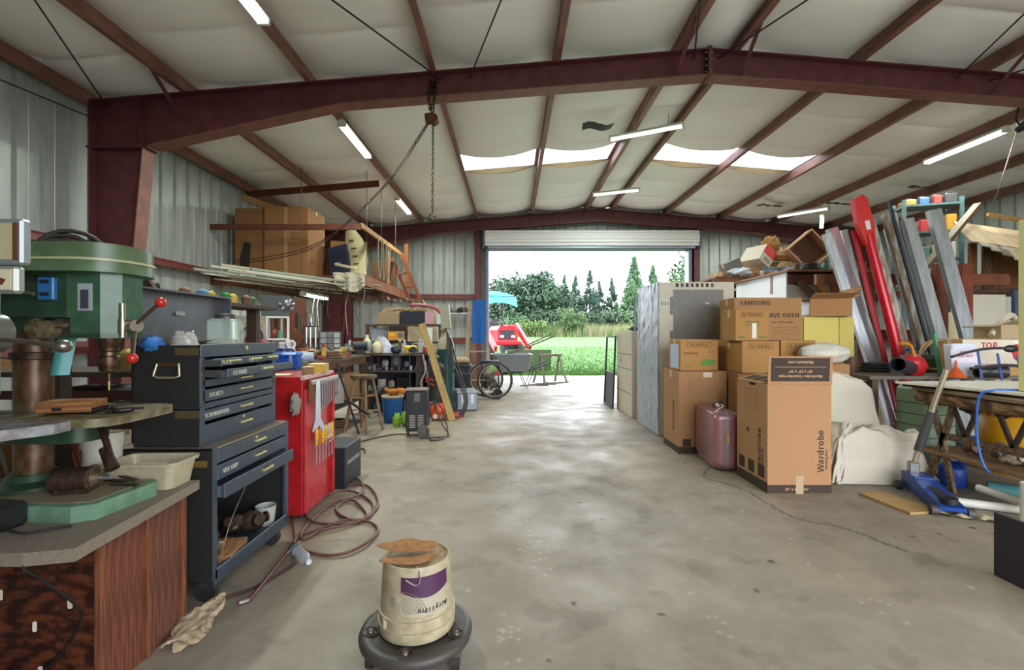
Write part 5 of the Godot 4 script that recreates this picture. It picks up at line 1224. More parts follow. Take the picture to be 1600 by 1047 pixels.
	for y in [0.5, 1.12, 1.42]: part(st, "rack_board", MB.new().box(V(0, y, 0), V(1.3, 0.03, 0.5)), dirty("5a4a3c"))
	for x in [-0.62, 0.62]:
		for z in [-0.22, 0.22]: part(st, "rack_post", MB.new().box(V(x, 0.72, z), V(0.05, 1.43, 0.05)), wood("6a4a34", "y"))
	var tb := carton("tool_carton", "black and orange power tool carton behind the water bottle", V(-1.95, 1.137, -8.15), V(0.3, 0.27, 0.2), 0.1, "2a2622")
	part(tb, "orange_print", MB.new().box(V(-0.02, 0.1, 0.1015), V(0.27, 0.15, 0.002)), M("d98a24", 0.5))
	part(tb, "tool_picture", MB.new().at(V(0.05, 0.11, 0.104), 0, PI / 2).lathe([[0, 0.001], [0.05, 0.001], [0.05, -0.001], [0, -0.001]], 16), M("5a6470", 0.5))
	part(tb, "yellow_word", MB.new().box(V(-0.09, 0.12, 0.1035), V(0.08, 0.03, 0.002)), M("ecd03c", 0.5))
	solo("wire_mesh", "grey wire mesh panel beside the power tool carton", "panel", MB.new().box(V(0, 0.13, 0), V(0.28, 0.24, 0.015), V(-0.2, 0.2, 0.05)), M("8f949a", 0.5, 0.3, "weave", V(12, 12, 12)), V(-2.28, 1.137, -8.2))
	carton("carton", "tan carton on the storage rack top", V(-2.14, 1.437, -8.35), V(0.38, 0.2, 0.34), 0.05, "9c8466")
	var bk := carton("carton", "long black and pink carton on the storage rack top", V(-1.66, 1.437, -8.32), V(0.46, 0.22, 0.36), -0.25, "2a2838")
	part(bk, "pink_side", MB.new().box(V(0.2315, 0.11, 0), V(0.003, 0.21, 0.35)), M("b87a82", 0.6))
	var wt := thing("white_stand", "white plastic frame stand behind the leaning board", "stand", V(-1.38, 0.972, -7.75))
	part(wt, "stand_panel", MB.new().box(V(0, 0.24, 0), V(0.16, 0.3, 0.02), V(-0.1, 0, 0), 0.004), M("cfdde0", 0.4))
	part(wt, "stand_panel", MB.new().box(V(0.01, 0.13, 0.02), V(0.13, 0.22, 0.02), V(-0.1, 0, 0), 0.004), M("b8d4d8", 0.4))
	part(wt, "stand_leg", MB.new().bar(V(-0.1, 0.0, 0.05), V(-0.02, 0.35, 0.0), 0.02, 0.02), M("d4d0c4", 0.5))
	for k in 5:
		solo("wood_scrap", "%s wooden offcut heaped on the storage rack top" % ["first", "second", "third", "fourth", "fifth"][k], "wood", MB.new().box(V(0, 0.03, 0), V(0.2, 0.04, 0.05), V(0.1, k * 0.7, 0.15)), wood(["b08a5c", "9c7a58", "7a5a40"][k % 3], "x"), V(-2.08 + 0.12 * k, 1.645 + 0.015 * (k % 2), -8.3), 0.0, "offcuts on the storage rack")
	# steel pipe, leaning board
	solo("leaning_board", "yellow pine board leaning against the cross workbench", "board", MB.new().bar(V(-0.87, 0.0, -6.93), V(-1.37, 1.42, -7.22), 0.1, 0.035, V(0.3, 0.1, 1)), M("b3945a", 0.7, 0.0, "grime", V(9, 2, 9)))
	# gas cylinder with hoses
	var gc := thing("gas_cylinder", "teal gas cylinder with cream shoulder behind the leaning board", "gas cylinder", V(-1.08, 0, -7.75))
	part(gc, "cylinder_body", MB.new().lathe([[0, 0], [0.14, 0], [0.14, 1.02], [0, 1.02]], 22), M("1f5a5c", 0.4, 0.1, "grime", V(3, 3, 3)))
	part(gc, "cylinder_shoulder", MB.new().lathe([[0.14, 1.0], [0.138, 1.08], [0.11, 1.18], [0.06, 1.25], [0.04, 1.3], [0, 1.3]], 22), M("a49c84", 0.5))
	part(gc, "valve", MB.new().cyl(V(0, 1.3, 0), V(0, 1.4, 0), 0.025).cyl(V(-0.06, 1.36, 0), V(0.06, 1.36, 0), 0.015).blob(V(-0.05, 1.33, 0.05), V(0.04, 0.04, 0.03), 0.0, 2), M("8a7a58", 0.4, 0.6))
	part(gc, "shield_tube", MB.new().prism([[-0.07, 1.36], [0.09, 1.36], [0.05, 1.75], [-0.09, 1.75]], -0.05, 0.05), M("a8a690", 0.45, 0.2, "smudge", V(5, 5, 5)))
	var gc2 := thing("gas_cylinder", "grey green gas cylinder low beside the steel post", "gas cylinder", V(-1.18, 0, -7.42))
	part(gc2, "cylinder_body", MB.new().lathe([[0, 0], [0.12, 0], [0.12, 0.72], [0.1, 0.8], [0.04, 0.84], [0, 0.84]], 20), M("3c4038", 0.5, 0.1, "grime", V(3, 3, 3)))
	part(gc2, "valve", MB.new().cyl(V(0, 0.84, 0), V(0, 0.92, 0), 0.02).cyl(V(-0.04, 0.9, 0), V(0.04, 0.9, 0), 0.03, 0.03, 8), M("8a7048", 0.4, 0.6))
	for k in 3:
		var d := 0.05 * k - 0.2
		solo("welding_hose", "%s welding hose draped down from the gas cylinder" % ["black", "dull red", "blue grey", "brown"][k], "hose", MB.new().tube(smooth([V(-1.05, 1.34, -7.6), V(-0.92 + d * 0.5, 1.1, -7.5), V(-0.86 + d, 0.6, -7.35), V(-0.78 + d, 0.16, -7.25), V(-0.68 + d * 0.6, 0.05, -7.2), V(-0.64 + d * 0.5, 0.3, -7.3), V(-0.78 + d, 0.85, -7.5), V(-0.98, 1.2, -7.6)], 6), 0.011, 6), M(["2a2624", "4a3232", "26282c", "5a4a44", "222222"][k], 0.6), Vector3.ZERO, 0.0, "welding hoses")
	solo("tangled_lead", "tangle of pale cord hanging at the steel post", "cord", MB.new().tube(smooth([V(-1.38, 0.95, -7.36), V(-1.33, 0.7, -7.3), V(-1.4, 0.5, -7.32), V(-1.3, 0.25, -7.3), V(-1.36, 0.08, -7.28), V(-1.28, 0.4, -7.31), V(-1.34, 0.85, -7.34)], 6), 0.014, 6), M("a89aa4", 0.7))
	solo("jumper_clamp", "red jumper cable clamps on the steel post", "clamp", MB.new().bar(V(-1.32, 0.6, -7.26), V(-1.2, 0.56, -7.22), 0.03, 0.025).bar(V(-1.32, 0.55, -7.26), V(-1.18, 0.48, -7.22), 0.03, 0.02), M("b83230", 0.5))
	# stool
	var s := thing("stool", "worn wooden stool in front of the workbench", "stool", V(-1.93, 0, -6.2))
	part(s, "seat", MB.new().lathe([[0, 0.68], [0.15, 0.68], [0.165, 0.69], [0.17, 0.71], [0.16, 0.73], [0, 0.725]], 22), M("7d6c50", 0.7, 0.0, "osb", V(3, 3, 3)))
	for k in 4:
		var a := PI / 4 + 0.35 + PI / 2 * k
		var top := V(cos(a) * 0.11, 0.685, sin(a) * 0.11)
		var bot := V(cos(a) * 0.24, 0.0, sin(a) * 0.24)
		part(s, "leg", MB.new().cyl(bot, top, 0.021, 0.017, 10), M("8a6a4c", 0.6, 0.0, "grime", V(8, 4, 8)))
		var b := a + PI / 2
		for h in [0.24 + 0.03 * (k % 2), 0.44 + 0.03 * (k % 2)]:
			var r: float = lerpf(0.24, 0.11, h / 0.685)
			part(s, "rung", MB.new().cyl(V(cos(a) * r, h, sin(a) * r), V(cos(b) * r, h, sin(b) * r), 0.01, 0.01, 8), wood("a07c58", "x"))
	# wheeled battery charger
	var bc := thing("battery_charger", "black wheeled battery charger with slotted vents", "charger", V(-1.19, 0, -5.95), 0.12)
	var blk := M("262429", 0.5, 0.0, "dust", V(6, 6, 6))
	part(bc, "charger_body", MB.new().box(V(0, 0.315, 0), V(0.26, 0.5, 0.24), Vector3.ZERO, 0.012), blk)
	part(bc, "charger_top", MB.new().box(V(0, 0.572, 0), V(0.27, 0.02, 0.25), Vector3.ZERO, 0.006), M("8a7f72", 0.6, 0.0, "dust", V(6, 6, 6)))
	for k in 5: part(bc, "vent_slot", MB.new().box(V(0.01, 0.44 + 0.022 * k, 0.1215), V(0.07, 0.008, 0.003)), M("9c948a", 0.5))
	for k in 8:
		for x in [-0.045, 0.055]: part(bc, "vent_slot", MB.new().box(V(x, 0.12 + 0.02 * k, 0.1215), V(0.07, 0.009, 0.003)), M("9c948a", 0.5))
	for x in [-0.1, 0.1]: part(bc, "foot", MB.new().box(V(x, 0.035, -0.06 if x > 0 else 0.09), V(0.03, 0.07, 0.03)), M("1c1a1c", 0.6))
	for x in [-0.15, 0.15]:
		if x > 0: part(bc, "wheel", MB.new().cyl(V(0.09, 0.075, 0.135), V(0.09, 0.075, 0.165), 0.075, 0.075, 22).cyl(V(0.09, 0.075, 0.165), V(0.09, 0.075, 0.172), 0.052, 0.045, 18), M("55524c", 0.5, 0.2))
	part(bc, "push_handle", MB.new().tube([V(0.14, 0.1, -0.1), V(0.14, 0.98, -0.12), V(0.1, 1.02, -0.12), V(-0.06, 1.02, -0.12), V(-0.1, 0.98, -0.12), V(-0.1, 0.55, -0.11)], 0.009, 6), M("2a2a2e", 0.4, 0.3))
	solo("charger_cable", "grey charger cable looped on the floor by the battery charger", "cable", MB.new().tube(smooth([V(-1.06, 0.15, -5.82), V(-1.0, 0.02, -5.75), V(-0.95, 0.012, -5.6), V(-0.84, 0.012, -5.65), V(-0.8, 0.012, -5.95), V(-0.9, 0.3, -6.1), V(-1.0, 0.4, -6.05), V(-0.88, 0.15, -5.95), V(-0.78, 0.012, -5.85), V(-0.92, 0.012, -5.75), V(-1.1, 0.012, -5.7)], 6), 0.009, 6), M("3c3834", 0.6))
	solo("floor_cable", "brown cable running over the floor past the stool", "cable", MB.new().tube(smooth([V(-1.32, 0.012, -5.95), V(-1.5, 0.012, -5.9), V(-1.75, 0.012, -5.55), V(-1.72, 0.012, -5.25), V(-1.6, 0.012, -5.15), V(-1.55, 0.012, -5.0)], 6), 0.009, 6), M("4a3c30", 0.6))
	# blue bucket with gloves, green gloves, chainsaw
	var bb := thing("blue_bucket", "blue plastic bucket with a rope rim by the workbench", "bucket", V(-1.72, 0, -6.85))
	part(bb, "bucket_body", MB.new().lathe([[0, 0], [0.125, 0], [0.15, 0.33], [0.155, 0.33], [0.155, 0.36], [0.14, 0.36], [0.12, 0.02], [0, 0.02]], 24), plastic("1d5a9c"))
	part(bb, "rope_rim", torus(V(0, 0.37, 0), 0.145, 0.02, Vector3.RIGHT, Vector3.BACK, 28, 6), M("b8a484", 0.85))
	part(bb, "bucket_fill", MB.new().cyl(V(0, 0.33, 0), V(0, 0.37, 0), 0.14, 0.13, 18), M("5a4634", 0.8))
	solo("work_gloves", "pair of orange leather gloves on the blue bucket", "gloves", MB.new().blob(V(-0.03, 0.05, 0), V(0.09, 0.045, 0.07), 0.6, 3).blob(V(0.08, 0.06, 0.02), V(0.09, 0.04, 0.05), 0.5, 4).cyl(V(-0.1, 0.06, 0.02), V(-0.15, 0.1, 0.03), 0.025, 0.02, 8), M("b8701c", 0.75), V(-1.68, 0.385, -6.85))
	solo("green_gloves", "green and white garden gloves on the floor by the charger", "gloves", MB.new().blob(V(-0.05, 0.08, 0), V(0.06, 0.09, 0.05), 0.7, 5).blob(V(0.07, 0.1, 0.0), V(0.07, 0.1, 0.05), 0.7, 6), M("8fc23c", 0.7, 0.0, "grime", V(9, 9, 9)), V(-1.52, 0, -6.5))
	var cs := thing("chainsaw", "orange chainsaw on the floor at the foot of the leaning board", "chainsaw", V(-1.08, 0, -7.0), 0.25)
	part(cs, "engine_cover", MB.new().blob(V(0, 0.15, 0), V(0.13, 0.1, 0.1), 0.15, 3, 16, 10), plastic("d2491c"))
	part(cs, "engine_base", MB.new().box(V(0, 0.06, 0), V(0.22, 0.1, 0.16), Vector3.ZERO, 0.02), M("8a4a2c", 0.5))
	part(cs, "front_grip", MB.new().tube(arc(V(-0.05, 0.13, 0), 0.14, 0.2, PI - 0.2, 8, V(0, 0, 1), Vector3.UP), 0.012, 6), M("24201e", 0.5))
	part(cs, "rear_grip", MB.new().box(V(0.2, 0.07, 0), V(0.2, 0.06, 0.05), V(0, 0, -0.2), 0.015), plastic("b8401c"))
	part(cs, "cap", MB.new().cyl(V(-0.06, 0.07, 0.08), V(-0.06, 0.07, 0.11), 0.035), M("c8b49c", 0.5))
	solo("scabbard", "dark red chainsaw bar sleeve lying on the floor", "sleeve", MB.new().box(V(0, 0.05, 0), V(0.3, 0.09, 0.04), V(0, 0, -0.15), 0.01), M("7a2a24", 0.5), V(-0.87, 0, -7.2), 0.3)

const INK := "3a2c22"
func ruled_box(o: Node, p: Vector3, w: float, h: float, e: Vector3):
	# printed frame with writing lines
	var b := Basis.from_euler(e)
	var mb := MB.new()
	mb.t = Transform3D(b, p)
	for k in 8: mb.box(V(0, h * (k / 7.0 - 0.5), 0), V(w, 0.002, 0.0008))
	for s in [-0.5, 0.5]: mb.box(V(w * s, 0, 0), V(0.002, h, 0.0008))
	var q := part(o, "printed_lines", mb, M("6b4a30", 0.8))
	q.set_meta("kind", "stuff")

func make_wardrobe_boxes():
	var ink := M(INK, 0.8)
	var tan := M("c3946a", 0.8)
	# the near box with its front flap standing up
	var o := thing("wardrobe_box", "tall brown wardrobe carton with a raised dark printed flap", "box", V(2.262, 0, -3.995))
	var m := card("ab7f56")
	part(o, "carton", MB.new().box(V(0, 0.43, 0), V(0.505, 0.86, 0.508), Vector3.ZERO, 0.004), m)
	var fl := part(o, "raised_flap", MB.new().box(V(0, 0.972, 0.262), V(0.505, 0.225, 0.006), V(0.05, 0, 0)), m)
	part(fl, "dark_print", MB.new().box(V(0, 0.978, 0.2665), V(0.46, 0.185, 0.002), V(0.05, 0, 0)), ink)
	text(fl, "Wardrobe / Guardarropa", 0.021, tan, V(0.0, 0.925, 0.2655), V(0.05, 0, PI))
	text(fl, "20\" x 20\" x 34\"", 0.02, tan, V(0.0, 0.963, 0.267), V(0.05, 0, PI))
	text(fl, "Walmart.com", 0.022, tan, V(0.0, 1.035, 0.271), V(0.05, 0, PI))
	part(fl, "printed_rule", MB.new().box(V(0, 0.998, 0.2685), V(0.4, 0.003, 0.001), V(0.05, 0, 0)), tan)
	text(o, "Wardrobe", 0.05, ink, V(0.165, 0.335, 0.2545), V(0, 0, PI / 2))
	text(o, "Packing Box", 0.019, ink, V(0.21, 0.27, 0.2545), V(0, 0, PI / 2))
	part(o, "bottom_band", MB.new().box(V(0, 0.037, 0.2545), V(0.505, 0.065, 0.001)), ink)
	text(o, "20\" x 20\" x 34\"", 0.02, tan, V(-0.02, 0.037, 0.2555))
	part(o, "tape", MB.new().box(V(0.0, 0.07, 0.2562), V(0.06, 0.14, 0.001)), M("b09878", 0.35))
	# side: name, lines, hand hole, care symbols
	text(o, "Wardrobe", 0.05, ink, V(-0.2535, 0.33, 0.13), V(0, -PI / 2, PI / 2))
	text(o, "Packing Box", 0.019, ink, V(-0.2535, 0.27, 0.18), V(0, -PI / 2, PI / 2))
	ruled_box(o, V(-0.2535, 0.72, 0.0), 0.2, 0.16, V(0, -PI / 2, 0))
	part(o, "hand_hole", MB.new().box(V(-0.253, 0.845, 0.02), V(0.003, 0.022, 0.09)), M("1a120c", 0.9))
	part(o, "torn_hole", MB.new().prism([[-0.03, 0.45], [0.02, 0.43], [0.0, 0.475]], -0.001, 0.001).at(Vector3.ZERO), M("1a120c", 0.9)).transform = Transform3D(Basis.from_euler(V(0, -PI / 2, 0)), V(-0.2535, 0, -0.05))
	for k in 3: part(o, "care_symbol", MB.new().box(V(-0.2535, 0.155, 0.16 - 0.16 * k), V(0.001, 0.1, 0.1)), ink)
	part(o, "bottom_band", MB.new().box(V(-0.2535, 0.045, 0), V(0.001, 0.08, 0.508)), ink)
	var tf := part(o, "top_flap", MB.new().box(V(-0.16, 0.885, -0.03), V(0.2, 0.005, 0.44), V(0, 0, 0.25)), m)
	for k in 3: part(tf, "care_symbol", MB.new().box(V(-0.17, 0.8865, 0.13 - 0.14 * k), V(0.11, 0.003, 0.1), V(0, 0, 0.25)), ink)
	# the farther closed one
	var w := carton("wardrobe_box", "closed brown wardrobe carton in front of the wrapped appliance", V(2.01, 0, -5.26), V(0.505, 0.864, 0.508), 0.0, "ab7f56")
	text(w, "Wardrobe", 0.05, ink, V(-0.2535, 0.38, 0.08), V(0, -PI / 2, PI / 2))
	text(w, "Wardrobe", 0.05, ink, V(0.18, 0.38, 0.2555), V(0, 0, PI / 2))
	ruled_box(w, V(-0.01, 0.72, 0.2555), 0.26, 0.17, Vector3.ZERO)
	for x in [-0.17, -0.03]: part(w, "care_symbol", MB.new().box(V(x, 0.115, 0.2545), V(0.085, 0.08, 0.001)), ink)
	part(w, "bottom_band", MB.new().box(V(0, 0.035, 0.2545), V(0.505, 0.07, 0.001)), ink)
	part(w, "bottom_band", MB.new().box(V(-0.2535, 0.035, 0), V(0.001, 0.07, 0.508)), ink)
	part(w, "side_tape", MB.new().box(V(0.05, 0.83, 0.2555), V(0.09, 0.05, 0.001)), M("c8bca4", 0.35))
	carton("wardrobe_box", "plain brown wardrobe carton wedged behind the pink suitcase", V(2.54, 0, -5.05), V(0.52, 0.864, 0.52), 0.0, "9c7048")
	carton("wardrobe_box", "brown carton under the small boxes beside the white cushion", V(3.06, 0, -5.1), V(0.5, 0.864, 0.5), 0.0, "9c7048")
	carton("carton", "brown carton with odds and ends behind the dust sheet", V(3.06, 0, -4.75), V(0.5, 0.96, 0.19), 0.0, "a5784e")
	# moving boxes with green and black print
	var uh := func(label: String, p: Vector3, s: Vector3, ry: float, words: Array) -> Node3D:
		var q := carton("moving_box", label, p, s, ry, "ae8048", "moving boxes on the carton stack")
		var dk := M("4a4222", 0.8)
		var y: float = s.y * 0.84
		part(q, "word_frame", MB.new().box(V(0, y + 0.024, s.z / 2 + 0.0008), V(s.x * 0.66, 0.004, 0.001)).box(V(0, y - 0.024, s.z / 2 + 0.0008), V(s.x * 0.66, 0.004, 0.001)).box(V(-s.x * 0.33, y, s.z / 2 + 0.0008), V(0.004, 0.05, 0.001)).box(V(s.x * 0.33, y, s.z / 2 + 0.0008), V(0.004, 0.05, 0.001)), dk)
		text(q, "U-HAUL", 0.03, dk, V(0, y, s.z / 2 + 0.001), Vector3.ZERO, true, 1.3)
		for k in words.size(): text(q, words[k][0], words[k][1], M(words[k][2], 0.8), V(words[k][3], words[k][4], s.z / 2 + 0.001))
		return q
	var b1: Node3D = uh.call("small moving box on the closed wardrobe carton", V(1.985, 0.871, -5.22), V(0.4, 0.325, 0.36), 0.0, [["BOOK BOX", 0.02, "4a4222", -0.09, 0.185], ["small", 0.018, "3f7a3a", -0.12, 0.05], ["1-3", 0.03, "b8402a", 0.12, 0.2]])
	part(b1, "green_picture", MB.new().prism([[0.0, 0.06], [0.1, 0.05], [0.18, 0.09], [0.15, 0.12], [0.05, 0.125], [0.02, 0.09]], 0.18, 0.1812), M("5f8a3c", 0.8))
	part(b1, "side_label", MB.new().box(V(-0.2008, 0.15, 0.0), V(0.0015, 0.26, 0.26)), M("b4c0d8", 0.5))
	uh.call("wide moving box under the microwave carton", V(2.475, 0.871, -5.02), V(0.37, 0.315, 0.58), 0.0, [])
	uh.call("moving box beside the white cushion", V(2.95, 0.871, -5.1), V(0.36, 0.32, 0.4), 0.0, [])
	var b4: Node3D = uh.call("moving box taped shut in front of the microwave carton", V(2.41, 1.193, -4.92), V(0.335, 0.31, 0.3), 0.0, [["Moving and", 0.018, "3f7a3a", 0.0, 0.19], ["Storage Box", 0.018, "3f7a3a", 0.0, 0.16]])
	part(b4, "front_tape", MB.new().box(V(0.02, 0.1, 0.1515), V(0.045, 0.15, 0.001)), M("d4ccbc", 0.4))
	for x in [-0.11, 0.11]: part(b4, "green_stripe", MB.new().box(V(x, 0.035, 0.1508), V(0.08, 0.014, 0.001)), M("4f7a3a", 0.8))
	var sb := carton("microwave_carton", "brown microwave oven carton behind the moving boxes", V(2.8, 1.196, -5.38), V(0.74, 0.46, 0.36), 0.0, "a67c50")
	text(sb, "SAMSUNG", 0.045, ink, V(-0.14, 0.405, 0.1812), Vector3.ZERO, true, 1.1)
	text(sb, "MICROWAVE OVEN", 0.05, ink, V(0.03, 0.27, 0.1812))
	text(sb, "Four / Micro-ondes", 0.02, ink, V(0.16, 0.195, 0.1812), Vector3.ZERO, false)
	for k in 3: part(sb, "printed_rule", MB.new().box(V(0.19, 0.135 - 0.035 * k, 0.1806), V(0.3, 0.003, 0.001)), ink)
	text(sb, "A", 0.04, ink, V(-0.01, 0.1, 0.1812))

func make_suitcase():
	var o := thing("suitcase", "rose pink hard shell suitcase standing by the cartons", "suitcase", V(1.985, 0.012, -4.62), -0.1)
	var m := M("8a5c5e", 0.3, 0.15, "smudge", V(3, 3, 3))
	for s in [-1.0, 1.0]:
		var mb := MB.new()
		var rg := []
		for k in 6:
			var t := k / 5.0
			var d := 0.028 * (1.0 - cos(t * PI / 2))
			rg.append([rounded(-0.31 + d, 0.31 - d, 0.0 + d, 0.54 - d, 0.07, 4), 0.012 + 0.10 * sin(t * PI / 2)])
		for i in 5:
			var A: Array = rg[i][0]; var B: Array = rg[i + 1][0]
			for k in A.size():
				var l := (k + 1) % A.size()
				mb.fq(V(s * rg[i][1], A[k][1], A[k][0]), V(s * rg[i][1], A[l][1], A[l][0]), V(s * rg[i + 1][1], B[l][1], B[l][0]), V(s * rg[i + 1][1], B[k][1], B[k][0]), V(s * 0.4, (A[k][1] - 0.27) * 3.0, A[k][0] * 3.0))
		var face := []
		for p in rg[5][0]: face.append([p[0], p[1]])
		mb.t = Transform3D(Basis(V(0, 0, 1), V(0, 1, 0), V(-1, 0, 0)), Vector3.ZERO)
		mb.prism(face, -s * 0.112, -s * 0.106)
		part(o, "shell_half", mb, m)
	var bd := MB.new()
	var ring := rounded(-0.312, 0.312, -0.002, 0.542, 0.07, 5)
	for k in ring.size():
		var a = ring[k]; var b = ring[(k + 1) % ring.size()]
		bd.fq(V(-0.016, a[1], a[0]), V(0.016, a[1], a[0]), V(0.016, b[1], b[0]), V(-0.016, b[1], b[0]), V(0, a[1] - 0.27, a[0]))
	part(o, "closing_band", bd, M("7f7a78", 0.35, 0.5))
	part(o, "latch", MB.new().box(V(0, 0.3, 0.316), V(0.022, 0.09, 0.012), Vector3.ZERO, 0.003), M("b39a58", 0.35, 0.6))
	part(o, "carry_handle", MB.new().tube(smooth([V(0, 0.545, 0.12), V(0, 0.575, 0.09), V(0, 0.575, -0.05), V(0, 0.545, -0.08)], 5), 0.011, 6), M("5a4a4a", 0.4))
	part(o, "luggage_tag", MB.new().tube(smooth([V(0, 0.575, 0.06), V(0.03, 0.57, 0.1), V(0.0, 0.556, 0.16), V(-0.04, 0.55, 0.2), V(-0.09, 0.52, 0.24)], 5), 0.006, 5).box(V(-0.02, 0.57, 0.1), V(0.03, 0.012, 0.05), V(0.3, 0.2, 0)), M("cfc8b8", 0.5))
	for z in [-0.2, 0.2]: part(o, "foot", MB.new().box(V(0.03, -0.005, z), V(0.1, 0.014, 0.03)), M("2a2624", 0.6))

func make_fridge():
	var o := thing("wrapped_appliance", "tall new appliance in foam and clear wrap behind the cartons", "appliance", V(2.28, 0, -6.36))
	part(o, "appliance_core", MB.new().box(V(0, 0.95, 0), V(0.9, 1.86, 0.94), Vector3.ZERO, 0.01), M("b9bcc0", 0.4, 0.1))
	part(o, "foam_front", MB.new().box(V(0, 0.955, 0.475), V(0.93, 1.9, 0.02), Vector3.ZERO, 0.006), M("cfc8b6", 0.7, 0.0, "fibre", V(3, 3, 3)))
	part(o, "grey_panel", plate(MB.new().at(V(0, 0, 0), 0, PI / 2), [[-0.32, -1.81], [0.33, -1.81], [0.33, -1.62], [0.36, -1.62], [0.36, -1.4], [0.33, -1.4], [0.33, -1.2], [-0.33, -1.2], [-0.33, -1.3], [-0.29, -1.3], [-0.29, -1.5], [-0.33, -1.5], [-0.33, -1.72], [-0.29, -1.72], [-0.29, -1.81]], 0.4855, 0.489), M("757168", 0.5, 0.0, "smudge", V(2, 2, 2)))
	part(o, "scuff", MB.new().box(V(0.13, 1.64, 0.4897), V(0.05, 0.012, 0.001), V(0, 0, 0.1)), M("d8d4c8", 0.7))
	for k in 8: part(o, "care_symbol", MB.new().box(V(-0.24 + 0.062 * k, 1.865, 0.486), V(0.034, 0.045, 0.002)), M(["2f2c28", "55504a"][k % 2], 0.7))
	part(o, "bar_code_label", MB.new().box(V(-0.39, 1.64, 0.486), V(0.13, 0.08, 0.002)), M("d8d4cc", 0.6))
	for k in 9: part(o, "bar_code_line", MB.new().box(V(-0.44 + 0.0125 * k, 1.64, 0.4875), V([0.004, 0.007, 0.003][k % 3], 0.055, 0.001)), M("2c2a28", 0.7))
	part(o, "bar_code_label", MB.new().box(V(-0.37, 1.74, 0.486), V(0.09, 0.06, 0.002)), M("c4beb2", 0.6))
	part(o, "edge_tape", MB.new().box(V(-0.462, 0.955, 0.455), V(0.012, 1.88, 0.045)), M("a8aeb4", 0.5, 0.0, "grime", V(12, 12, 12)))
	var fn := FastNoiseLite.new(); fn.seed = 17; fn.frequency = 1.2
	part(o, "clear_wrap", MB.new().surf(26, 44, func(a, b):
		var z: float = lerpf(0.49, -0.5, a)
		var y: float = 0.01 + b * 1.9
		var n := fn.get_noise_2d(z * 3.0 + y * 1.5, y * 2.2 - z * 2.0)
		return V(-0.462 - 0.006 - 0.022 * absf(n) - 0.012 * absf(fn.get_noise_2d(z * 7.0, y * 1.3 + 5.0)), y, z)), M("9fabb8", 0.38, 0.0, "smudge", V(2, 2, 2)))
	var fl := thing("foam_sheet", "clear film bunched at the back top corner of the wrapped appliance", "film", V(1.81, 1.3, -6.86))
	part(fl, "film_fold", MB.new().surf(10, 10, func(a, b): return V(-0.015 * sin(a * 9.0) - 0.02, b * 0.55, -0.02 - 0.07 * a + 0.02 * sin(b * 8.0))), M("a4aeb8", 0.2, 0.0, "smudge", V(3, 3, 3)))
	# white panel cartons further back
	var p := carton("panel_carton", "tall whitish strapped carton behind the wrapped appliance", V(2.13, 0, -7.65), V(0.66, 1.31, 1.0), 0.0, "cfc6b4")
	for y in [0.35, 0.72, 0.95]: part(p, "strap", MB.new().box(V(-0.3315, y, 0), V(0.002, 0.012, 1.0)), M("6a655c", 0.6))
	part(p, "up_arrow", MB.new().box(V(-0.3318, 0.85, -0.2), V(0.001, 0.12, 0.05)), M("7a746a", 0.7))
	solo("black_bundle", "black plastic bundle on top of the strapped carton", "bundle", MB.new().blob(V(0, 0.04, 0), V(0.2, 0.05, 0.35), 0.5, 8), M("22242a", 0.4), V(2.1, 1.32, -7.6))
	var f := thing("window_screen", "dark framed screen leaning on the strapped carton", "screen", V(1.70, 0, -8.35))
	part(f, "screen_frame", MB.new().bar(V(0, 0.02, 0.32), V(0.05, 1.22, 0.32), 0.03, 0.03).bar(V(0, 0.02, -0.4), V(0.05, 1.22, -0.4), 0.03, 0.03).bar(V(0, 0.02, 0.32), V(0, 0.02, -0.4), 0.03, 0.03).bar(V(0.05, 1.22, 0.32), V(0.05, 1.22, -0.4), 0.03, 0.03).bar(V(0.025, 0.6, 0.32), V(0.025, 0.6, -0.4), 0.02, 0.02), M("2a302c", 0.5))
	part(f, "screen_panel", MB.new().fq(V(0.005, 0.03, 0.3), V(0.005, 0.03, -0.38), V(0.03, 0.6, -0.38), V(0.03, 0.6, 0.3), Vector3.LEFT), M("3a2c3c", 0.6))

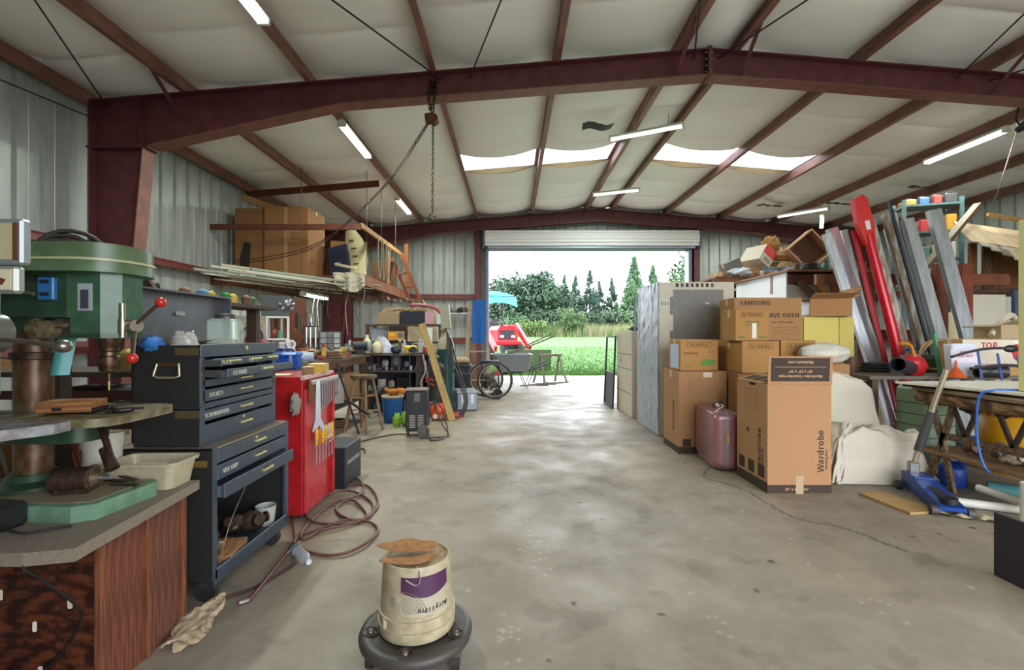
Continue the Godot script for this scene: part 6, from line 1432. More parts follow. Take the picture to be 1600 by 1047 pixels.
func make_dust_sheet():
	var o := thing("covered_armchair", "armchair under a white dust sheet", "armchair", V(3.0, 0, -4.2))
	var fn := FastNoiseLite.new(); fn.seed = 29; fn.frequency = 2.0
	var m := M("cfc6b2", 0.85, 0.0, "weave", V(4, 4, 4))
	# skirts: a rounded outline that falls in folds to the floor, closed by a soft top
	var drape := func(x0: float, x1: float, z0: float, z1: float, top: Callable, flare: float, sd: float) -> MB:
		var cx := (x0 + x1) / 2.0
		var cz := (z0 + z1) / 2.0
		var out := rounded(x0, x1, z0, z1, 0.07, 6)
		return MB.new().surf(112, 22, func(a, b):
			var s: float = a * out.size()
			var i := int(s) % out.size()
			var j := (i + 1) % out.size()
			var e := Vector2(out[i][0], out[i][1]).lerp(Vector2(out[j][0], out[j][1]), s - floorf(s))
			var c := Vector2(cx, cz)
			if b < 0.28:
				var t: float = b / 0.28
				var q := c.lerp(e, sin(t * PI / 2) * 0.97)
				return V(q.x, top.call(q.x, q.y) - 0.03 * pow(t, 4.0) + 0.012 * fn.get_noise_2d(q.x * 4.0, q.y * 4.0), q.y)
			var t2: float = (b - 0.28) / 0.72
			var d := (e - c).normalized()
			var fold: float = (0.034 * sin(a * 40.0 + sd + 3.0 * fn.get_noise_2d(a * 4.0, sd)) + 0.12 * fn.get_noise_2d(a * 6.0 + sd, t2 * 0.6)) * t2
			var q2 := e + d * (flare * t2 * t2 + fold)
			return V(q2.x, (top.call(e.x, e.y) - 0.03) * (1.0 - t2) + 0.006, q2.y), true)
	part(o, "back_drape", drape.call(-0.2, 0.36, -0.42, -0.16, func(x, z): return 0.84 + 0.06 * cos((x + 0.02) * 6.0) - 0.08 * smoothstep(0.1, 0.4, x) + 0.06 * fn.get_noise_2d(x * 4.0, z), 0.05, 0.0), m)
	part(o, "seat_drape", drape.call(-0.24, 0.5, -0.3, 0.17, func(x, z): return 0.43 + 0.12 * fn.get_noise_2d(x * 2.2, z * 2.2) - 0.05 * smoothstep(0.1, 0.5, x), 0.08, 2.0), m)

func make_work_table():
	var o := thing("sewing_table", "old iron legged table with a lower shelf at the edge of view", "table", V(3.45, 0, -3.95))
	var iron := M("7a6850", 0.6, 0.5, "rust", V(5, 5, 5))
	part(o, "table_top", MB.new().box(V(0.5, 0.80, 0.55), V(1.1, 0.03, 1.3), Vector3.ZERO, 0.005), wood("8a7a60", "z"))
	part(o, "front_beam", MB.new().at(V(0.0, 0.735, 0.55)).surf(10, 14, func(a, b): return V(cos(a * TAU) * 0.045, sin(a * TAU) * 0.05 + 0.006 * sin(b * 30.0), (b - 0.5) * 1.25), true), M("8d7450", 0.7, 0.0, "osb", V(5, 5, 2)))
	part(o, "lower_shelf", MB.new().box(V(0.42, 0.29, 0.5), V(0.84, 0.03, 1.2), Vector3.ZERO, 0.004), wood("8a6a44", "z"))
	for z in [0.08, 1.0]:
		for x in [0.03, 0.9]:
			# cast legs: splayed, with a cross brace
			part(o, "iron_leg", MB.new().bar(V(x, 0.0, z - 0.12), V(x, 0.4, z + 0.03), 0.03, 0.045).bar(V(x, 0.4, z + 0.03), V(x, 0.78, z - 0.12), 0.03, 0.045).bar(V(x, 0.4, z + 0.03), V(x, 0.76, z + 0.14), 0.03, 0.04).bar(V(x, 0.4, z + 0.03), V(x, 0.0, z + 0.12), 0.03, 0.04), iron)
	part(o, "iron_stretcher", MB.new().bar(V(0.03, 0.44, 0.1), V(0.03, 0.44, 1.05), 0.03, 0.05), iron)
	for k in 2: part(o, "iron_lattice", MB.new().bar(V(0.03, 0.46, 0.3 + 0.35 * k), V(0.03, 0.74, 0.18 + 0.35 * k), 0.02, 0.03).bar(V(0.03, 0.46, 0.3 + 0.35 * k), V(0.03, 0.74, 0.42 + 0.35 * k), 0.02, 0.03), M("3c3028", 0.6, 0.5))
	var wp := thing("white_sheet", "white panel with a glossy black edge lying on the iron table", "panel", V(3.44, 0.818, -3.95))
	part(wp, "panel_top", plate(MB.new(), [[-0.16, -0.12], [0.9, -0.2], [0.95, 1.1], [0.12, 1.15], [0.02, 0.75], [-0.05, 0.25]], 0.018, 0.036), M("ddd8c4", 0.4, 0.0, "smudge", V(2, 2, 2)))
	part(wp, "black_edge", plate(MB.new(), [[-0.13, -0.08], [0.88, -0.17], [0.9, 1.0], [0.14, 1.0], [0.06, 0.7], [-0.02, 0.25]], -0.002, 0.018), M("17161a", 0.2))
	solo("blue_strap", "blue ratchet strap hanging down the front of the iron table", "strap", MB.new().tube(smooth([V(3.62, 0.86, -3.35), V(3.42, 0.852, -3.4), V(3.385, 0.78, -3.45), V(3.385, 0.5, -3.46), V(3.39, 0.32, -3.42), V(3.40, 0.27, -3.38)], 6), 0.009, 6), M("2a66b8", 0.5))
	for k in 12:
		var low := k < 8
		solo("shelf_part", ["rusty bolt box", "grey pipe elbow", "blue plastic can", "pale rag bundle", "silver foil pack", "brown spool", "dark gear", "white tile stack", "orange cap", "oily lever", "copper coil", "dusty clamp"][k] + (" on the lower shelf of the iron table" if low else " hanging under the top of the iron table"), "machine part", lump(MB.new(), V(0, 0.05, 0), 0.11, 300 + k), M(["6a4a34", "77746c", "2a5aa8", "b0a48c", "b8b8b4", "7a5c40", "3a332c", "c4c0b4", "c8641c", "2c2620", "8a4f30", "6a6054"][k], 0.5, 0.3, "grime", V(9, 9, 9)), V(3.62 + 0.12 * (k % 3), 0.307 if low else 0.62, -3.85 + 0.105 * (k % 8) + (0.1 if low else 0.0)), 0.0, "parts on the iron table")
	# bins behind
	var gb := thing("green_bin", "sage green ribbed plastic bin behind the dust sheet", "bin", V(3.78, 0, -4.35), 0.2)
	part(gb, "bin_body", MB.new().box(V(0, 0.4, 0), V(0.34, 0.78, 0.3), Vector3.ZERO, 0.03), M("7c927a", 0.5))
	for k in 4: part(gb, "bin_groove", MB.new().box(V(0, 0.34 + 0.1 * k, 0), V(0.345, 0.008, 0.305)), M("3c4a3c", 0.7))
	var yb := thing("yellow_drum", "bright yellow drum behind the iron table", "drum", V(4.62, 0, -4.35))
	part(yb, "drum_body", MB.new().lathe([[0, 0], [0.26, 0], [0.27, 0.25], [0.26, 0.26], [0.27, 0.28], [0.27, 0.5], [0.26, 0.51], [0.27, 0.53], [0.26, 0.78], [0, 0.78]], 28), M("d89a14", 0.45))
	bottle("blue_jug", "blue fluid jug on the floor under the iron table", V(3.66, 0, -3.95), 0.24, 0.09, M("1d48a0", 0.4), M("e4e4e4", 0.4), 0.4, "", true)
	# storage table behind with cartons and oddments
	var t := thing("storage_table", "grey trestle table piled with oddments before the metal channels", "table", V(4.45, 0, -5.0))
	part(t, "table_top", MB.new().box(V(0, 0.83, 0), V(1.9, 0.035, 0.7), Vector3.ZERO, 0.004), dirty("7d766a"))
	for x in [-0.88, 0.88]:
		for z in [-0.3, 0.3]: part(t, "table_leg", MB.new().box(V(x, 0.41, z), V(0.06, 0.82, 0.06)), wood("6a5a48", "y"))
	var ap := carton("apple_carton", "white produce carton with a red apple printed on it", V(4.76, 0.848, -4.82), V(0.62, 0.36, 0.3), -0.06, "b9925c")
	part(ap, "white_front", MB.new().box(V(0, 0.225, 0.1512), V(0.62, 0.26, 0.001)), M("d2c8b4", 0.7))
	text(ap, "TOP", 0.06, M("a82430", 0.7), V(-0.06, 0.3, 0.1525))
	text(ap, "RED DELICIOUS", 0.02, M("a82430", 0.7), V(-0.06, 0.11, 0.1525))
	part(ap, "apple_print", MB.new().prism([[0.14, 0.25], [0.15, 0.3], [0.19, 0.315], [0.215, 0.3], [0.24, 0.315], [0.275, 0.3], [0.285, 0.25], [0.26, 0.17], [0.225, 0.145], [0.2, 0.145], [0.165, 0.17]], 0.152, 0.1535), M("b81420", 0.5))
	part(ap, "apple_leaf", MB.new().prism([[0.215, 0.31], [0.19, 0.345], [0.16, 0.345], [0.18, 0.32]], 0.152, 0.1535).prism([[0.215, 0.31], [0.24, 0.345], [0.27, 0.34], [0.25, 0.32]], 0.152, 0.1535), M("e6e0d0", 0.6))
	var nt := thing("printed_bag", "white paper bag with pink printing beside the produce carton", "bag", V(4.34, 0.848, -4.6))
	part(nt, "bag_body", MB.new().box(V(0, 0.16, 0), V(0.24, 0.32, 0.1), V(-0.06, 0, 0.03), 0.01), M("d0d4e0", 0.6))
	part(nt, "paper_label", MB.new().box(V(-0.02, 0.2, 0.056), V(0.25, 0.13, 0.002), V(-0.06, 0, 0.03)), M("e4dce4", 0.6))
	text(nt, "TOP RED", 0.025, M("c8507c", 0.7), V(-0.01, 0.2, 0.058), V(-0.06, 0, 0.03))
	text(nt, "APPLES", 0.022, M("c8507c", 0.7), V(-0.01, 0.24, 0.057), V(-0.06, 0, 0.03))
	carton("carton", "open tan carton stuffed with pipes on the produce carton", V(5.05, 1.212, -4.85), V(0.46, 0.14, 0.26), 0.1, "b09a78", "", true)
	solo("sprayer_pipe", "cream curved sprayer pipe in the open tan carton", "pipe", MB.new().tube(smooth([V(-0.2, 0.0, 0.05), V(-0.05, 0.14, 0.02), V(0.05, 0.2, 0.0), V(0.12, 0.17, -0.03)], 5), 0.03, 8), M("c8bca0", 0.5), V(5.0, 1.25, -4.82))
	var rc := thing("red_blower", "red and black garden blower on the storage table", "blower", V(3.98, 0.848, -4.72), 0.3)
	part(rc, "blower_housing", MB.new().blob(V(0, 0.1, 0), V(0.14, 0.11, 0.1), 0.25, 3, 14, 10), plastic("b81a22"))
	part(rc, "blower_tube", MB.new().pipe(V(-0.36, 0.12, 0.1), V(-0.08, 0.08, 0.02), 0.07, 0.01, 16), M("22242e", 0.4))
	part(rc, "blower_grip", MB.new().tube(smooth([V(0.02, 0.18, 0), V(-0.04, 0.3, 0), V(-0.2, 0.32, 0.02)], 5), 0.016, 8), M("c8801c", 0.4))
	solo("orange_funnel", "orange plastic funnel on the storage table", "funnel", MB.new().lathe([[0.008, 0.16], [0.012, 0.1], [0.08, 0.0], [0.075, 0.0], [0.006, 0.1]], 18), M("d8561c", 0.4), V(4.2, 0.85, -4.5))
	solo("black_pipe_end", "black pipe end lying on the storage table", "pipe", MB.new().pipe(V(-0.1, 0.06, 0), V(0.12, 0.06, 0.04), 0.06, 0.012, 16), M("24262a", 0.4), V(4.42, 0.85, -4.42))
	solo("green_hose_reel", "green plastic reel on the storage table", "reel", torus(V(0, 0.06, 0), 0.08, 0.03, Vector3.RIGHT, Vector3.UP, 20, 8), M("1f8a4a", 0.5), V(4.5, 0.86, -4.72))
	solo("green_stake", "green garden stake standing on the storage table", "stake", MB.new().bar(V(0, 0, 0), V(-0.04, 0.42, -0.03), 0.035, 0.02), M("3f8a6c", 0.5), V(4.28, 0.848, -4.75))
	solo("straw_wreath", "bent cane basket hoop on the storage table", "basket", torus(V(0, 0.18, 0), 0.15, 0.012, Vector3.RIGHT, Vector3.UP, 24, 6).tube(smooth([V(-0.15, 0.18, 0), V(-0.05, 0.32, 0.04), V(0.12, 0.3, 0.05), V(0.16, 0.12, 0.02)], 5), 0.012, 6), M("b08c5c", 0.7), V(4.42, 0.86, -4.98))
	# bowed tube frame with blue stays
	var hb := thing("hoop_frame", "black bowed tube frame with blue stays lying on the storage table", "frame", V(4.5, 0.85, -4.35))
	part(hb, "hoop_tube", MB.new().tube(smooth([V(-0.48, 0.2, 0), V(-0.2, 0.27, 0), V(0.1, 0.27, 0), V(0.4, 0.17, 0), V(0.62, 0.02, 0)], 6), 0.013, 8), M("26262a", 0.4))
	part(hb, "hoop_tube", MB.new().tube(smooth([V(-0.4, 0.1, 0.1), V(-0.1, 0.13, 0.1), V(0.15, 0.1, 0.1), V(0.45, 0.01, 0.1)], 6), 0.013, 8), M("26262a", 0.4))
	for k in 5: part(hb, "blue_stay", MB.new().bar(V(-0.3 + 0.18 * k, 0.0, 0.1), V(-0.24 + 0.18 * k, 0.25 - 0.02 * k, 0.0), 0.016, 0.016), M("3f5490", 0.4))
	part(hb, "clamp", MB.new().blob(V(0.06, 0.275, 0), V(0.06, 0.035, 0.03), 0.2, 2), M("1c1c20", 0.4))
	solo("yellow_post", "pale yellow painted post standing on the iron table", "post", MB.new().box(V(0, 0.6, 0), V(0.09, 1.2, 0.09), Vector3.ZERO, 0.006), M("d6cf8c", 0.5), V(3.602, 0.856, -3.3))
	# floor things
	var j := thing("floor_jack", "blue floor jack with upright handle", "jack", V(3.235, 0, -3.83), -0.36)
	var bl := M("1f4aa0", 0.4, 0.1, "dust", V(6, 6, 6))
	for s in [-0.07, 0.07]: part(j, "side_plate", plate(MB.new().at(V(s, 0, 0), 0, 0, PI / 2), [[0.03, -0.02], [0.15, -0.02], [0.16, 0.12], [0.07, 0.62], [0.03, 0.62]], -0.004, 0.004), bl)
	part(j, "jack_frame", MB.new().bar(V(0, 0.125, -0.02), V(0, 0.13, 0.2), 0.13, 0.05).bar(V(0, 0.13, 0.19), V(0, 0.055, 0.62), 0.13, 0.03), bl)
	part(j, "lift_arm", MB.new().bar(V(0, 0.12, 0.05), V(0, 0.08, 0.55), 0.06, 0.05), M("3a3c44", 0.5, 0.5))
	part(j, "saddle", MB.new().cyl(V(0, 0.08, 0.56), V(0, 0.12, 0.56), 0.05, 0.05, 16), M("2a2a2c", 0.5, 0.5))
	for z in [0.0, 0.6]:
		for s in [-0.1, 0.1]: part(j, "jack_wheel", MB.new().cyl(V(s - 0.02, 0.035, z), V(s + 0.02, 0.035, z), 0.035, 0.035, 14), M("4a4844", 0.6, 0.4))
	part(j, "handle_socket", MB.new().box(V(0, 0.17, -0.01), V(0.07, 0.12, 0.06), V(0.1, 0, 0), 0.008), steel("a8a8a0", 0.4))
	part(j, "handle_tube", MB.new().cyl(V(0, 0.2, -0.01), V(0.19, 0.98, 0.05), 0.02, 0.02, 12), M("a89c84", 0.35, 0.5))
	part(j, "handle_grip", MB.new().cyl(V(0.03, 0.32, -0.002), V(0.105, 0.64, 0.022), 0.031, 0.031, 14), M("3c3a38", 0.7))
	solo("plywood_offcut", "pale plywood offcut lying flat on the floor", "plywood", MB.new().box(V(0, 0.01, 0), V(0.22, 0.018, 0.42), Vector3.ZERO, 0.002).box(V(0.0, 0.0195, 0.02), V(0.05, 0.001, 0.014)).box(V(0.02, 0.0195, -0.1), V(0.04, 0.001, 0.012)), wood("b8965c", "z"), V(2.845, 0, -3.52), 0.12)
	solo("pipe_length", "white plastic pipe lying on the floor by the floor jack", "pipe", MB.new().pipe(V(3.2, 0.032, -3.5), V(3.75, 0.032, -3.2), 0.03, 0.004, 14), M("d8d4c4", 0.4))
	solo("pipe_length", "short white plastic pipe slanting beside the upright one", "pipe", MB.new().pipe(V(3.48, 0.11, -3.55), V(3.52, 0.095, -3.25), 0.028, 0.004, 14), M("d4d0c0", 0.4))
	solo("pipe_length", "white plastic pipe under the shelf of the iron table", "pipe", MB.new().pipe(V(3.34, 0.05, -4.3), V(3.42, 0.05, -3.9), 0.035, 0.004, 14), M("ccc8bc", 0.4))
	solo("pipe_length", "teal plastic pipe lying under the iron table", "pipe", MB.new().pipe(V(3.75, 0.05, -3.75), V(4.1, 0.05, -3.45), 0.05, 0.005, 14), M("5a9a98", 0.4))
	solo("pipe_post", "upright white plastic pipe at the picture edge", "pipe", MB.new().pipe(V(0, 0, 0), V(0, 0.27, 0), 0.062, 0.006, 22), M("d6d4c8", 0.4), V(3.43, 0, -3.13))
	solo("dark_board", "dark painted board standing on edge near the iron table", "board", MB.new().box(V(0, 0.165, 0.29), V(0.02, 0.33, 0.58), Vector3.ZERO, 0.003), M("2a2230", 0.5, 0.0, "dust", V(5, 5, 5)), V(2.52, 0, -2.48))
	var fr := FastNoiseLite.new(); fr.seed = 33; fr.frequency = 6.0
	solo("floor_rag", "crumpled cream rag on the floor by the white pipe", "rag", MB.new().surf(16, 8, func(a, b): return V((a - 0.5) * 0.36, 0.012 + 0.03 * absf(fr.get_noise_2d(a * 2.0, b * 2.0)) + 0.02 * sin(a * 20.0) * sin(b * PI), (b - 0.5) * 0.12)), M("b8a888", 0.9, 0.0, "weave", V(7, 7, 7)), V(3.12, 0, -3.25), -0.5)
	for k in 3:
		solo("swivel_caster", ["small black caster under the end of the white pipe", "small black caster under the iron table shelf", "small black caster beside the floor jack body"][k], "caster", MB.new().cyl(V(-0.015, 0.03, 0), V(0.015, 0.03, 0), 0.03, 0.03, 12).box(V(0, 0.055, 0), V(0.04, 0.02, 0.05)), M("2a2826", 0.6), [V(3.14, 0, -3.42), V(3.36, 0, -3.72), V(3.3, 0, -3.62)][k], 0.6 * k)

func make_channels():
	var K := 1.0926
	var zi := 0
	var chan := func(called: String, label: String, xt: float, yt: float, slope: float, w: float, d: float, m: Material, z: float):
		var X := xt * K
		var Y := 1.25 + (yt - 1.25) * K
		var a := V(X + slope * Y, 0.0, z + 0.25)
		var b := V(X, Y, z)
		var ax := (b - a).normalized()
		var sx := V(ax.y, -ax.x, 0).normalized()
		var sz := ax.cross(sx)
		var mb := MB.new()
		mb.t = Transform3D(Basis(sx, sz, ax), a)
		var q := d
		mb.prism([[-w / 2, -q / 2], [-w / 2, q / 2], [-w / 2 + 0.012, q / 2], [-w / 2 + 0.012, -q / 2 + 0.012], [w / 2 - 0.012, -q / 2 + 0.012], [w / 2 - 0.012, q / 2], [w / 2, q / 2], [w / 2, -q / 2]] if sz.z < 0 else [[-w / 2, q / 2], [-w / 2, -q / 2], [-w / 2 + 0.012, -q / 2], [-w / 2 + 0.012, q / 2 - 0.012], [w / 2 - 0.012, q / 2 - 0.012], [w / 2 - 0.012, -q / 2], [w / 2, -q / 2], [w / 2, q / 2]], 0.0, a.distance_to(b))
		solo(called, label, "channel", mb, m, Vector3.ZERO, 0.0, "leaning metal channels")
	var g1 := M("ccd0d4", 0.22, 0.6, "streak", V(3, 0.6, 3))
	var g2 := M("b4b6b4", 0.35, 0.5, "streak", V(3, 0.6, 3))
	var g3 := M("b0aea4", 0.45, 0.35, "rust", V(2, 0.6, 2))
	var rows := [[3.60, 2.41, 0.27, 0.099, 0.05, g1, "bright"], [3.72, 2.49, 0.269, 0.132, 0.06, g1, "wide bright"], [3.92, 2.49, 0.17, 0.083, 0.05, g2, "narrow bright"], [4.07, 2.55, 0.2, 0.130, 0.06, g3, "dull"], [4.15, 2.58, 0.2, 0.117, 0.07, g2, "grey"], [4.2, 2.5, 0.2, 0.104, 0.06, g1, "short bright"], [4.3, 2.62, 0.2, 0.130, 0.05, g3, "dusty"], [4.385, 2.66, 0.19, 0.156, 0.06, g1, "tall shiny"], [4.46, 2.52, 0.19, 0.117, 0.05, g3, "short dull"], [4.52, 2.58, 0.196, 0.130, 0.07, g2, "dark grey"], [4.58, 2.55, 0.2, 0.104, 0.05, g3, "brownish"], [4.64, 2.48, 0.2, 0.091, 0.05, g2, "lowest"], [4.82, 2.68, 0.187, 0.156, 0.06, g1, "mirror bright"], [4.93, 2.69, 0.187, 0.130, 0.05, g2, "smooth grey"], [5.0, 2.68, 0.187, 0.091, 0.06, g2, "last grey"]]
	for k in rows.size():
		var r = rows[k]
		chan.call("metal_channel", "%s metal channel in the leaning row beside the red pole" % r[6], r[0], r[1], r[2], r[3], r[4], r[5], -5.95 - 0.1 * (k % 3))
	chan.call("red_bar", "flat red bar leaning between the metal channels", 3.84, 2.43, 0.17, 0.05, 0.03, M("a01824", 0.4), -5.85)
	chan.call("dark_rod", "thin dark square rod among the metal channels", 4.24, 2.76, 0.2, 0.03, 0.03, M("3a4248", 0.4, 0.6), -5.85)
	var p := thing("red_pole", "thick red pole with a flat paddle top leaning on the channels", "pole", V(4.33 * K, 0, -5.5))
	var red := M("c01422", 0.25, 0.05)
	var top := V(-0.43, 2.47, -0.25)
	part(p, "pole_tube", MB.new().cyl(V(0, 0, 0), top, 0.062, 0.05, 18), red)
	part(p, "paddle", MB.new().at(top, 0, 0, 0.22).prism([[-0.06, -0.12], [0.06, -0.12], [0.085, 0.1], [0.07, 0.42], [0.02, 0.48], [-0.09, 0.44], [-0.1, 0.1]], -0.05, 0.03), M("c8221c", 0.3))
	part(p, "paddle_slot", MB.new().at(top, 0, 0, 0.22).prism([[-0.025, 0.05], [0.03, 0.05], [0.03, 0.16], [-0.025, 0.16]], 0.03, 0.034), M("d8d8d8", 0.3, 0.4))
	for k in 3: solo("blue_tape_band", ["wide blue tape band round the dull channels", "second blue tape band lower on the channels", "small blue tape scrap on the channels"][k], "tape", MB.new().box(V(0, 0, 0), V([0.13, 0.1, 0.03][k], 0.035, 0.004), V(0, 0, 0.1)), M("1f4a9c", 0.6), [V(4.72, 1.08, -5.62), V(4.86, 1.06, -5.62), V(4.8, 0.88, -5.58)][k])
	# rack frame that the channels lean on
	var f := thing("timber_rack", "reddish timber frame holding the leaning channels", "rack", V(5.6, 0, -6.35))
	for x in [0.1, 0.45]: part(f, "rack_post", MB.new().box(V(x, 1.1, 0), V(0.14, 2.2, 0.08)), wood("8a4428", "y"))
	for y in [0.55, 1.25, 2.0]: part(f, "rack_beam", MB.new().box(V(-0.2, y, -0.08), V(2.6, 0.14, 0.06)), wood("8a5030", "x"))
	part(f, "gusset", MB.new().prism([[-0.25, 1.9], [0.1, 1.9], [-0.05, 1.5]], -0.05, -0.03), wood("6a3c28", "x"))
	for k in 2: part(f, "pale_board", MB.new().box(V([0.28, -0.12][k], 0.95, 0.02), V(0.16, 1.2, 0.02)), M("d4c498", 0.6))
	# yellow cabinet, open box with cables, white cushion
	var y := thing("yellow_cabinet", "pale yellow two leaf cabinet behind the moving boxes", "cabinet", V(3.6, 0, -5.55))
	part(y, "cabinet_body", MB.new().box(V(0, 0.73, -0.02), V(0.58, 1.46, 0.28)), M("b8a850", 0.6))
	part(y, "cabinet_door", MB.new().box(V(-0.08, 0.73, 0.13), V(0.4, 1.44, 0.02), Vector3.ZERO, 0.003), M("cdbb5c", 0.6))
	part(y, "cabinet_door", MB.new().box(V(0.21, 0.73, 0.13), V(0.17, 1.44, 0.02), Vector3.ZERO, 0.003), M("c4b258", 0.6))
	var cb := carton("cable_carton", "open carton of black cables on the yellow cabinet", V(3.63, 1.462, -5.5), V(0.42, 0.2, 0.3), -0.25, "a87a4c", "", true)
	part(cb, "white_label", MB.new().box(V(-0.2115, 0.1, 0), V(0.002, 0.16, 0.26)), M("d4d4dc", 0.5))
	for k in 3: solo("black_cable_loop", "black cable loop %s sticking out of the cable carton" % ["first", "second", "third"][k], "cable", MB.new().tube(arc(V(3.52 + 0.12 * k, 1.64, -5.48), 0.08 + 0.01 * k, 0.2, PI + 0.2, 10, V(1, 0, 0.3).normalized(), Vector3.UP), 0.009, 6), M("22222a", 0.5), Vector3.ZERO, 0.0, "cables in the carton")
	solo("wooden_bat", "pale wooden paddle poking out above the cable carton", "paddle", MB.new().bar(V(3.72, 1.7, -5.5), V(4.08, 1.8, -5.55), 0.05, 0.06, Vector3.UP, 0.015), wood("b08a5c", "x"))
	solo("white_cushion", "plump white vinyl cushion on the brown carton", "cushion", MB.new().blob(V(0, 0.1, 0), V(0.24, 0.105, 0.16), 0.25, 11, 20, 12), M("d2ccbc", 0.5, 0.0, "smudge", V(4, 4, 4)), V(3.1, 0.965, -4.74))
	# white locker with sticker, planks, shelf
	var w := thing("white_locker", "big white storage locker behind the microwave carton", "locker", V(4.15, 0, -7.2))
	part(w, "locker_side", MB.new().box(V(0.01, 1.1, -0.8), V(0.02, 2.2, 1.6)), M("d4d6da", 0.5))
	part(w, "locker_front", MB.new().box(V(0.55, 1.0, -0.02), V(1.06, 2.0, 0.02)), M("b0aca0", 0.6))
	part(w, "locker_body", MB.new().box(V(0.55, 1.08, -0.82), V(1.04, 2.16, 1.54)), M("a8a8a8", 0.6))
	part(w, "locker_top", MB.new().box(V(0.6, 2.215, -0.75), V(1.3, 0.03, 1.75)), wood("a07a5c", "x"))
	part(w, "red_rail", MB.new().box(V(0.55, 2.1, 0.0), V(1.06, 0.14, 0.03)), wood("6a3426", "x"))
	part(w, "orange_post", MB.new().box(V(0.72, 1.6, 0.03), V(0.09, 1.2, 0.04)), wood("b0603c", "y"))
	part(w, "sticker", MB.new().box(V(-0.0015, 1.62, -0.35), V(0.003, 0.15, 0.3)), M("2f7f90", 0.5))
	for k in 4: part(w, "sticker_mark", MB.new().box(V(-0.0035, 1.585 + 0.06 * (k % 2), -0.29 - 0.1 * (k / 2)), V(0.002, 0.03, 0.05)), M("e4ecec", 0.5))
	part(w, "tape_strip", MB.new().box(V(-0.0015, 2.05, -0.4), V(0.003, 0.3, 0.08)).box(V(-0.0015, 1.55, -0.17), V(0.003, 0.35, 0.05), V(0.25, 0, 0)), M("8a6a58", 0.6))
	for k in 2: solo("leaning_plank", ["dark plank leaning on the front of the white locker", "golden plank leaning on the front of the white locker"][k], "plank", MB.new().bar(V([4.95, 5.1][k], 1.2, -7.0), V([4.3, 4.55][k], 2.06, -7.1), 0.1, 0.03, V(0, 0, 1)), wood(["6a4a34", "b58a50"][k], "x"))

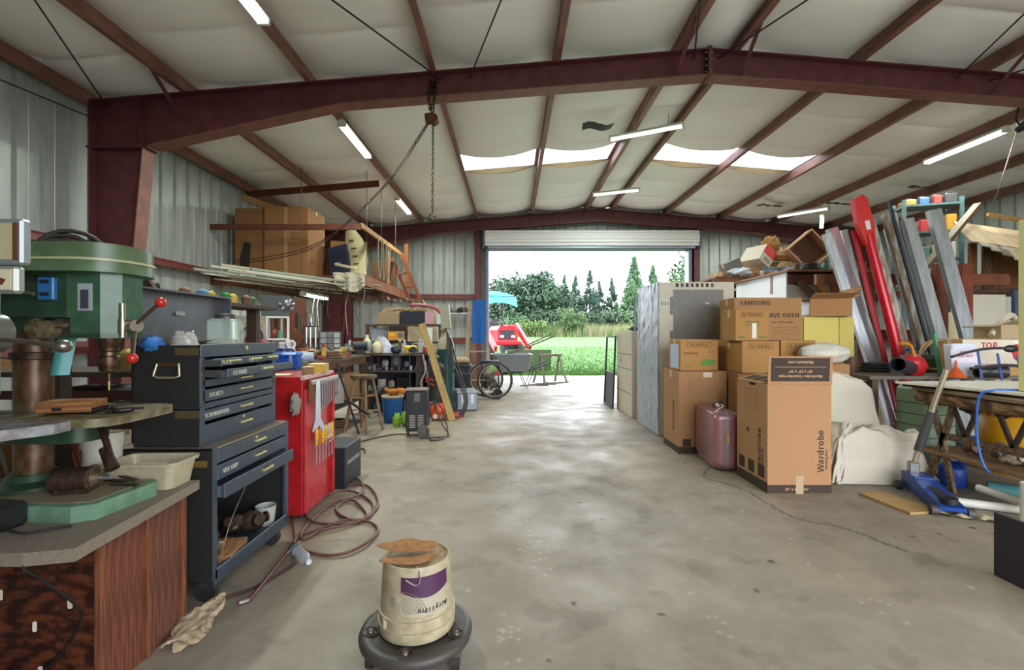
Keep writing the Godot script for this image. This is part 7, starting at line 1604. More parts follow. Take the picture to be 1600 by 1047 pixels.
func make_pile():
	var o := thing("storage_deck", "raised timber deck carrying the pile of boxes in the far corner", "deck", V(5.3, 0, -9.9))
	for k in 6: part(o, "deck_board", MB.new().box(V(0, 2.33, 0.85 - 0.34 * k), V(3.0, 0.03, 0.32)), wood(["7a5438", "8a6244"][k % 2], "x"))
	for x in [-1.45, 1.45]:
		for z in [-0.95, 0.95]: part(o, "deck_post", MB.new().box(V(x, 1.155, z), V(0.1, 2.31, 0.1)), wood("8a5034", "y"))
	part(o, "deck_beam", MB.new().box(V(0, 2.25, 0.98), V(3.0, 0.13, 0.05)), wood("8a5c40", "x"))
	part(o, "deck_panel", MB.new().box(V(0.3, 1.15, -0.9), V(2.8, 2.2, 0.02)), dirty("6a655c"))
	var y := 2.347
	var rw := carton("red_white_carton", "tilted red and white carton on the box pile", V(4.72, y + 0.27, -9.3), V(0.3, 0.36, 0.5), 0.35, "c8bcac")
	rw.rotation.z = -0.62
	part(rw, "red_panel", MB.new().box(V(0, 0.27, 0.2515), V(0.3, 0.18, 0.003)), M("c83c34", 0.5))
	part(rw, "grey_print", MB.new().box(V(0.02, 0.09, 0.2515), V(0.16, 0.08, 0.003)), M("8a8680", 0.6))
	carton("carton", "flat tan carton at the aisle edge of the box pile", V(4.1, y, -9.25), V(0.36, 0.09, 0.4), 0.3, "b08c68")
	carton("carton", "brown carton under the red and white one", V(4.6, y, -9.35), V(0.5, 0.24, 0.4), 0.1, "a8845c")
	var gx := carton("carton", "dark grey carton leaning at the aisle edge of the box pile", V(4.28, y + 0.1, -9.2), V(0.32, 0.24, 0.24), 0.2, "6c6864")
	gx.rotation.z = 0.4
	var bin := thing("plastic_bin", "blue grey plastic bin lying open in the box pile", "bin", V(5.0, y, -9.3), 0.15)
	part(bin, "bin_shell", tray(MB.new(), Vector3.ZERO, V(0.4, 0.2, 0.3), 0.01), M("6a8490", 0.4))
	part(bin, "bin_rim", MB.new().box(V(0, 0.2, 0.15), V(0.42, 0.02, 0.02)), M("86a0aa", 0.4))
	carton("carton", "cream carton with torn flap in the middle of the box pile", V(5.1, y, -9.75), V(0.5, 0.3, 0.36), -0.15, "cbb58e", "", true)
	solo("grey_plastic_bag", "shiny grey plastic bag slumped on the box pile", "bag", MB.new().blob(V(0, 0.1, 0), V(0.32, 0.11, 0.16), 0.7, 14, 18, 10, 2.0), M("5f6670", 0.2, 0.1), V(5.4, y, -9.0), 0.3)
	solo("white_plastic_bag", "white plastic bag tucked at the end of the box pile", "bag", MB.new().blob(V(0, 0.08, 0), V(0.2, 0.09, 0.15), 0.7, 15, 18, 10, 2.0), M("c4c8d8", 0.3), V(4.3, y, -8.98))
	solo("orange_plank", "orange brown plank lying across the box pile", "plank", MB.new().bar(V(4.95, y + 0.42, -9.3), V(5.7, y + 0.38, -9.25), 0.12, 0.09), wood("b07438", "x"))
	solo("paper_sack", "crumpled brown paper sack on top of the box pile", "sack", MB.new().blob(V(0, 0.14, 0), V(0.17, 0.16, 0.14), 0.6, 16, 16, 10, 1.8), M("9a7038", 0.85), V(5.3, y + 0.62, -9.75))
	carton("carton", "tall tan carton beside the paper sack on the box pile", V(5.75, y, -9.9), V(0.34, 0.72, 0.3), 0.2, "a07c54")
	# wooden drawer tipped on its corner, open to the aisle
	var d := thing("wooden_crate", "open wooden crate tipped on its corner atop the box pile", "crate", V(5.62, y + 0.5, -9.05), -0.2)
	d.rotation.z = 0.72
	part(d, "crate_side", MB.new().box(V(0, 0.27, 0), V(0.56, 0.025, 0.3)).box(V(0, -0.27, 0), V(0.56, 0.025, 0.3)), wood("c49a74", "x"))
	part(d, "crate_end", MB.new().box(V(0.27, 0, 0), V(0.025, 0.52, 0.3)).box(V(-0.27, 0, 0), V(0.025, 0.52, 0.3)), wood("b98c68", "y"))
	part(d, "crate_bottom", MB.new().box(V(0, 0, -0.14), V(0.53, 0.53, 0.01)), wood("6a4428", "x"))
	solo("dark_board", "dark brown cabinet board leaning behind the wooden crate", "board", MB.new().bar(V(5.8, y + 0.25, -9.9), V(6.5, y + 0.28, -9.8), 0.5, 0.03, V(0, 0.4, 1)), wood("5c3826", "x"))
	solo("copper_pot", "round copper coloured pot beside the wooden crate", "pot", MB.new().lathe([[0, 0], [0.08, 0.01], [0.12, 0.1], [0.1, 0.18], [0.06, 0.21], [0, 0.21]], 18), M("b8683c", 0.3, 0.5), V(6.0, y, -8.98))
	carton("carton", "dark brown crate beside the copper pot", V(6.5, y, -9.15), V(0.4, 0.3, 0.35), 0.1, "6e4830")
	for k in 5: solo("small_jar", "little jar, %s along the front of the box pile" % ["first", "second", "third", "fourth", "fifth"][k], "jar", MB.new().lathe([[0, 0], [0.035, 0], [0.04, 0.08], [0.025, 0.11], [0, 0.11]], 10), M(["8a4a34", "b8a89c", "6a4a40", "a05a3c", "9c948c"][k], 0.4), V(4.6 + 0.09 * k, y, -8.94), 0.0, "jars along the box pile")
	# blue green steel shelving with tool cases
	var s := thing("steel_shelving", "blue green steel shelving stocked with tool cases", "shelving", V(6.97, 0, -8.0), -0.3)
	var sg := M("4f6e74", 0.5, 0.1, "grime", V(3, 3, 3))
	for h in [0.3, 1.0, 1.6, 2.05, 2.5, 2.95, 3.4]: part(s, "shelf_plate", MB.new().box(V(0, h, 0), V(0.8, 0.03, 0.4)), sg)
	for x in [-0.39, 0.39]:
		for z in [-0.19, 0.19]: part(s, "shelf_upright", MB.new().box(V(x, 1.75, z), V(0.05, 3.5, 0.04)), sg)
	var cols := ["b8862c", "c9b038", "a8222c", "3a3a3c", "b0a488", "2f5a9a", "8a8c88", "d0b858", "6a4a30", "c8c4b8", "a03028", "4a6a5c"]
	for k in 16:
		var row := k / 4
		var wd := 0.165 - 0.02 * (k % 3)
		var hh := 0.2 + 0.04 * (k % 4)
		var u := thing("tool_case", "%s tool case on the %s shelf of the steel shelving, %s from the end" % [["amber", "yellow", "red", "black", "tan", "blue", "grey", "straw", "brown", "white", "crimson", "green", "gold", "navy", "rust", "silver"][k], ["top", "second", "third", "fourth"][row], ["first", "second", "third", "fourth"][k % 4]], "case", s.transform * V(-0.28 + 0.187 * (k % 4), [3.415, 2.965, 2.515, 2.065][row], 0.02), -0.3, "cases on the steel shelving")
		var cm := M(cols[(k * 5 + row) % 12], 0.5)
		if row == 0: hh *= 0.6
		part(u, "case_body", MB.new().box(V(0, hh * 0.42, 0), V(wd, hh * 0.84, 0.26), Vector3.ZERO, 0.015), cm)
		part(u, "case_handle", MB.new().tube([V(-0.05, hh * 0.84, 0.05), V(-0.04, hh, 0.05), V(0.04, hh, 0.05), V(0.05, hh * 0.84, 0.05)], 0.01, 6), M("2a2826", 0.5))
	solo("wood_strut", "rough brown strut crossing behind the channels", "strut", MB.new().bar(V(5.4, 1.92, -6.46), V(7.15, 3.25, -7.3), 0.09, 0.06), wood("6f5a44", "x"))
	# lumber rack with plywood sheets
	var l := thing("lumber_rack", "timber rack with panels against the far sheet wall side", "rack", V(7.38, 0, -7.3))
	part(l, "rack_shelf", MB.new().box(V(0.55, 1.9, 0.0), V(1.9, 0.07, 0.7)), wood("5f3c2c", "x"))
	for x in [-0.3, 1.4]: part(l, "rack_post", MB.new().box(V(x, 0.95, 0.25), V(0.1, 1.9, 0.1)), wood("6a4430", "y"))
	part(l, "back_panel", MB.new().box(V(0.75, 2.25, -0.1), V(1.45, 0.66, 0.02)), wood("8a5c38", "x"))
	part(l, "strand_strip", MB.new().box(V(-0.18, 2.3, 0.1), V(0.16, 0.7, 0.03)), M("7a6444", 0.8, 0.0, "osb", V(8, 8, 8)))
	part(l, "strand_strip", MB.new().box(V(-0.36, 2.3, 0.05), V(0.12, 0.7, 0.03)), M("94704a", 0.8, 0.0, "osb", V(8, 8, 8)))
	for k in 5:
		var mb := MB.new()
		var c := V(0.1 * k, -0.08 * k, 0.07 * k)
		mb.bar(V(6.8, 2.82, -7.2) + c, V(8.9, 2.45 - 0.05 * k, -7.0) + c, 0.55, 0.018, V(0.05, 0.75, 0.75))
		solo("plywood_sheet", "%s sheet slumped on the lumber rack" % ["pale plywood", "grey weathered plywood", "warped grey board", "dark grey board", "lowest tan plywood"][k], "plywood", mb, wood(["b8a48a", "a0988c", "8d8880", "6e6a64", "a4937c"][k], "x"), Vector3.ZERO, 0.0, "sheets on the lumber rack")
	solo("long_batten", "thin golden batten on top of the plywood sheets", "batten", MB.new().bar(V(7.15, 3.06, -7.15), V(9.0, 2.68, -6.95), 0.05, 0.05), wood("b08850", "x"))
	solo("white_door_panel", "white panel standing under the lumber rack", "panel", MB.new().box(V(0, 0.92, 0), V(0.5, 1.84, 0.04), Vector3.ZERO, 0.004), M("d4ceba", 0.6), V(6.95, 0, -6.95), 0.0)
	solo("blue_upright", "blue grey slotted upright beside the white panel", "upright", MB.new().box(V(0, 0.95, 0), V(0.06, 1.9, 0.05)), M("5a6480", 0.5, 0.3), V(7.3, 0, -6.9))

func make_centre():
	# round dolly
	var o := thing("bucket_dolly", "round black wheeled dolly under the upturned bucket", "dolly", V(-0.37, 0, -1.84))
	part(o, "dolly_disc", MB.new().lathe([[0, 0.095], [0.2, 0.085], [0.212, 0.095], [0.215, 0.112], [0.208, 0.126], [0.19, 0.132], [0.175, 0.128], [0.155, 0.124], [0, 0.124]], 40), M("4f4a44", 0.5, 0.0, "dust", V(8, 8, 8)))
	for k in 5:
		var a := 0.35 + TAU * k / 5.0
		var c := V(cos(a) * 0.17, 0, sin(a) * 0.17)
		part(o, "bolt_well", MB.new().lathe([[0.027, 0.131], [0.031, 0.1335], [0.027, 0.1345], [0.02, 0.127], [0, 0.127]], 16, c), M("37322e", 0.6))
		part(o, "bolt_head", MB.new().lathe([[0, 0.139], [0.007, 0.139], [0.013, 0.134], [0.014, 0.128], [0, 0.128]], 12, c + V(0, 0.002, 0)), M("6f6252", 0.4, 0.6))
		var cs := part(o, "caster", MB.new().cyl(V(c.x, 0.05, c.z), V(c.x, 0.09, c.z), 0.02, 0.025, 10), M("7a6a50", 0.4, 0.6))
		part(cs, "caster_wheel", MB.new().cyl(V(c.x - 0.014, 0.03, c.z), V(c.x + 0.014, 0.03, c.z), 0.03, 0.03, 14), M("2c2826", 0.7))
	# upturned pail
	var b := thing("pail", "dirty cream pail with a purple label standing upside down", "bucket", V(-0.37, 0.132, -1.85))
	var cm := M("b6a888", 0.5, 0.0, "grime", V(5, 5, 5))
	part(b, "pail_body", MB.new().lathe([[0.142, 0.0], [0.145, 0.006], [0.143, 0.03], [0.147, 0.032], [0.147, 0.04], [0.14, 0.042], [0.139, 0.07], [0.144, 0.072], [0.144, 0.08], [0.137, 0.082], [0.127, 0.262], [0.124, 0.268], [0.119, 0.268], [0.116, 0.258]], 44), cm)
	part(b, "pail_base", MB.new().lathe([[0.117, 0.258], [0, 0.262]], 36), M("a98c64", 0.6, 0.0, "grime", V(7, 7, 7)))
	# label: bent print on the wall, purple band and pale ringed field
	var wrap := func(a0: float, a1: float, y0: Callable, y1: Callable, out: float) -> MB:
		return MB.new().surf(26, 6, func(a, q):
			var an := lerpf(a0, a1, a)
			var y := lerpf(y0.call(a), y1.call(a), q)
			var r := lerpf(0.137, 0.127, (y - 0.082) / 0.18) + out
			return V(cos(an) * r, y, sin(an) * r))
	var lb := part(b, "label_field", wrap.call(PI * 0.58, PI * 0.16, func(a): return 0.1, func(a): return 0.2, 0.0008), M("aaa288", 0.6))
	part(b, "label_band", wrap.call(PI * 0.58, PI * 0.12, func(a): return 0.185 - 0.022 * sin(a * PI), func(a): return 0.238, 0.0012), M("4a2444", 0.5))
	for k in 9:
		var rr := 0.014 + 0.0085 * k
		var pts := []
		for j in 13:
			var t := PI * 0.02 + (PI * 0.5) * j / 12.0
			var y := 0.108 + sin(t) * rr * 0.95
			var an := PI * 0.56 - cos(t) * rr / 0.13
			var rad := lerpf(0.137, 0.127, (y - 0.082) / 0.18) + 0.001
			pts.append(V(cos(an) * rad, y, sin(an) * rad))
		part(lb, "printed_ring", MB.new().tube(pts, 0.0012, 4), M("6f6858", 0.7))
	for k in 7:
		# the product name, printed letter by letter round the wall, upside down
		var an := PI * 0.16 + 0.105 * k
		var ch: String = "AcryliP"[k]
		var r := 0.1372
		text(lb, ch, 0.017, M("3a2636", 0.7), V(cos(an) * r, 0.118, sin(an) * r), V(0, PI / 2 - an, PI))
	text(lb, "ro", 0.017, M("3a2636", 0.7), V(cos(PI * 0.16 + 0.77) * 0.1372, 0.118, sin(PI * 0.16 + 0.77) * 0.1372), V(0, PI / 2 - PI * 0.16 - 0.77, PI))
	part(b, "hand_mark", wrap.call(PI * 0.68, PI * 0.63, func(a): return 0.13, func(a): return 0.165, 0.001), M("8f8874", 0.7))
	part(b, "pail_bail", MB.new().tube(smooth([V(0.02, 0.268, 0.11), V(0.036, 0.255, 0.128), V(0.036, 0.225, 0.131), V(0.02, 0.213, 0.133), V(-0.015, 0.232, 0.132)], 5), 0.0028, 6), M("a89c8c", 0.4, 0.5))
	for e in [-1.0, 1.0]: part(b, "bail_ear", MB.new().box(V(-0.135 * cos(0.75) if e < 0 else 0.138, 0.058, 0.1 if e < 0 else -0.02), V(0.016, 0.035, 0.02), V(0, 0.7 if e < 0 else 0, 0), 0.004), cm)
	# scraps of leather on top
	var sh := []
	for raw in [[[-0.09, 0.025], [-0.135, 0.0], [-0.12, -0.012], [-0.07, -0.035], [-0.02, -0.06], [0.03, -0.048], [0.08, -0.045], [0.105, -0.02], [0.085, 0.008], [0.04, 0.025], [-0.03, 0.035]], [[-0.115, 0.03], [-0.06, 0.012], [0.0, 0.01], [0.04, -0.005], [0.075, -0.03], [0.082, 0.0], [0.06, 0.04], [0.02, 0.06], [-0.03, 0.062], [-0.09, 0.05]]]:
		var line := []
		for q in smooth(raw.map(func(p): return V(p[0], 0, p[1])), 4, true): line.append([q.x, q.z])
		sh.append(line)
	for k in 2:
		solo("leather_scrap", ["larger tan leather scrap on the upturned pail", "lower tan leather scrap on the upturned pail"][k], "leather", plate(MB.new().at(Vector3.ZERO, 0, [0.1, 0.02][k], [-0.04, 0.0][k]), sh[k], 0.0, 0.004), M(["a5703c", "a87444"][k], 0.75, 0.0, "grime", V(7, 7, 7)), [V(-0.395, 0.418, -1.865), V(-0.385, 0.402, -1.82)][k])
	# air hose in a loose coil
	var lay := [[-1.23,-2.22], [-1.23,-2.29], [-1.26,-2.6], [-1.3,-2.84], [-1.48,-3.24], [-1.54,-3.69], [-1.37,-3.92], [-1.18,-3.89], [-0.98,-3.48], [-1.0,-3.21], [-1.13,-3.11], [-1.31,-3.13], [-1.45,-3.35], [-1.47,-3.64], [-1.29,-3.76], [-1.06,-3.55], [-0.97,-3.29], [-1.03,-3.15], [-1.19,-3.28], [-1.26,-3.42], [-1.2,-3.55], [-1.04,-3.35], [-0.99,-3.18], [-1.14,-3.03], [-1.28,-2.98], [-1.31,-2.89], [-1.26,-2.77], [-1.08,-2.68], [-0.94,-2.69], [-0.86,-2.82], [-0.85,-3.01], [-0.93,-3.13], [-1.09,-3.17], [-1.21,-3.05], [-1.25,-2.88], [-1.31,-2.95], [-1.34,-3.21], [-1.31,-3.48], [-1.18,-3.64], [-1.2,-3.84], [-1.31,-4.06], [-1.63,-4.44]]
	var pts := []
	for k in lay.size(): pts.append(V(lay[k][0], 0.012 + 0.004 * (k % 3), lay[k][1]))
	var h := thing("air_hose", "dull red air hose lying in loose coils on the floor", "hose", Vector3.ZERO)
	part(h, "hose_tube", MB.new().tube(smooth(pts, 4), 0.0095, 7), M("6e4440", 0.45, 0.0, "grime", V(6, 6, 6)))
	part(h, "hose_fitting", MB.new().cyl(pts[0] + V(-0.03, 0.003, 0.03), pts[0], 0.013, 0.012, 10), steel("b4b0a8", 0.3))
	solo("extension_lead", "dark red cord running from the water bottle towards the rag", "cord", MB.new().tube(smooth([V(-1.18, 0.01, -2.58), V(-1.21, 0.01, -2.47), V(-1.27, 0.01, -2.33), V(-1.38, 0.01, -2.22)], 5), 0.007, 6), M("4a2a28", 0.6))
	var wb := thing("water_bottle", "clear crushed water bottle lying on the floor by the tool cabinet", "bottle", V(-1.165, 0.034, -2.63), 0.75)
	part(wb, "bottle_body", MB.new().at(Vector3.ZERO, 0, PI / 2).lathe([[0, -0.1], [0.026, -0.1], [0.032, -0.09], [0.031, -0.05], [0.028, -0.04], [0.032, -0.03], [0.03, 0.0], [0.033, 0.02], [0.03, 0.06], [0.014, 0.09], [0.013, 0.1], [0, 0.1]], 18), glass("e6eef2", 0.25, 0.06))
	part(wb, "bottle_label", MB.new().at(Vector3.ZERO, 0, PI / 2).lathe([[0.0325, -0.075], [0.0325, -0.055]], 18), M("3f8a9c", 0.5))
	part(wb, "cap", MB.new().cyl(V(0, 0, 0.098), V(0, 0, 0.115), 0.015, 0.015, 14), M("d8dce0", 0.4))
	# beside the door
	var l := thing("step_ladder", "pale step ladder with a blue towel beside the roller door", "ladder", V(-0.74, 0, -10.05))
	var lm := wood("b8a894", "y")
	for s in [-0.22, 0.22]:
		part(l, "ladder_rail", MB.new().bar(V(s * 1.25, 0, 0.1), V(s * 0.75, 1.95, -0.25), 0.03, 0.07), lm)
		part(l, "ladder_leg", MB.new().bar(V(s * 1.2, 0, -0.75), V(s * 0.75, 1.9, -0.28), 0.03, 0.05), lm)
	for k in 6: part(l, "step", MB.new().box(V(0, 0.3 * (k + 1), 0.1 - 0.054 * (k + 1)), V(0.5 - 0.03 * k, 0.025, 0.09)), lm)
	part(l, "top_cap", MB.new().box(V(0, 1.96, -0.26), V(0.36, 0.03, 0.14)), lm)
	var fn := FastNoiseLite.new(); fn.seed = 2; fn.frequency = 3.0
	solo("blue_towel", "blue towel draped over the step ladder", "towel", MB.new().surf(14, 14, func(a, b):
		return V((a - 0.5) * 0.3, 1.98 - 0.9 * b if b > 0.06 else 2.0, -0.24 + 0.22 * b + 0.05 + 0.03 * sin(a * 11.0) * b + 0.03 * fn.get_noise_2d(a * 3.0, b * 3.0))), M("1f5aa0", 0.9, 0.0, "weave", V(6, 6, 6)), V(-0.70, 0, -10.03))
	var c := thing("wheeled_pump", "big wheeled pump cart with a black hoop frame", "cart", V(-0.43, 0, -9.35), 0.25)
	for s in [-0.14, 0.16]:
		part(c, "hoop_wheel", torus(V(s * 0.4, 0.37, s), 0.34, 0.02, Vector3.RIGHT, Vector3.UP, 32, 7), M("33302e", 0.6))
		part(c, "wheel_rim", torus(V(s * 0.4, 0.37, s), 0.31, 0.009, Vector3.RIGHT, Vector3.UP, 32, 6), steel("a8a4a0", 0.35))
	part(c, "axle", MB.new().cyl(V(-0.06, 0.37, -0.16), V(0.07, 0.37, 0.18), 0.015), steel("6c6864", 0.4))
	for k in 8: part(c, "spoke", MB.new().cyl(V(0.064, 0.37, 0.16), V(0.064 + 0.31 * cos(TAU * k / 8), 0.37 + 0.31 * sin(TAU * k / 8), 0.16), 0.004, 0.004, 5), steel("8c8884", 0.4))
	part(c, "seat_pad", MB.new().box(V(0, 0.73, 0), V(0.42, 0.05, 0.2), V(0, 0, -0.04), 0.02), M("1f1f24", 0.5))
	for x in [-0.17, 0.17]: part(c, "frame_post", MB.new().cyl(V(x, 0.08, 0.02), V(x, 0.71, 0.02), 0.018, 0.018, 8), M("22242a", 0.4))
	part(c, "engine", lump(lump(MB.new(), V(-0.02, 0.42, 0), 0.22, 41), V(0.05, 0.28, 0.02), 0.18, 42), M("6a625a", 0.5, 0.4, "grime", V(7, 7, 7)))
	part(c, "fuel_can", MB.new().box(V(0.12, 0.5, 0.06), V(0.08, 0.1, 0.06), Vector3.ZERO, 0.01), M("c0302c", 0.4))
	part(c, "base_plate", MB.new().box(V(0, 0.14, 0), V(0.4, 0.02, 0.2)), M("c8c4b8", 0.5))
	part(c, "small_wheel", MB.new().cyl(V(0.13, 0.1, 0.05), V(0.13, 0.1, 0.11), 0.1, 0.1, 18), M("1f1f20", 0.7))
	var w := thing("wheelbarrow", "grey wheelbarrow carrying two boards in the doorway", "wheelbarrow", V(0.02, 0, -11.1), 0.1)
	var tub := MB.new()
	var lo := rounded(-0.35, 0.35, -0.25, 0.25, 0.06, 3)
	var hi := rounded(-0.5, 0.42, -0.33, 0.33, 0.08, 3)
	for k in lo.size():
		var q := (k + 1) % lo.size()
		tub.fq(V(lo[k][0], 0.42, lo[k][1]), V(lo[q][0], 0.42, lo[q][1]), V(hi[q][0], 0.8, hi[q][1]), V(hi[k][0], 0.8, hi[k][1]), V(lo[k][0], 0, lo[k][1]))
	plate(tub, lo, 0.415, 0.43)
	part(w, "tub", tub, M("8c9098", 0.4, 0.3, "smudge", V(3, 3, 3)))
	part(w, "tub_rim", MB.new().tube(hi.map(func(p): return V(p[0], 0.8, p[1])), 0.014, 6, true), M("9aa0a8", 0.35, 0.4))
	for s in [-0.22, 0.22]:
		part(w, "handle_bar", MB.new().tube([V(-0.62, 0.3, s * 0.3), V(0.3, 0.42, s), V(0.85, 0.62, s * 1.3)], 0.018, 8), M("3c3c40", 0.5))
		part(w, "leg", MB.new().tube([V(0.15, 0.42, s), V(0.3, 0.02, s), V(0.45, 0.42, s)], 0.014, 6), M("3c3c40", 0.5))
	part(w, "wheel", MB.new().cyl(V(-0.58, 0.19, -0.045), V(-0.58, 0.19, 0.045), 0.19, 0.19, 24), M("1f1e20", 0.7))
	for k in 2: solo("barrow_board", ["upper grey board sticking out of the wheelbarrow", "lower grey board sticking out of the wheelbarrow"][k], "board", MB.new().bar(V(-0.2 - 0.1 * k, 0.76 - 0.06 * k, -11.05 - 0.1 * k), V(0.92 + 0.06 * k, 1.28 - 0.06 * k, -10.9 - 0.15 * k), 0.09, 0.03), wood("8f857a", "x"))
	var ab := thing("aluminium_case", "silver ribbed case on the floor before the pump cart", "case", V(-0.78, 0, -8.05), 0.2)
	part(ab, "case_body", MB.new().box(V(0, 0.15, 0), V(0.34, 0.29, 0.44), Vector3.ZERO, 0.015), M("8f959c", 0.4, 0.5, "smudge", V(4, 4, 4)))
	part(ab, "case_lid", MB.new().box(V(0, 0.31, 0), V(0.35, 0.04, 0.45), Vector3.ZERO, 0.01), M("a4a8ac", 0.4, 0.5))
	for x in [-0.08, 0.08]: part(ab, "case_latch", MB.new().box(V(x, 0.2, 0.224), V(0.05, 0.16, 0.012), Vector3.ZERO, 0.003), M("b8bcc0", 0.35, 0.6))
	var bk := thing("black_barrel", "black plastic barrel behind the silver case", "barrel", V(-0.98, 0, -8.9))
	part(bk, "barrel_body", MB.new().lathe([[0, 0], [0.19, 0], [0.21, 0.5], [0.22, 0.52], [0.21, 0.54], [0.215, 0.66], [0.23, 0.68], [0.22, 0.72], [0.2, 0.72], [0.19, 0.5], [0, 0.5]], 26), M("22252c", 0.45))
	for k in 6:
		solo("door_clutter", ["rolled grey hose bundle beside the black barrel", "tan seat cushion on the barrel heap", "blue grey motor on the barrel heap", "white plastic canister behind the step ladder", "brown plank bundle behind the step ladder", "purple crate beside the black barrel"][k], "oddment", [lump(MB.new(), V(0, 0.1, 0), 0.3, 71), MB.new().box(V(0, 0.05, 0), V(0.3, 0.1, 0.3), V(0, 0.3, 0), 0.03), lump(MB.new(), V(0, 0.1, 0), 0.26, 72), MB.new().lathe([[0, 0], [0.12, 0], [0.12, 0.3], [0.05, 0.38], [0, 0.38]], 14), MB.new().bar(V(0, 0, 0), V(0.1, 1.1, -0.2), 0.14, 0.1), MB.new().box(V(0, 0.14, 0), V(0.3, 0.28, 0.3))][k], M(["55504c", "b49a78", "6a6f80", "c8c4c0", "7a5a48", "5a5068"][k], 0.6, 0.0, "grime", V(4, 4, 4)), [V(-1.5, 0.0, -9.1), V(-0.98, 0.73, -8.9), V(-1.3, 0.0, -8.72), V(-0.4, 0, -10.6), V(-0.85, 0, -10.8), V(-1.35, 0, -9.4)][k], 0.2 * k)
	# shelf and leftovers along the end wall
	var es := thing("wall_shelf", "small white shelf with tools on the end wall by the door", "shelf", V(-1.55, 1.85, -13.3))
	part(es, "shelf_board", MB.new().box(V(0, 0, 0), V(1.0, 0.03, 0.24)), M("c4c4c8", 0.5))
	part(es, "shelf_bracket", MB.new().bar(V(-0.3, 0, -0.1), V(-0.3, -0.2, -0.15), 0.03, 0.03).bar(V(0.3, 0, -0.1), V(0.3, -0.2, -0.15), 0.03, 0.03), M("6a4a44", 0.5))
	for k in 4: solo("shelf_tool", ["green machine case on the end wall shelf", "grey jar on the end wall shelf", "dark clamp on the end wall shelf", "brown tin on the end wall shelf"][k], "tool", lump(MB.new(), V(0, 0.08, 0), 0.17, 80 + k), M(["4a7a6c", "8a8a90", "2f2c30", "6e5044"][k], 0.5), V(-1.85 + 0.2 * k, 1.866, -13.3))
	var cp := thing("camper_shell", "white panelled camper shell with a pink rim behind the gas cylinder", "camper shell", V(-1.95, 0, -9.9), -0.12)
	part(cp, "shell_body", MB.new().prism([[-0.75, 0.0], [0.62, 0.0], [0.55, 1.6], [0.4, 1.78], [-0.6, 1.82], [-0.75, 1.6]], -0.35, 0.3), M("b5a284", 0.6, 0.0, "grime", V(1.5, 1.5, 1.5)))
	part(cp, "pink_rim", MB.new().tube(smooth([V(-0.05, 1.85, 0.3), V(0.15, 1.85, 0.3), V(0.42, 1.8, 0.3), V(0.58, 1.66, 0.28)], 5), 0.035, 8), M("98495a", 0.4))
	part(cp, "white_edge", MB.new().bar(V(0.6, 0.2, 0.31), V(0.54, 1.66, 0.31), 0.12, 0.03, V(0, 0, 1)), M("c8ccd8", 0.5))

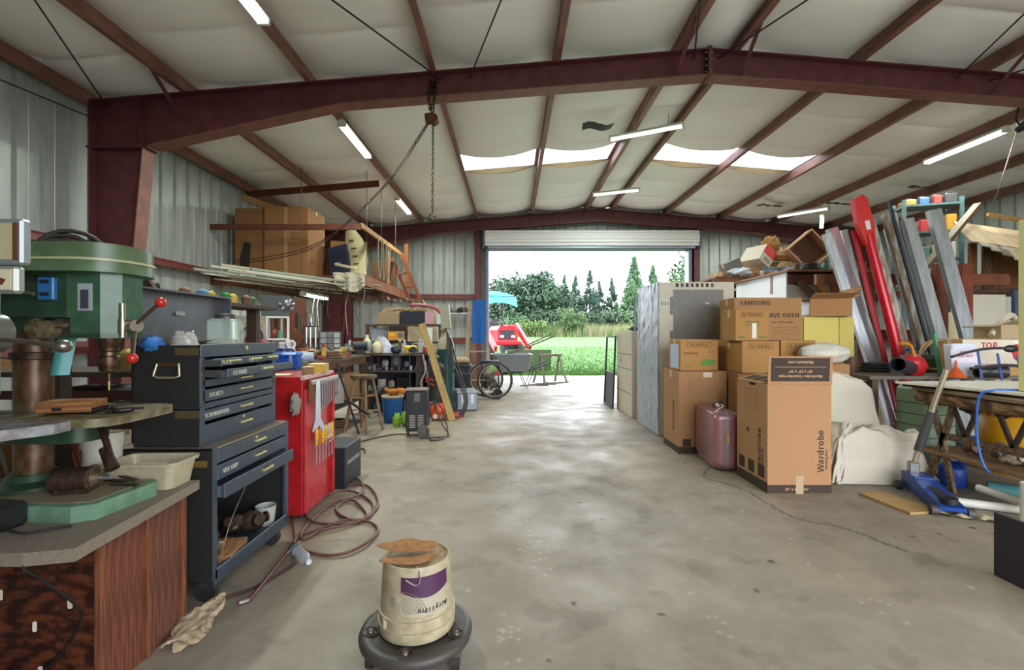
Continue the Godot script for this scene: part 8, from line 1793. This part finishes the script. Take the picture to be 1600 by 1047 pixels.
func make_outside():
	var ap := thing("apron", "pale concrete apron outside the roller door", "pavement", Vector3.ZERO, 0.0, "", "structure")
	part(ap, "apron_slab", MB.new().box(V(2.4, -0.07, -14.45), V(16.0, 0.1, 0.9)), M("b8b0a6", 0.8, 0.0, "grime", V(1, 1, 1)))
	var hgt := func(z: float) -> float: return lerpf(-0.03, 1.08, smoothstep(14.0, 44.0, -z) * 0.6 + clampf((-z - 14.0) / 30.0, 0.0, 1.6) * 0.4)
	var gm := M("4a7422", 0.9, 0.0, "leafy", V(0.35, 0.35, 0.35), 0.0, true)
	var gr := thing("lawn", "bright green mown lawn beyond the roller door", "lawn", Vector3.ZERO, 0.0, "", "structure")
	part(gr, "lawn_ground", MB.new().surf(30, 60, func(a, b): return V(lerpf(-70, 80, a), hgt.call(lerpf(-14.85, -46, b)), lerpf(-14.85, -46, b))), gm)
	part(gr, "field_ground", MB.new().surf(10, 10, func(a, b): return V(lerpf(-140, 150, a), hgt.call(-46.0) + 0.3 * b, lerpf(-46, -140, b))), M("42592a", 0.95, 0.0, "leafy", V(0.1, 0.1, 0.1), 0.0, true))
	part(gr, "yard_ground", MB.new().surf(10, 10, func(a, b): return V(lerpf(-60, 70, a), -0.05, lerpf(9.0, 60, b))), gm)
	part(ap, "bounce_slab", MB.new().box(V(2.4, -0.1, 5.6), V(26.0, 0.1, 6.8)), M("c4beb4", 0.8, 0.0, "grime", V(1, 1, 1)))  # unseen pale slab behind the eye, added to bounce neutral light upward
	for sx in [[-60.0, -5.45], [10.3, 70.0]]: part(gr, "side_ground", MB.new().surf(4, 10, func(a, b): return V(lerpf(sx[0], sx[1], a), -0.05, lerpf(2.3, -14.9, b))), gm)
	var r := RandomNumberGenerator.new(); r.seed = 91
	# grass tufts near the door
	var tuft := MB.new()
	for k in 7:
		var a := TAU * k / 7.0 + 0.3
		var d := V(cos(a), 0, sin(a))
		var sd := V(-d.z, 0, d.x) * 0.006
		tuft.tri(d * 0.015 - sd, d * 0.015 + sd, d * 0.06 + V(0, 0.09, 0), (d + Vector3.UP).normalized(), (d + Vector3.UP).normalized(), (d + Vector3.UP).normalized())
	var scatter := func(called: String, me: Mesh, m: Material, xf: Array, label: String, cat: String):
		var mm := MultiMesh.new()
		mm.transform_format = MultiMesh.TRANSFORM_3D
		mm.mesh = me; mm.instance_count = xf.size()
		for i in xf.size(): mm.set_instance_transform(i, xf[i])
		var mi := MultiMeshInstance3D.new()
		mi.name = called; mi.multimesh = mm; mi.material_override = m
		return mi
	var xf := []
	for k in 20000:
		var z := -14.9 - 14.0 * pow(r.randf(), 1.8)
		var x := r.randf_range(-0.25, 0.75) * (-z) * 0.8
		xf.append(Transform3D(Basis.from_euler(V(0, r.randf() * TAU, 0)) * Basis.from_scale(Vector3.ONE * r.randf_range(0.5, 0.9)), V(x, hgt.call(z), z)))
	var gs: MultiMeshInstance3D = scatter.call("grass_blades", tuft.mesh(), M("4f7a26", 0.8), xf, "", "")
	add_child(gs); tag(gs, "short mown grass blades of the lawn", "grass", "", "stuff")
	# tall rough grass at the field edge
	var tall := MB.new()
	for k in 14:
		var a := r.randf() * TAU
		var d := V(cos(a), 0, sin(a))
		var b0 := V(r.randfn() * 0.25, 0, r.randfn() * 0.25)
		var sd := V(-d.z, 0, d.x) * 0.035
		tall.tri(b0 - sd, b0 + sd, b0 + d * 0.3 + V(0, r.randf_range(0.7, 1.3), 0), d, d, d)
	for band in [["84785a", 0, "pale dry grass stalks at the field edge"], ["5c743c", 1, "green rough grass at the field edge"]]:
		xf = []
		for k in 2600:
			var z := -43.5 - 6.0 * r.randf()
			xf.append(Transform3D(Basis.from_euler(V(0, r.randf() * TAU, 0)) * Basis.from_scale(Vector3.ONE * r.randf_range(0.6, 1.25)), V(r.randf_range(-12, 40), hgt.call(z) - 0.05, z)))
		var tg: MultiMeshInstance3D = scatter.call("tall_grass" if band[1] == 0 else "rough_grass", tall.mesh(), M(band[0], 0.9), xf, "", "")
		add_child(tg); tag(tg, band[2], "tall grass", "", "stuff")
	# leaf clump shared by every crown
	var clump := MB.new()
	for k in 60:
		var d := Vector3(r.randfn(), r.randfn(), r.randfn()).normalized()
		var p := d * r.randf_range(0.35, 1.0)
		var e1 := Vector3(r.randfn(), r.randfn(), r.randfn()).normalized()
		var e2 := d.cross(e1).normalized()
		var s := r.randf_range(0.14, 0.26)
		clump.quad(p - e1 * s, p + e2 * s * 0.6, p + e1 * s, p - e2 * s * 0.6, (d + Vector3.UP * 0.4).normalized())
	var clump_mesh := clump.mesh()
	var tree := func(label: String, x: float, z: float, h: float, w: float, kind: int, hex: String, grp: String):
		var y0: float = hgt.call(z) - 0.1 if z > -46 else hgt.call(-46.0)
		var o := thing("tree" if kind != 2 else "bush", label, "tree" if kind != 2 else "bush", V(x, y0, z), 0.0, grp)
		part(o, "trunk", MB.new().cyl(Vector3.ZERO, V(0, h * 0.75, 0), 0.02 * h + 0.03, 0.01 * h, 8), M("5a4a3c", 0.9))
		var q := []
		var cnt := 150 if kind != 2 else 60
		for k in cnt:
			var p: Vector3
			var sc: float
			if kind == 1:
				# conifer: rings that narrow upwards
				var t := pow(r.randf(), 0.8)
				var a := r.randf() * TAU
				p = V(cos(a), 0, sin(a)) * w * (1.0 - t) * r.randf_range(0.5, 1.0) + V(0, h * (0.08 + 0.92 * t), 0)
				sc = w * (0.42 - 0.3 * t)
			else:
				var d := Vector3(r.randfn(), r.randfn(), r.randfn()).normalized() * pow(r.randf(), 0.4)
				p = V(d.x * w, h * (0.56 + 0.42 * d.y), d.z * w)
				sc = w * r.randf_range(0.2, 0.36)
			q.append(Transform3D(Basis.from_euler(V(r.randf() * TAU, r.randf() * TAU, 0)) * Basis.from_scale(Vector3.ONE * sc), p))
		var lm := M(hex, 0.8, 0.0, "leafy", V(0.4, 0.4, 0.4))
		var fo: MultiMeshInstance3D = scatter.call("foliage", clump_mesh, lm, q, "", "")
		o.add_child(fo, true); fo.set_meta("kind", "stuff")
	var rows := [["broad dark oak behind the tractor", -1.5, -52.0, 6.4, 3.6, 0, "4c6650"], ["tall rounded oak second from the tractor", 2.2, -54.0, 7.4, 3.2, 0, "465f4c"], ["wide low oak beside the tall rounded one", 4.6, -53.0, 6.2, 2.4, 0, "4e6a50"],
		["slim conifer between the oaks and the pale bush", 6.4, -58.0, 7.4, 1.7, 1, "466454"], ["pointed conifer in the middle of the tree line", 8.0, -60.0, 7.6, 1.9, 1, "4c6a58"], ["taller conifer next to the pointed one", 9.5, -58.0, 8.0, 1.9, 1, "466454"], ["dark narrow conifer right behind the pale bush", 11.0, -60.0, 7.0, 1.6, 1, "425c4c"], ["small conifer beside the tallest pine", 12.6, -60.0, 7.4, 1.7, 1, "507058"], ["tallest pointed pine in the tree line", 14.9, -58.0, 9.6, 2.6, 1, "567c58"], ["bright green pine before the tallest one", 13.9, -55.0, 6.4, 2.4, 1, "62875a"], ["last pine seen above the wrapped appliance", 17.2, -58.0, 8.6, 2.2, 1, "567c58"], ["light green bushy tree behind the wrapped appliance", 15.6, -53.0, 4.2, 2.4, 0, "5c7c58"], ["pale oak beyond the wrapped appliance", 20.0, -54.0, 6.0, 3.0, 0, "688a60"]]
	for q in rows: tree.call(q[0], q[1], q[2], q[3], q[4], q[5], q[6], "trees beyond the lawn")
	for k in 14: tree.call("dark understorey bush at the foot of the tree line", -4.0 + 1.9 * k, -51.0 + 0.7 * (k % 3), 2.6, 2.4, 2, ["445c40", "3d563c", "4e6844"][k % 3], "understorey bushes")
	tree.call("pale green bush standing alone at the field edge", 5.4, -44.0, 2.9, 1.5, 2, "5f7848", "")
	tree.call("low bright shrub between tractor and pale bush", 2.0, -44.5, 1.6, 1.6, 2, "66803c", "")
	tree.call("low dark shrub behind the tractor", 0.2, -46.0, 1.7, 1.8, 2, "486a3a", "")
	tree.call("spreading oak reaching in over the wrapped appliance", 13.2, -33.0, 7.2, 2.4, 0, "56764e", "")
	# tractor
	var t := thing("tractor", "red tractor with a teal sunshade parked on the lawn", "tractor", V(-0.52, hgt.call(-20.0), -20.0), 0.32)
	t.scale = Vector3.ONE * 1.18
	var red := M("b8202c", 0.35, 0.0, "smudge", V(2, 2, 2))
	part(t, "hood", MB.new().prism([[-0.34, 0.75], [0.34, 0.75], [0.34, 1.12], [0.26, 1.26], [-0.26, 1.26], [-0.34, 1.12]], -0.2, 0.9), red)
	part(t, "grille", MB.new().box(V(0, 0.97, 0.905), V(0.5, 0.3, 0.03)), M("33262a", 0.5))
	for x in [-0.2, 0.2]: part(t, "headlight", MB.new().box(V(x, 0.9, 0.925), V(0.14, 0.08, 0.02), Vector3.ZERO, 0.005), M("d8d0d0", 0.2))
	part(t, "bumper", MB.new().box(V(0, 0.68, 0.95), V(0.9, 0.14, 0.16), Vector3.ZERO, 0.02), red)
	part(t, "seat_body", MB.new().box(V(0, 0.9, -0.8), V(0.9, 0.5, 0.9), Vector3.ZERO, 0.05).box(V(0, 1.35, -1.0), V(0.5, 0.4, 0.12), Vector3.ZERO, 0.04), M("3a3438", 0.5))
	for x in [-0.62, 0.62]:
		part(t, "fender", MB.new().box(V(x, 1.28, -0.9), V(0.36, 0.1, 0.9), Vector3.ZERO, 0.03), red)
		part(t, "rear_tyre", MB.new().cyl(V(x - 0.16, 0.62, -0.9), V(x + 0.16, 0.62, -0.9), 0.62, 0.62, 26), M("222022", 0.8))
		part(t, "front_tyre", MB.new().cyl(V(x * 0.85 - 0.1, 0.35, 0.5), V(x * 0.85 + 0.1, 0.35, 0.5), 0.35, 0.35, 22), M("222022", 0.8))
		part(t, "loader_arm", MB.new().bar(V(x * 0.95, 1.3, 0.1), V(x * 0.95, 0.5, 1.5), 0.1, 0.2), red)
	part(t, "roll_bar", MB.new().tube([V(-0.42, 0.9, -1.1), V(-0.42, 2.3, -1.0), V(0.42, 2.3, -1.0), V(0.42, 0.9, -1.1)], 0.045, 8), M("26242a", 0.4))
	part(t, "sunshade", MB.new().surf(12, 8, func(a, b): return V((a - 0.5) * 1.35, 2.42 + 0.16 * sin(a * PI) - 0.12 * pow(b, 3.0) - (0.35 * smoothstep(0.9, 1.0, b)), -1.5 + 1.5 * b)), M("1fa096", 0.5))
	part(t, "shade_frame", MB.new().tube([V(-0.6, 2.38, -1.4), V(-0.6, 2.34, -0.1), V(0.6, 2.34, -0.1), V(0.6, 2.38, -1.4)], 0.02, 6), M("26242a", 0.4))
	part(t, "steering_wheel", torus(V(0, 1.45, -0.45), 0.2, 0.02, Vector3.RIGHT, V(0, 0.4, -0.9).normalized(), 18, 6), M("222022", 0.5))
	var lb := thing("loader_bucket", "olive green loader bucket lying on the lawn by the wheelbarrow", "loader bucket", V(0.55, 0.05, -16.6), 0.1)
	part(lb, "bucket_shell", MB.new().at(Vector3.ZERO, PI / 2).prism([[-0.3, 0.0], [0.3, 0.02], [0.42, 0.5], [0.38, 0.62], [0.32, 0.62], [0.36, 0.5], [0.26, 0.06], [-0.25, 0.05], [-0.35, 0.7], [-0.42, 0.7]], -0.75, 0.75), M("5a6a48", 0.6))
	part(lb, "bucket_end", MB.new().at(Vector3.ZERO, PI / 2).prism([[-0.3, 0.0], [0.3, 0.02], [0.42, 0.5], [0.38, 0.62], [-0.35, 0.7], [-0.42, 0.7]], -0.76, -0.74).prism([[-0.3, 0.0], [0.3, 0.02], [0.42, 0.5], [0.38, 0.62], [-0.35, 0.7], [-0.42, 0.7]], 0.74, 0.76), M("4c5a3c", 0.6))
	var sh := thing("sawhorse", "grey sawhorse just outside the roller door", "sawhorse", V(1.0, 0, -12.5), 0.5)
	part(sh, "sawhorse_top", MB.new().box(V(0, 0.72, 0), V(0.7, 0.07, 0.09)), wood("8a8478", "x"))
	for s in [-1.0, 1.0]:
		for e in [-1.0, 1.0]: part(sh, "leg", MB.new().bar(V(s * 0.28, 0.7, 0), V(s * 0.34, 0.0, e * 0.28), 0.05, 0.03), wood("8a8478", "y"))
	for k in 4: solo("iron_scrap", "rusty iron rod by the doorway, %s from the wheelbarrow" % ["first", "second", "third", "fourth"][k], "rod", MB.new().tube(smooth([V(0.2 + 0.2 * k, 0.012, -11.6 - 0.25 * k), V(0.5 + 0.2 * k, 0.012, -11.75 - 0.2 * k), V(0.9 + 0.2 * k, 0.012, -11.7 - 0.3 * k)], 4), 0.012, 5), M("5a4a44", 0.6, 0.3))

func oddment(kind: int, s: float, m: Material, m2: Material, label: String, p: Vector3, ry: float):
	# small shop goods: 0 tin, 1 paint can, 2 battery, 3 cable coil, 4 tool box, 5 jar, 6 spray can, 7 hand tool
	var nm: String = ["tin", "paint_can", "car_battery", "cable_coil", "small_toolbox", "jar", "spray_can", "hand_tool"][kind]
	var o := thing(nm, label, nm.replace("_", " "), p, ry)
	match kind:
		0:
			part(o, "tin_body", MB.new().lathe([[0, 0], [0.05, 0], [0.05, 0.11], [0.047, 0.112], [0, 0.112]], 14).at(Vector3.ZERO), m).scale = Vector3.ONE * s
			part(o, "tin_lid", MB.new().lathe([[0, 0.122], [0.04, 0.122], [0.05, 0.113], [0, 0.112]], 14), m2).scale = Vector3.ONE * s
		1:
			part(o, "can_body", MB.new().lathe([[0, 0], [0.08, 0], [0.08, 0.18], [0.084, 0.182], [0.084, 0.19], [0.06, 0.188], [0, 0.188]], 18), m).scale = Vector3.ONE * s
			part(o, "can_handle", MB.new().tube(arc(V(0, 0.16, 0), 0.085, PI + 0.5, TAU - 0.5, 8, Vector3.RIGHT, V(0, 0.6, -0.8)), 0.003, 4), m2).scale = Vector3.ONE * s
		2:
			part(o, "battery_case", MB.new().box(V(0, 0.09, 0), V(0.24, 0.18, 0.17), Vector3.ZERO, 0.01), m).scale = Vector3.ONE * s
			for x in [-0.08, 0.08]: part(o, "terminal", MB.new().cyl(V(x, 0.18, 0.04), V(x, 0.2, 0.04), 0.012), m2).scale = Vector3.ONE * s
		3:
			for k in 3: part(o, "coil_turn", torus(V(0, 0.02 + 0.025 * k, 0), 0.11 - 0.01 * k, 0.014, Vector3.RIGHT, Vector3.BACK, 20, 6), m).scale = Vector3.ONE * s
		4:
			part(o, "box_body", MB.new().box(V(0, 0.07, 0), V(0.34, 0.14, 0.17), Vector3.ZERO, 0.01), m).scale = Vector3.ONE * s
			part(o, "box_lid", MB.new().prism([[-0.09, 0.14], [0.09, 0.14], [0.05, 0.19], [-0.05, 0.19]], -0.17, 0.17).at(Vector3.ZERO), m).transform = Transform3D(Basis.from_euler(V(0, PI / 2, 0)) * Basis.from_scale(Vector3.ONE * s), Vector3.ZERO)
			part(o, "box_handle", MB.new().tube([V(-0.08, 0.19, 0), V(-0.07, 0.22, 0), V(0.07, 0.22, 0), V(0.08, 0.19, 0)], 0.008, 6), m2).scale = Vector3.ONE * s
		5:
			part(o, "jar_body", MB.new().lathe([[0, 0], [0.045, 0], [0.048, 0.09], [0.036, 0.105], [0, 0.105]], 14), m).scale = Vector3.ONE * s
			part(o, "jar_lid", MB.new().cyl(V(0, 0.104, 0), V(0, 0.125, 0), 0.039, 0.039, 14), m2).scale = Vector3.ONE * s
		6:
			part(o, "can_body", MB.new().lathe([[0, 0], [0.033, 0], [0.033, 0.16], [0.02, 0.18], [0, 0.18]], 14), m).scale = Vector3.ONE * s
			part(o, "can_cap", MB.new().cyl(V(0, 0.175, 0), V(0, 0.22, 0), 0.026, 0.024, 12), m2).scale = Vector3.ONE * s
		7:
			part(o, "tool_shaft", MB.new().bar(V(-0.15, 0.014, 0), V(0.08, 0.02, 0.02), 0.02, 0.014), m).scale = Vector3.ONE * s
			part(o, "tool_head", MB.new().box(V(0.1, 0.028, 0.02), V(0.05, 0.05, 0.1), V(0, 0.2, 0), 0.006), m2).scale = Vector3.ONE * s

func make_clutter():
	var hues := {"red": "9c2a28", "black": "242428", "grey": "7c7c7c", "blue": "2f568c", "cream": "c8bc98", "brown": "66482f", "green": "3c6446", "yellow": "c0a038", "white": "cfccc4", "silver": "a8acb0", "orange": "bf6424", "teal": "3f7c7c", "rusty": "6b4430", "tan": "a88a60"}
	# places: words, first point, step, kinds, hues
	var places := [
		["at the back of the wall bench", V(-2.8, 0.955, -4.3), V(0.0, 0, -1), [6, 0, 5, 6, 0], ["red", "cream", "brown", "blue", "green"]],
		["on the front edge of the wall bench", V(-2.25, 0.955, -4.75), V(0.0, 0, -1), [7, 5, 0, 7, 6, 3, 5, 7], ["silver", "cream", "rusty", "black", "yellow", "brown", "white", "tan"]],
		["on the floor under the wall bench", V(-2.4, 0.0, -5.0), V(0, 0, -1), [3, 1, 2, 4, 1, 3], ["black", "cream", "grey", "red", "white", "brown"]],
		["on the floor under the cross workbench", V(-2.26, 0.0, -7.7), V(1, 0, 0), [1, 2, 4, 1, 0], ["blue", "black", "grey", "rusty", "white"]],
		["on the middle shelf of the cross workbench", V(-2.28, 0.697, -7.96), V(1, 0, 0.0), [6, 5, 1, 0, 6, 5], ["black", "white", "grey", "silver", "blue", "rusty"]],
		["on the lower shelf of the cross workbench", V(-2.26, 0.357, -7.94), V(1, 0, 0.0), [1, 5, 2, 0], ["white", "cream", "black", "silver"]],
		["at the back of the cross workbench", V(-2.3, 0.972, -7.95), V(1, 0, 0.0), [6, 0, 5, 6, 1, 0, 6], ["green", "red", "cream", "brown", "black", "blue", "silver"]],
		["on the storage table near the channels", V(3.62, 0.848, -5.2), V(1, 0, 0.0), [1, 3, 0, 4, 6, 2, 0, 1], ["brown", "black", "silver", "green", "white", "grey", "orange", "cream"]],
		["on the floor under the storage table", V(3.75, 0.0, -5.0), V(1, 0, 0.0), [1, 3, 2, 4, 1, 3], ["white", "black", "grey", "blue", "rusty", "tan"]],
		["behind the battery charger by the bucket", V(-1.5, 0.0, -7.15), V(0.9, 0, -0.4), [0, 1, 6], ["brown", "grey", "white"]],
		["on the top board of the white locker", V(4.25, 2.232, -7.2), V(1, 0, -0.05), [0, 3, 5, 6], ["brown", "black", "teal", "cream"]]]
	var wide := [0.11, 0.18, 0.25, 0.25, 0.36, 0.1, 0.07, 0.3]
	for q in places:
		var run := 0.0
		for k in q[3].size():
			var kd: int = q[3][k]
			var sc: float = 0.85 + 0.12 * ((k * 7) % 4)
			var foot: float = wide[kd] * sc + 0.025
			run += foot / 2.0
			var along: bool = absf(q[2].z) > 0.9
			var nm: String = ["tin", "paint can", "car battery", "coil of cable", "metal toolbox", "screw jar", "spray can", "hand tool"][kd]
			oddment(kd, sc, M(hues[q[4][k]], 0.5, 0.1 if kd == 7 else 0.0, "grime", V(6, 6, 6)), M(["3a3836", "b8b4ac", "8c3a2c", "54524e"][(k + kd) % 4], 0.45), "%s %s %s" % [q[4][k], nm, q[0]], q[1] + q[2] * run, PI / 2 if along else 0.0)
			run += foot / 2.0
	# cords hanging below the loft
	for k in 9:
		var x := -2.74 - 0.16 * k
		var z := -8.75 - 0.17 * (k % 4)
		solo("loft_string", "%s string hanging from the loft, %s along" % [["pale", "brown", "black"][k % 3], ["first", "second", "third", "fourth", "fifth", "sixth", "seventh", "eighth", "ninth"][k]], "string", MB.new().tube(smooth([V(x, 2.24, z), V(x + 0.03, 2.0, z + 0.02), V(x - 0.02, 1.8 - 0.08 * (k % 3), z), V(x + 0.02, 1.55 - 0.1 * (k % 4), z)], 4), 0.007, 5), M(["a49a8a", "5e4a3a", "2a2826"][k % 3], 0.7), Vector3.ZERO, 0.0, "strings below the loft")
	for k in 6:
		solo("wall_stick", "%s stick standing against the end wall behind the storage rack" % ["tall pale", "short brown", "thin grey", "dark red", "rusty", "bent tan"][k], "stick", MB.new().bar(V(-3.4 + 0.28 * k, 0, -13.0), V(-3.5 + 0.3 * k, 1.5 + 0.12 * (k % 3), -13.3), 0.035, 0.035), wood(["b09c7c", "6a4c34", "8a8680", "6e302a", "70503c", "a48c64"][k], "y"), Vector3.ZERO, 0.0, "sticks against the end wall")

func _ready():
	rng.seed = 20
	# camera
	var cam := Camera3D.new()
	cam.name = "camera"
	cam.position = V(0, 1.25, 0)
	cam.fov = rad_to_deg(2.0 * atan(523.5 / 743.0))
	cam.near = 0.05; cam.far = 400.0
	add_child(cam); cam.current = true
	# overcast sky
	var we := WorldEnvironment.new()
	we.name = "environment"
	var en := Environment.new()
	en.background_mode = Environment.BG_SKY
	var sm := ProceduralSkyMaterial.new()
	sm.sky_top_color = Color(0.90, 0.94, 1.0); sm.sky_horizon_color = Color(0.98, 0.98, 1.0)
	sm.ground_bottom_color = Color(0.42, 0.46, 0.40); sm.ground_horizon_color = Color(0.5, 0.53, 0.48)
	sm.sun_angle_max = 1.0
	var sk := Sky.new()
	sk.sky_material = sm
	en.sky = sk
	en.background_energy_multiplier = 3.0
	en.tonemap_mode = Environment.TONE_MAPPER_LINEAR
	en.tonemap_exposure = 3.4
	en.sdfgi_enabled = true; en.ssao_enabled = true; en.ssil_enabled = true
	we.environment = en
	add_child(we)
	sans = SystemFont.new(); sans.font_names = PackedStringArray(["Droid Sans"])
	sans_bold = SystemFont.new(); sans_bold.font_names = PackedStringArray(["Droid Sans"]); sans_bold.font_weight = 700
	make_textures()
	make_shell()
	make_front_bench()
	make_drill_press()
	make_second_press()
	make_bench_things()
	make_tool_chests()
	make_red_cabinet()
	make_loft()
	make_hoist()
	make_lights()
	make_wall_bench()
	make_cross_bench()
	make_wardrobe_boxes()
	make_suitcase()
	make_fridge()
	make_dust_sheet()
	make_work_table()
	make_channels()
	make_pile()
	make_centre()
	make_clutter()
	make_outside()
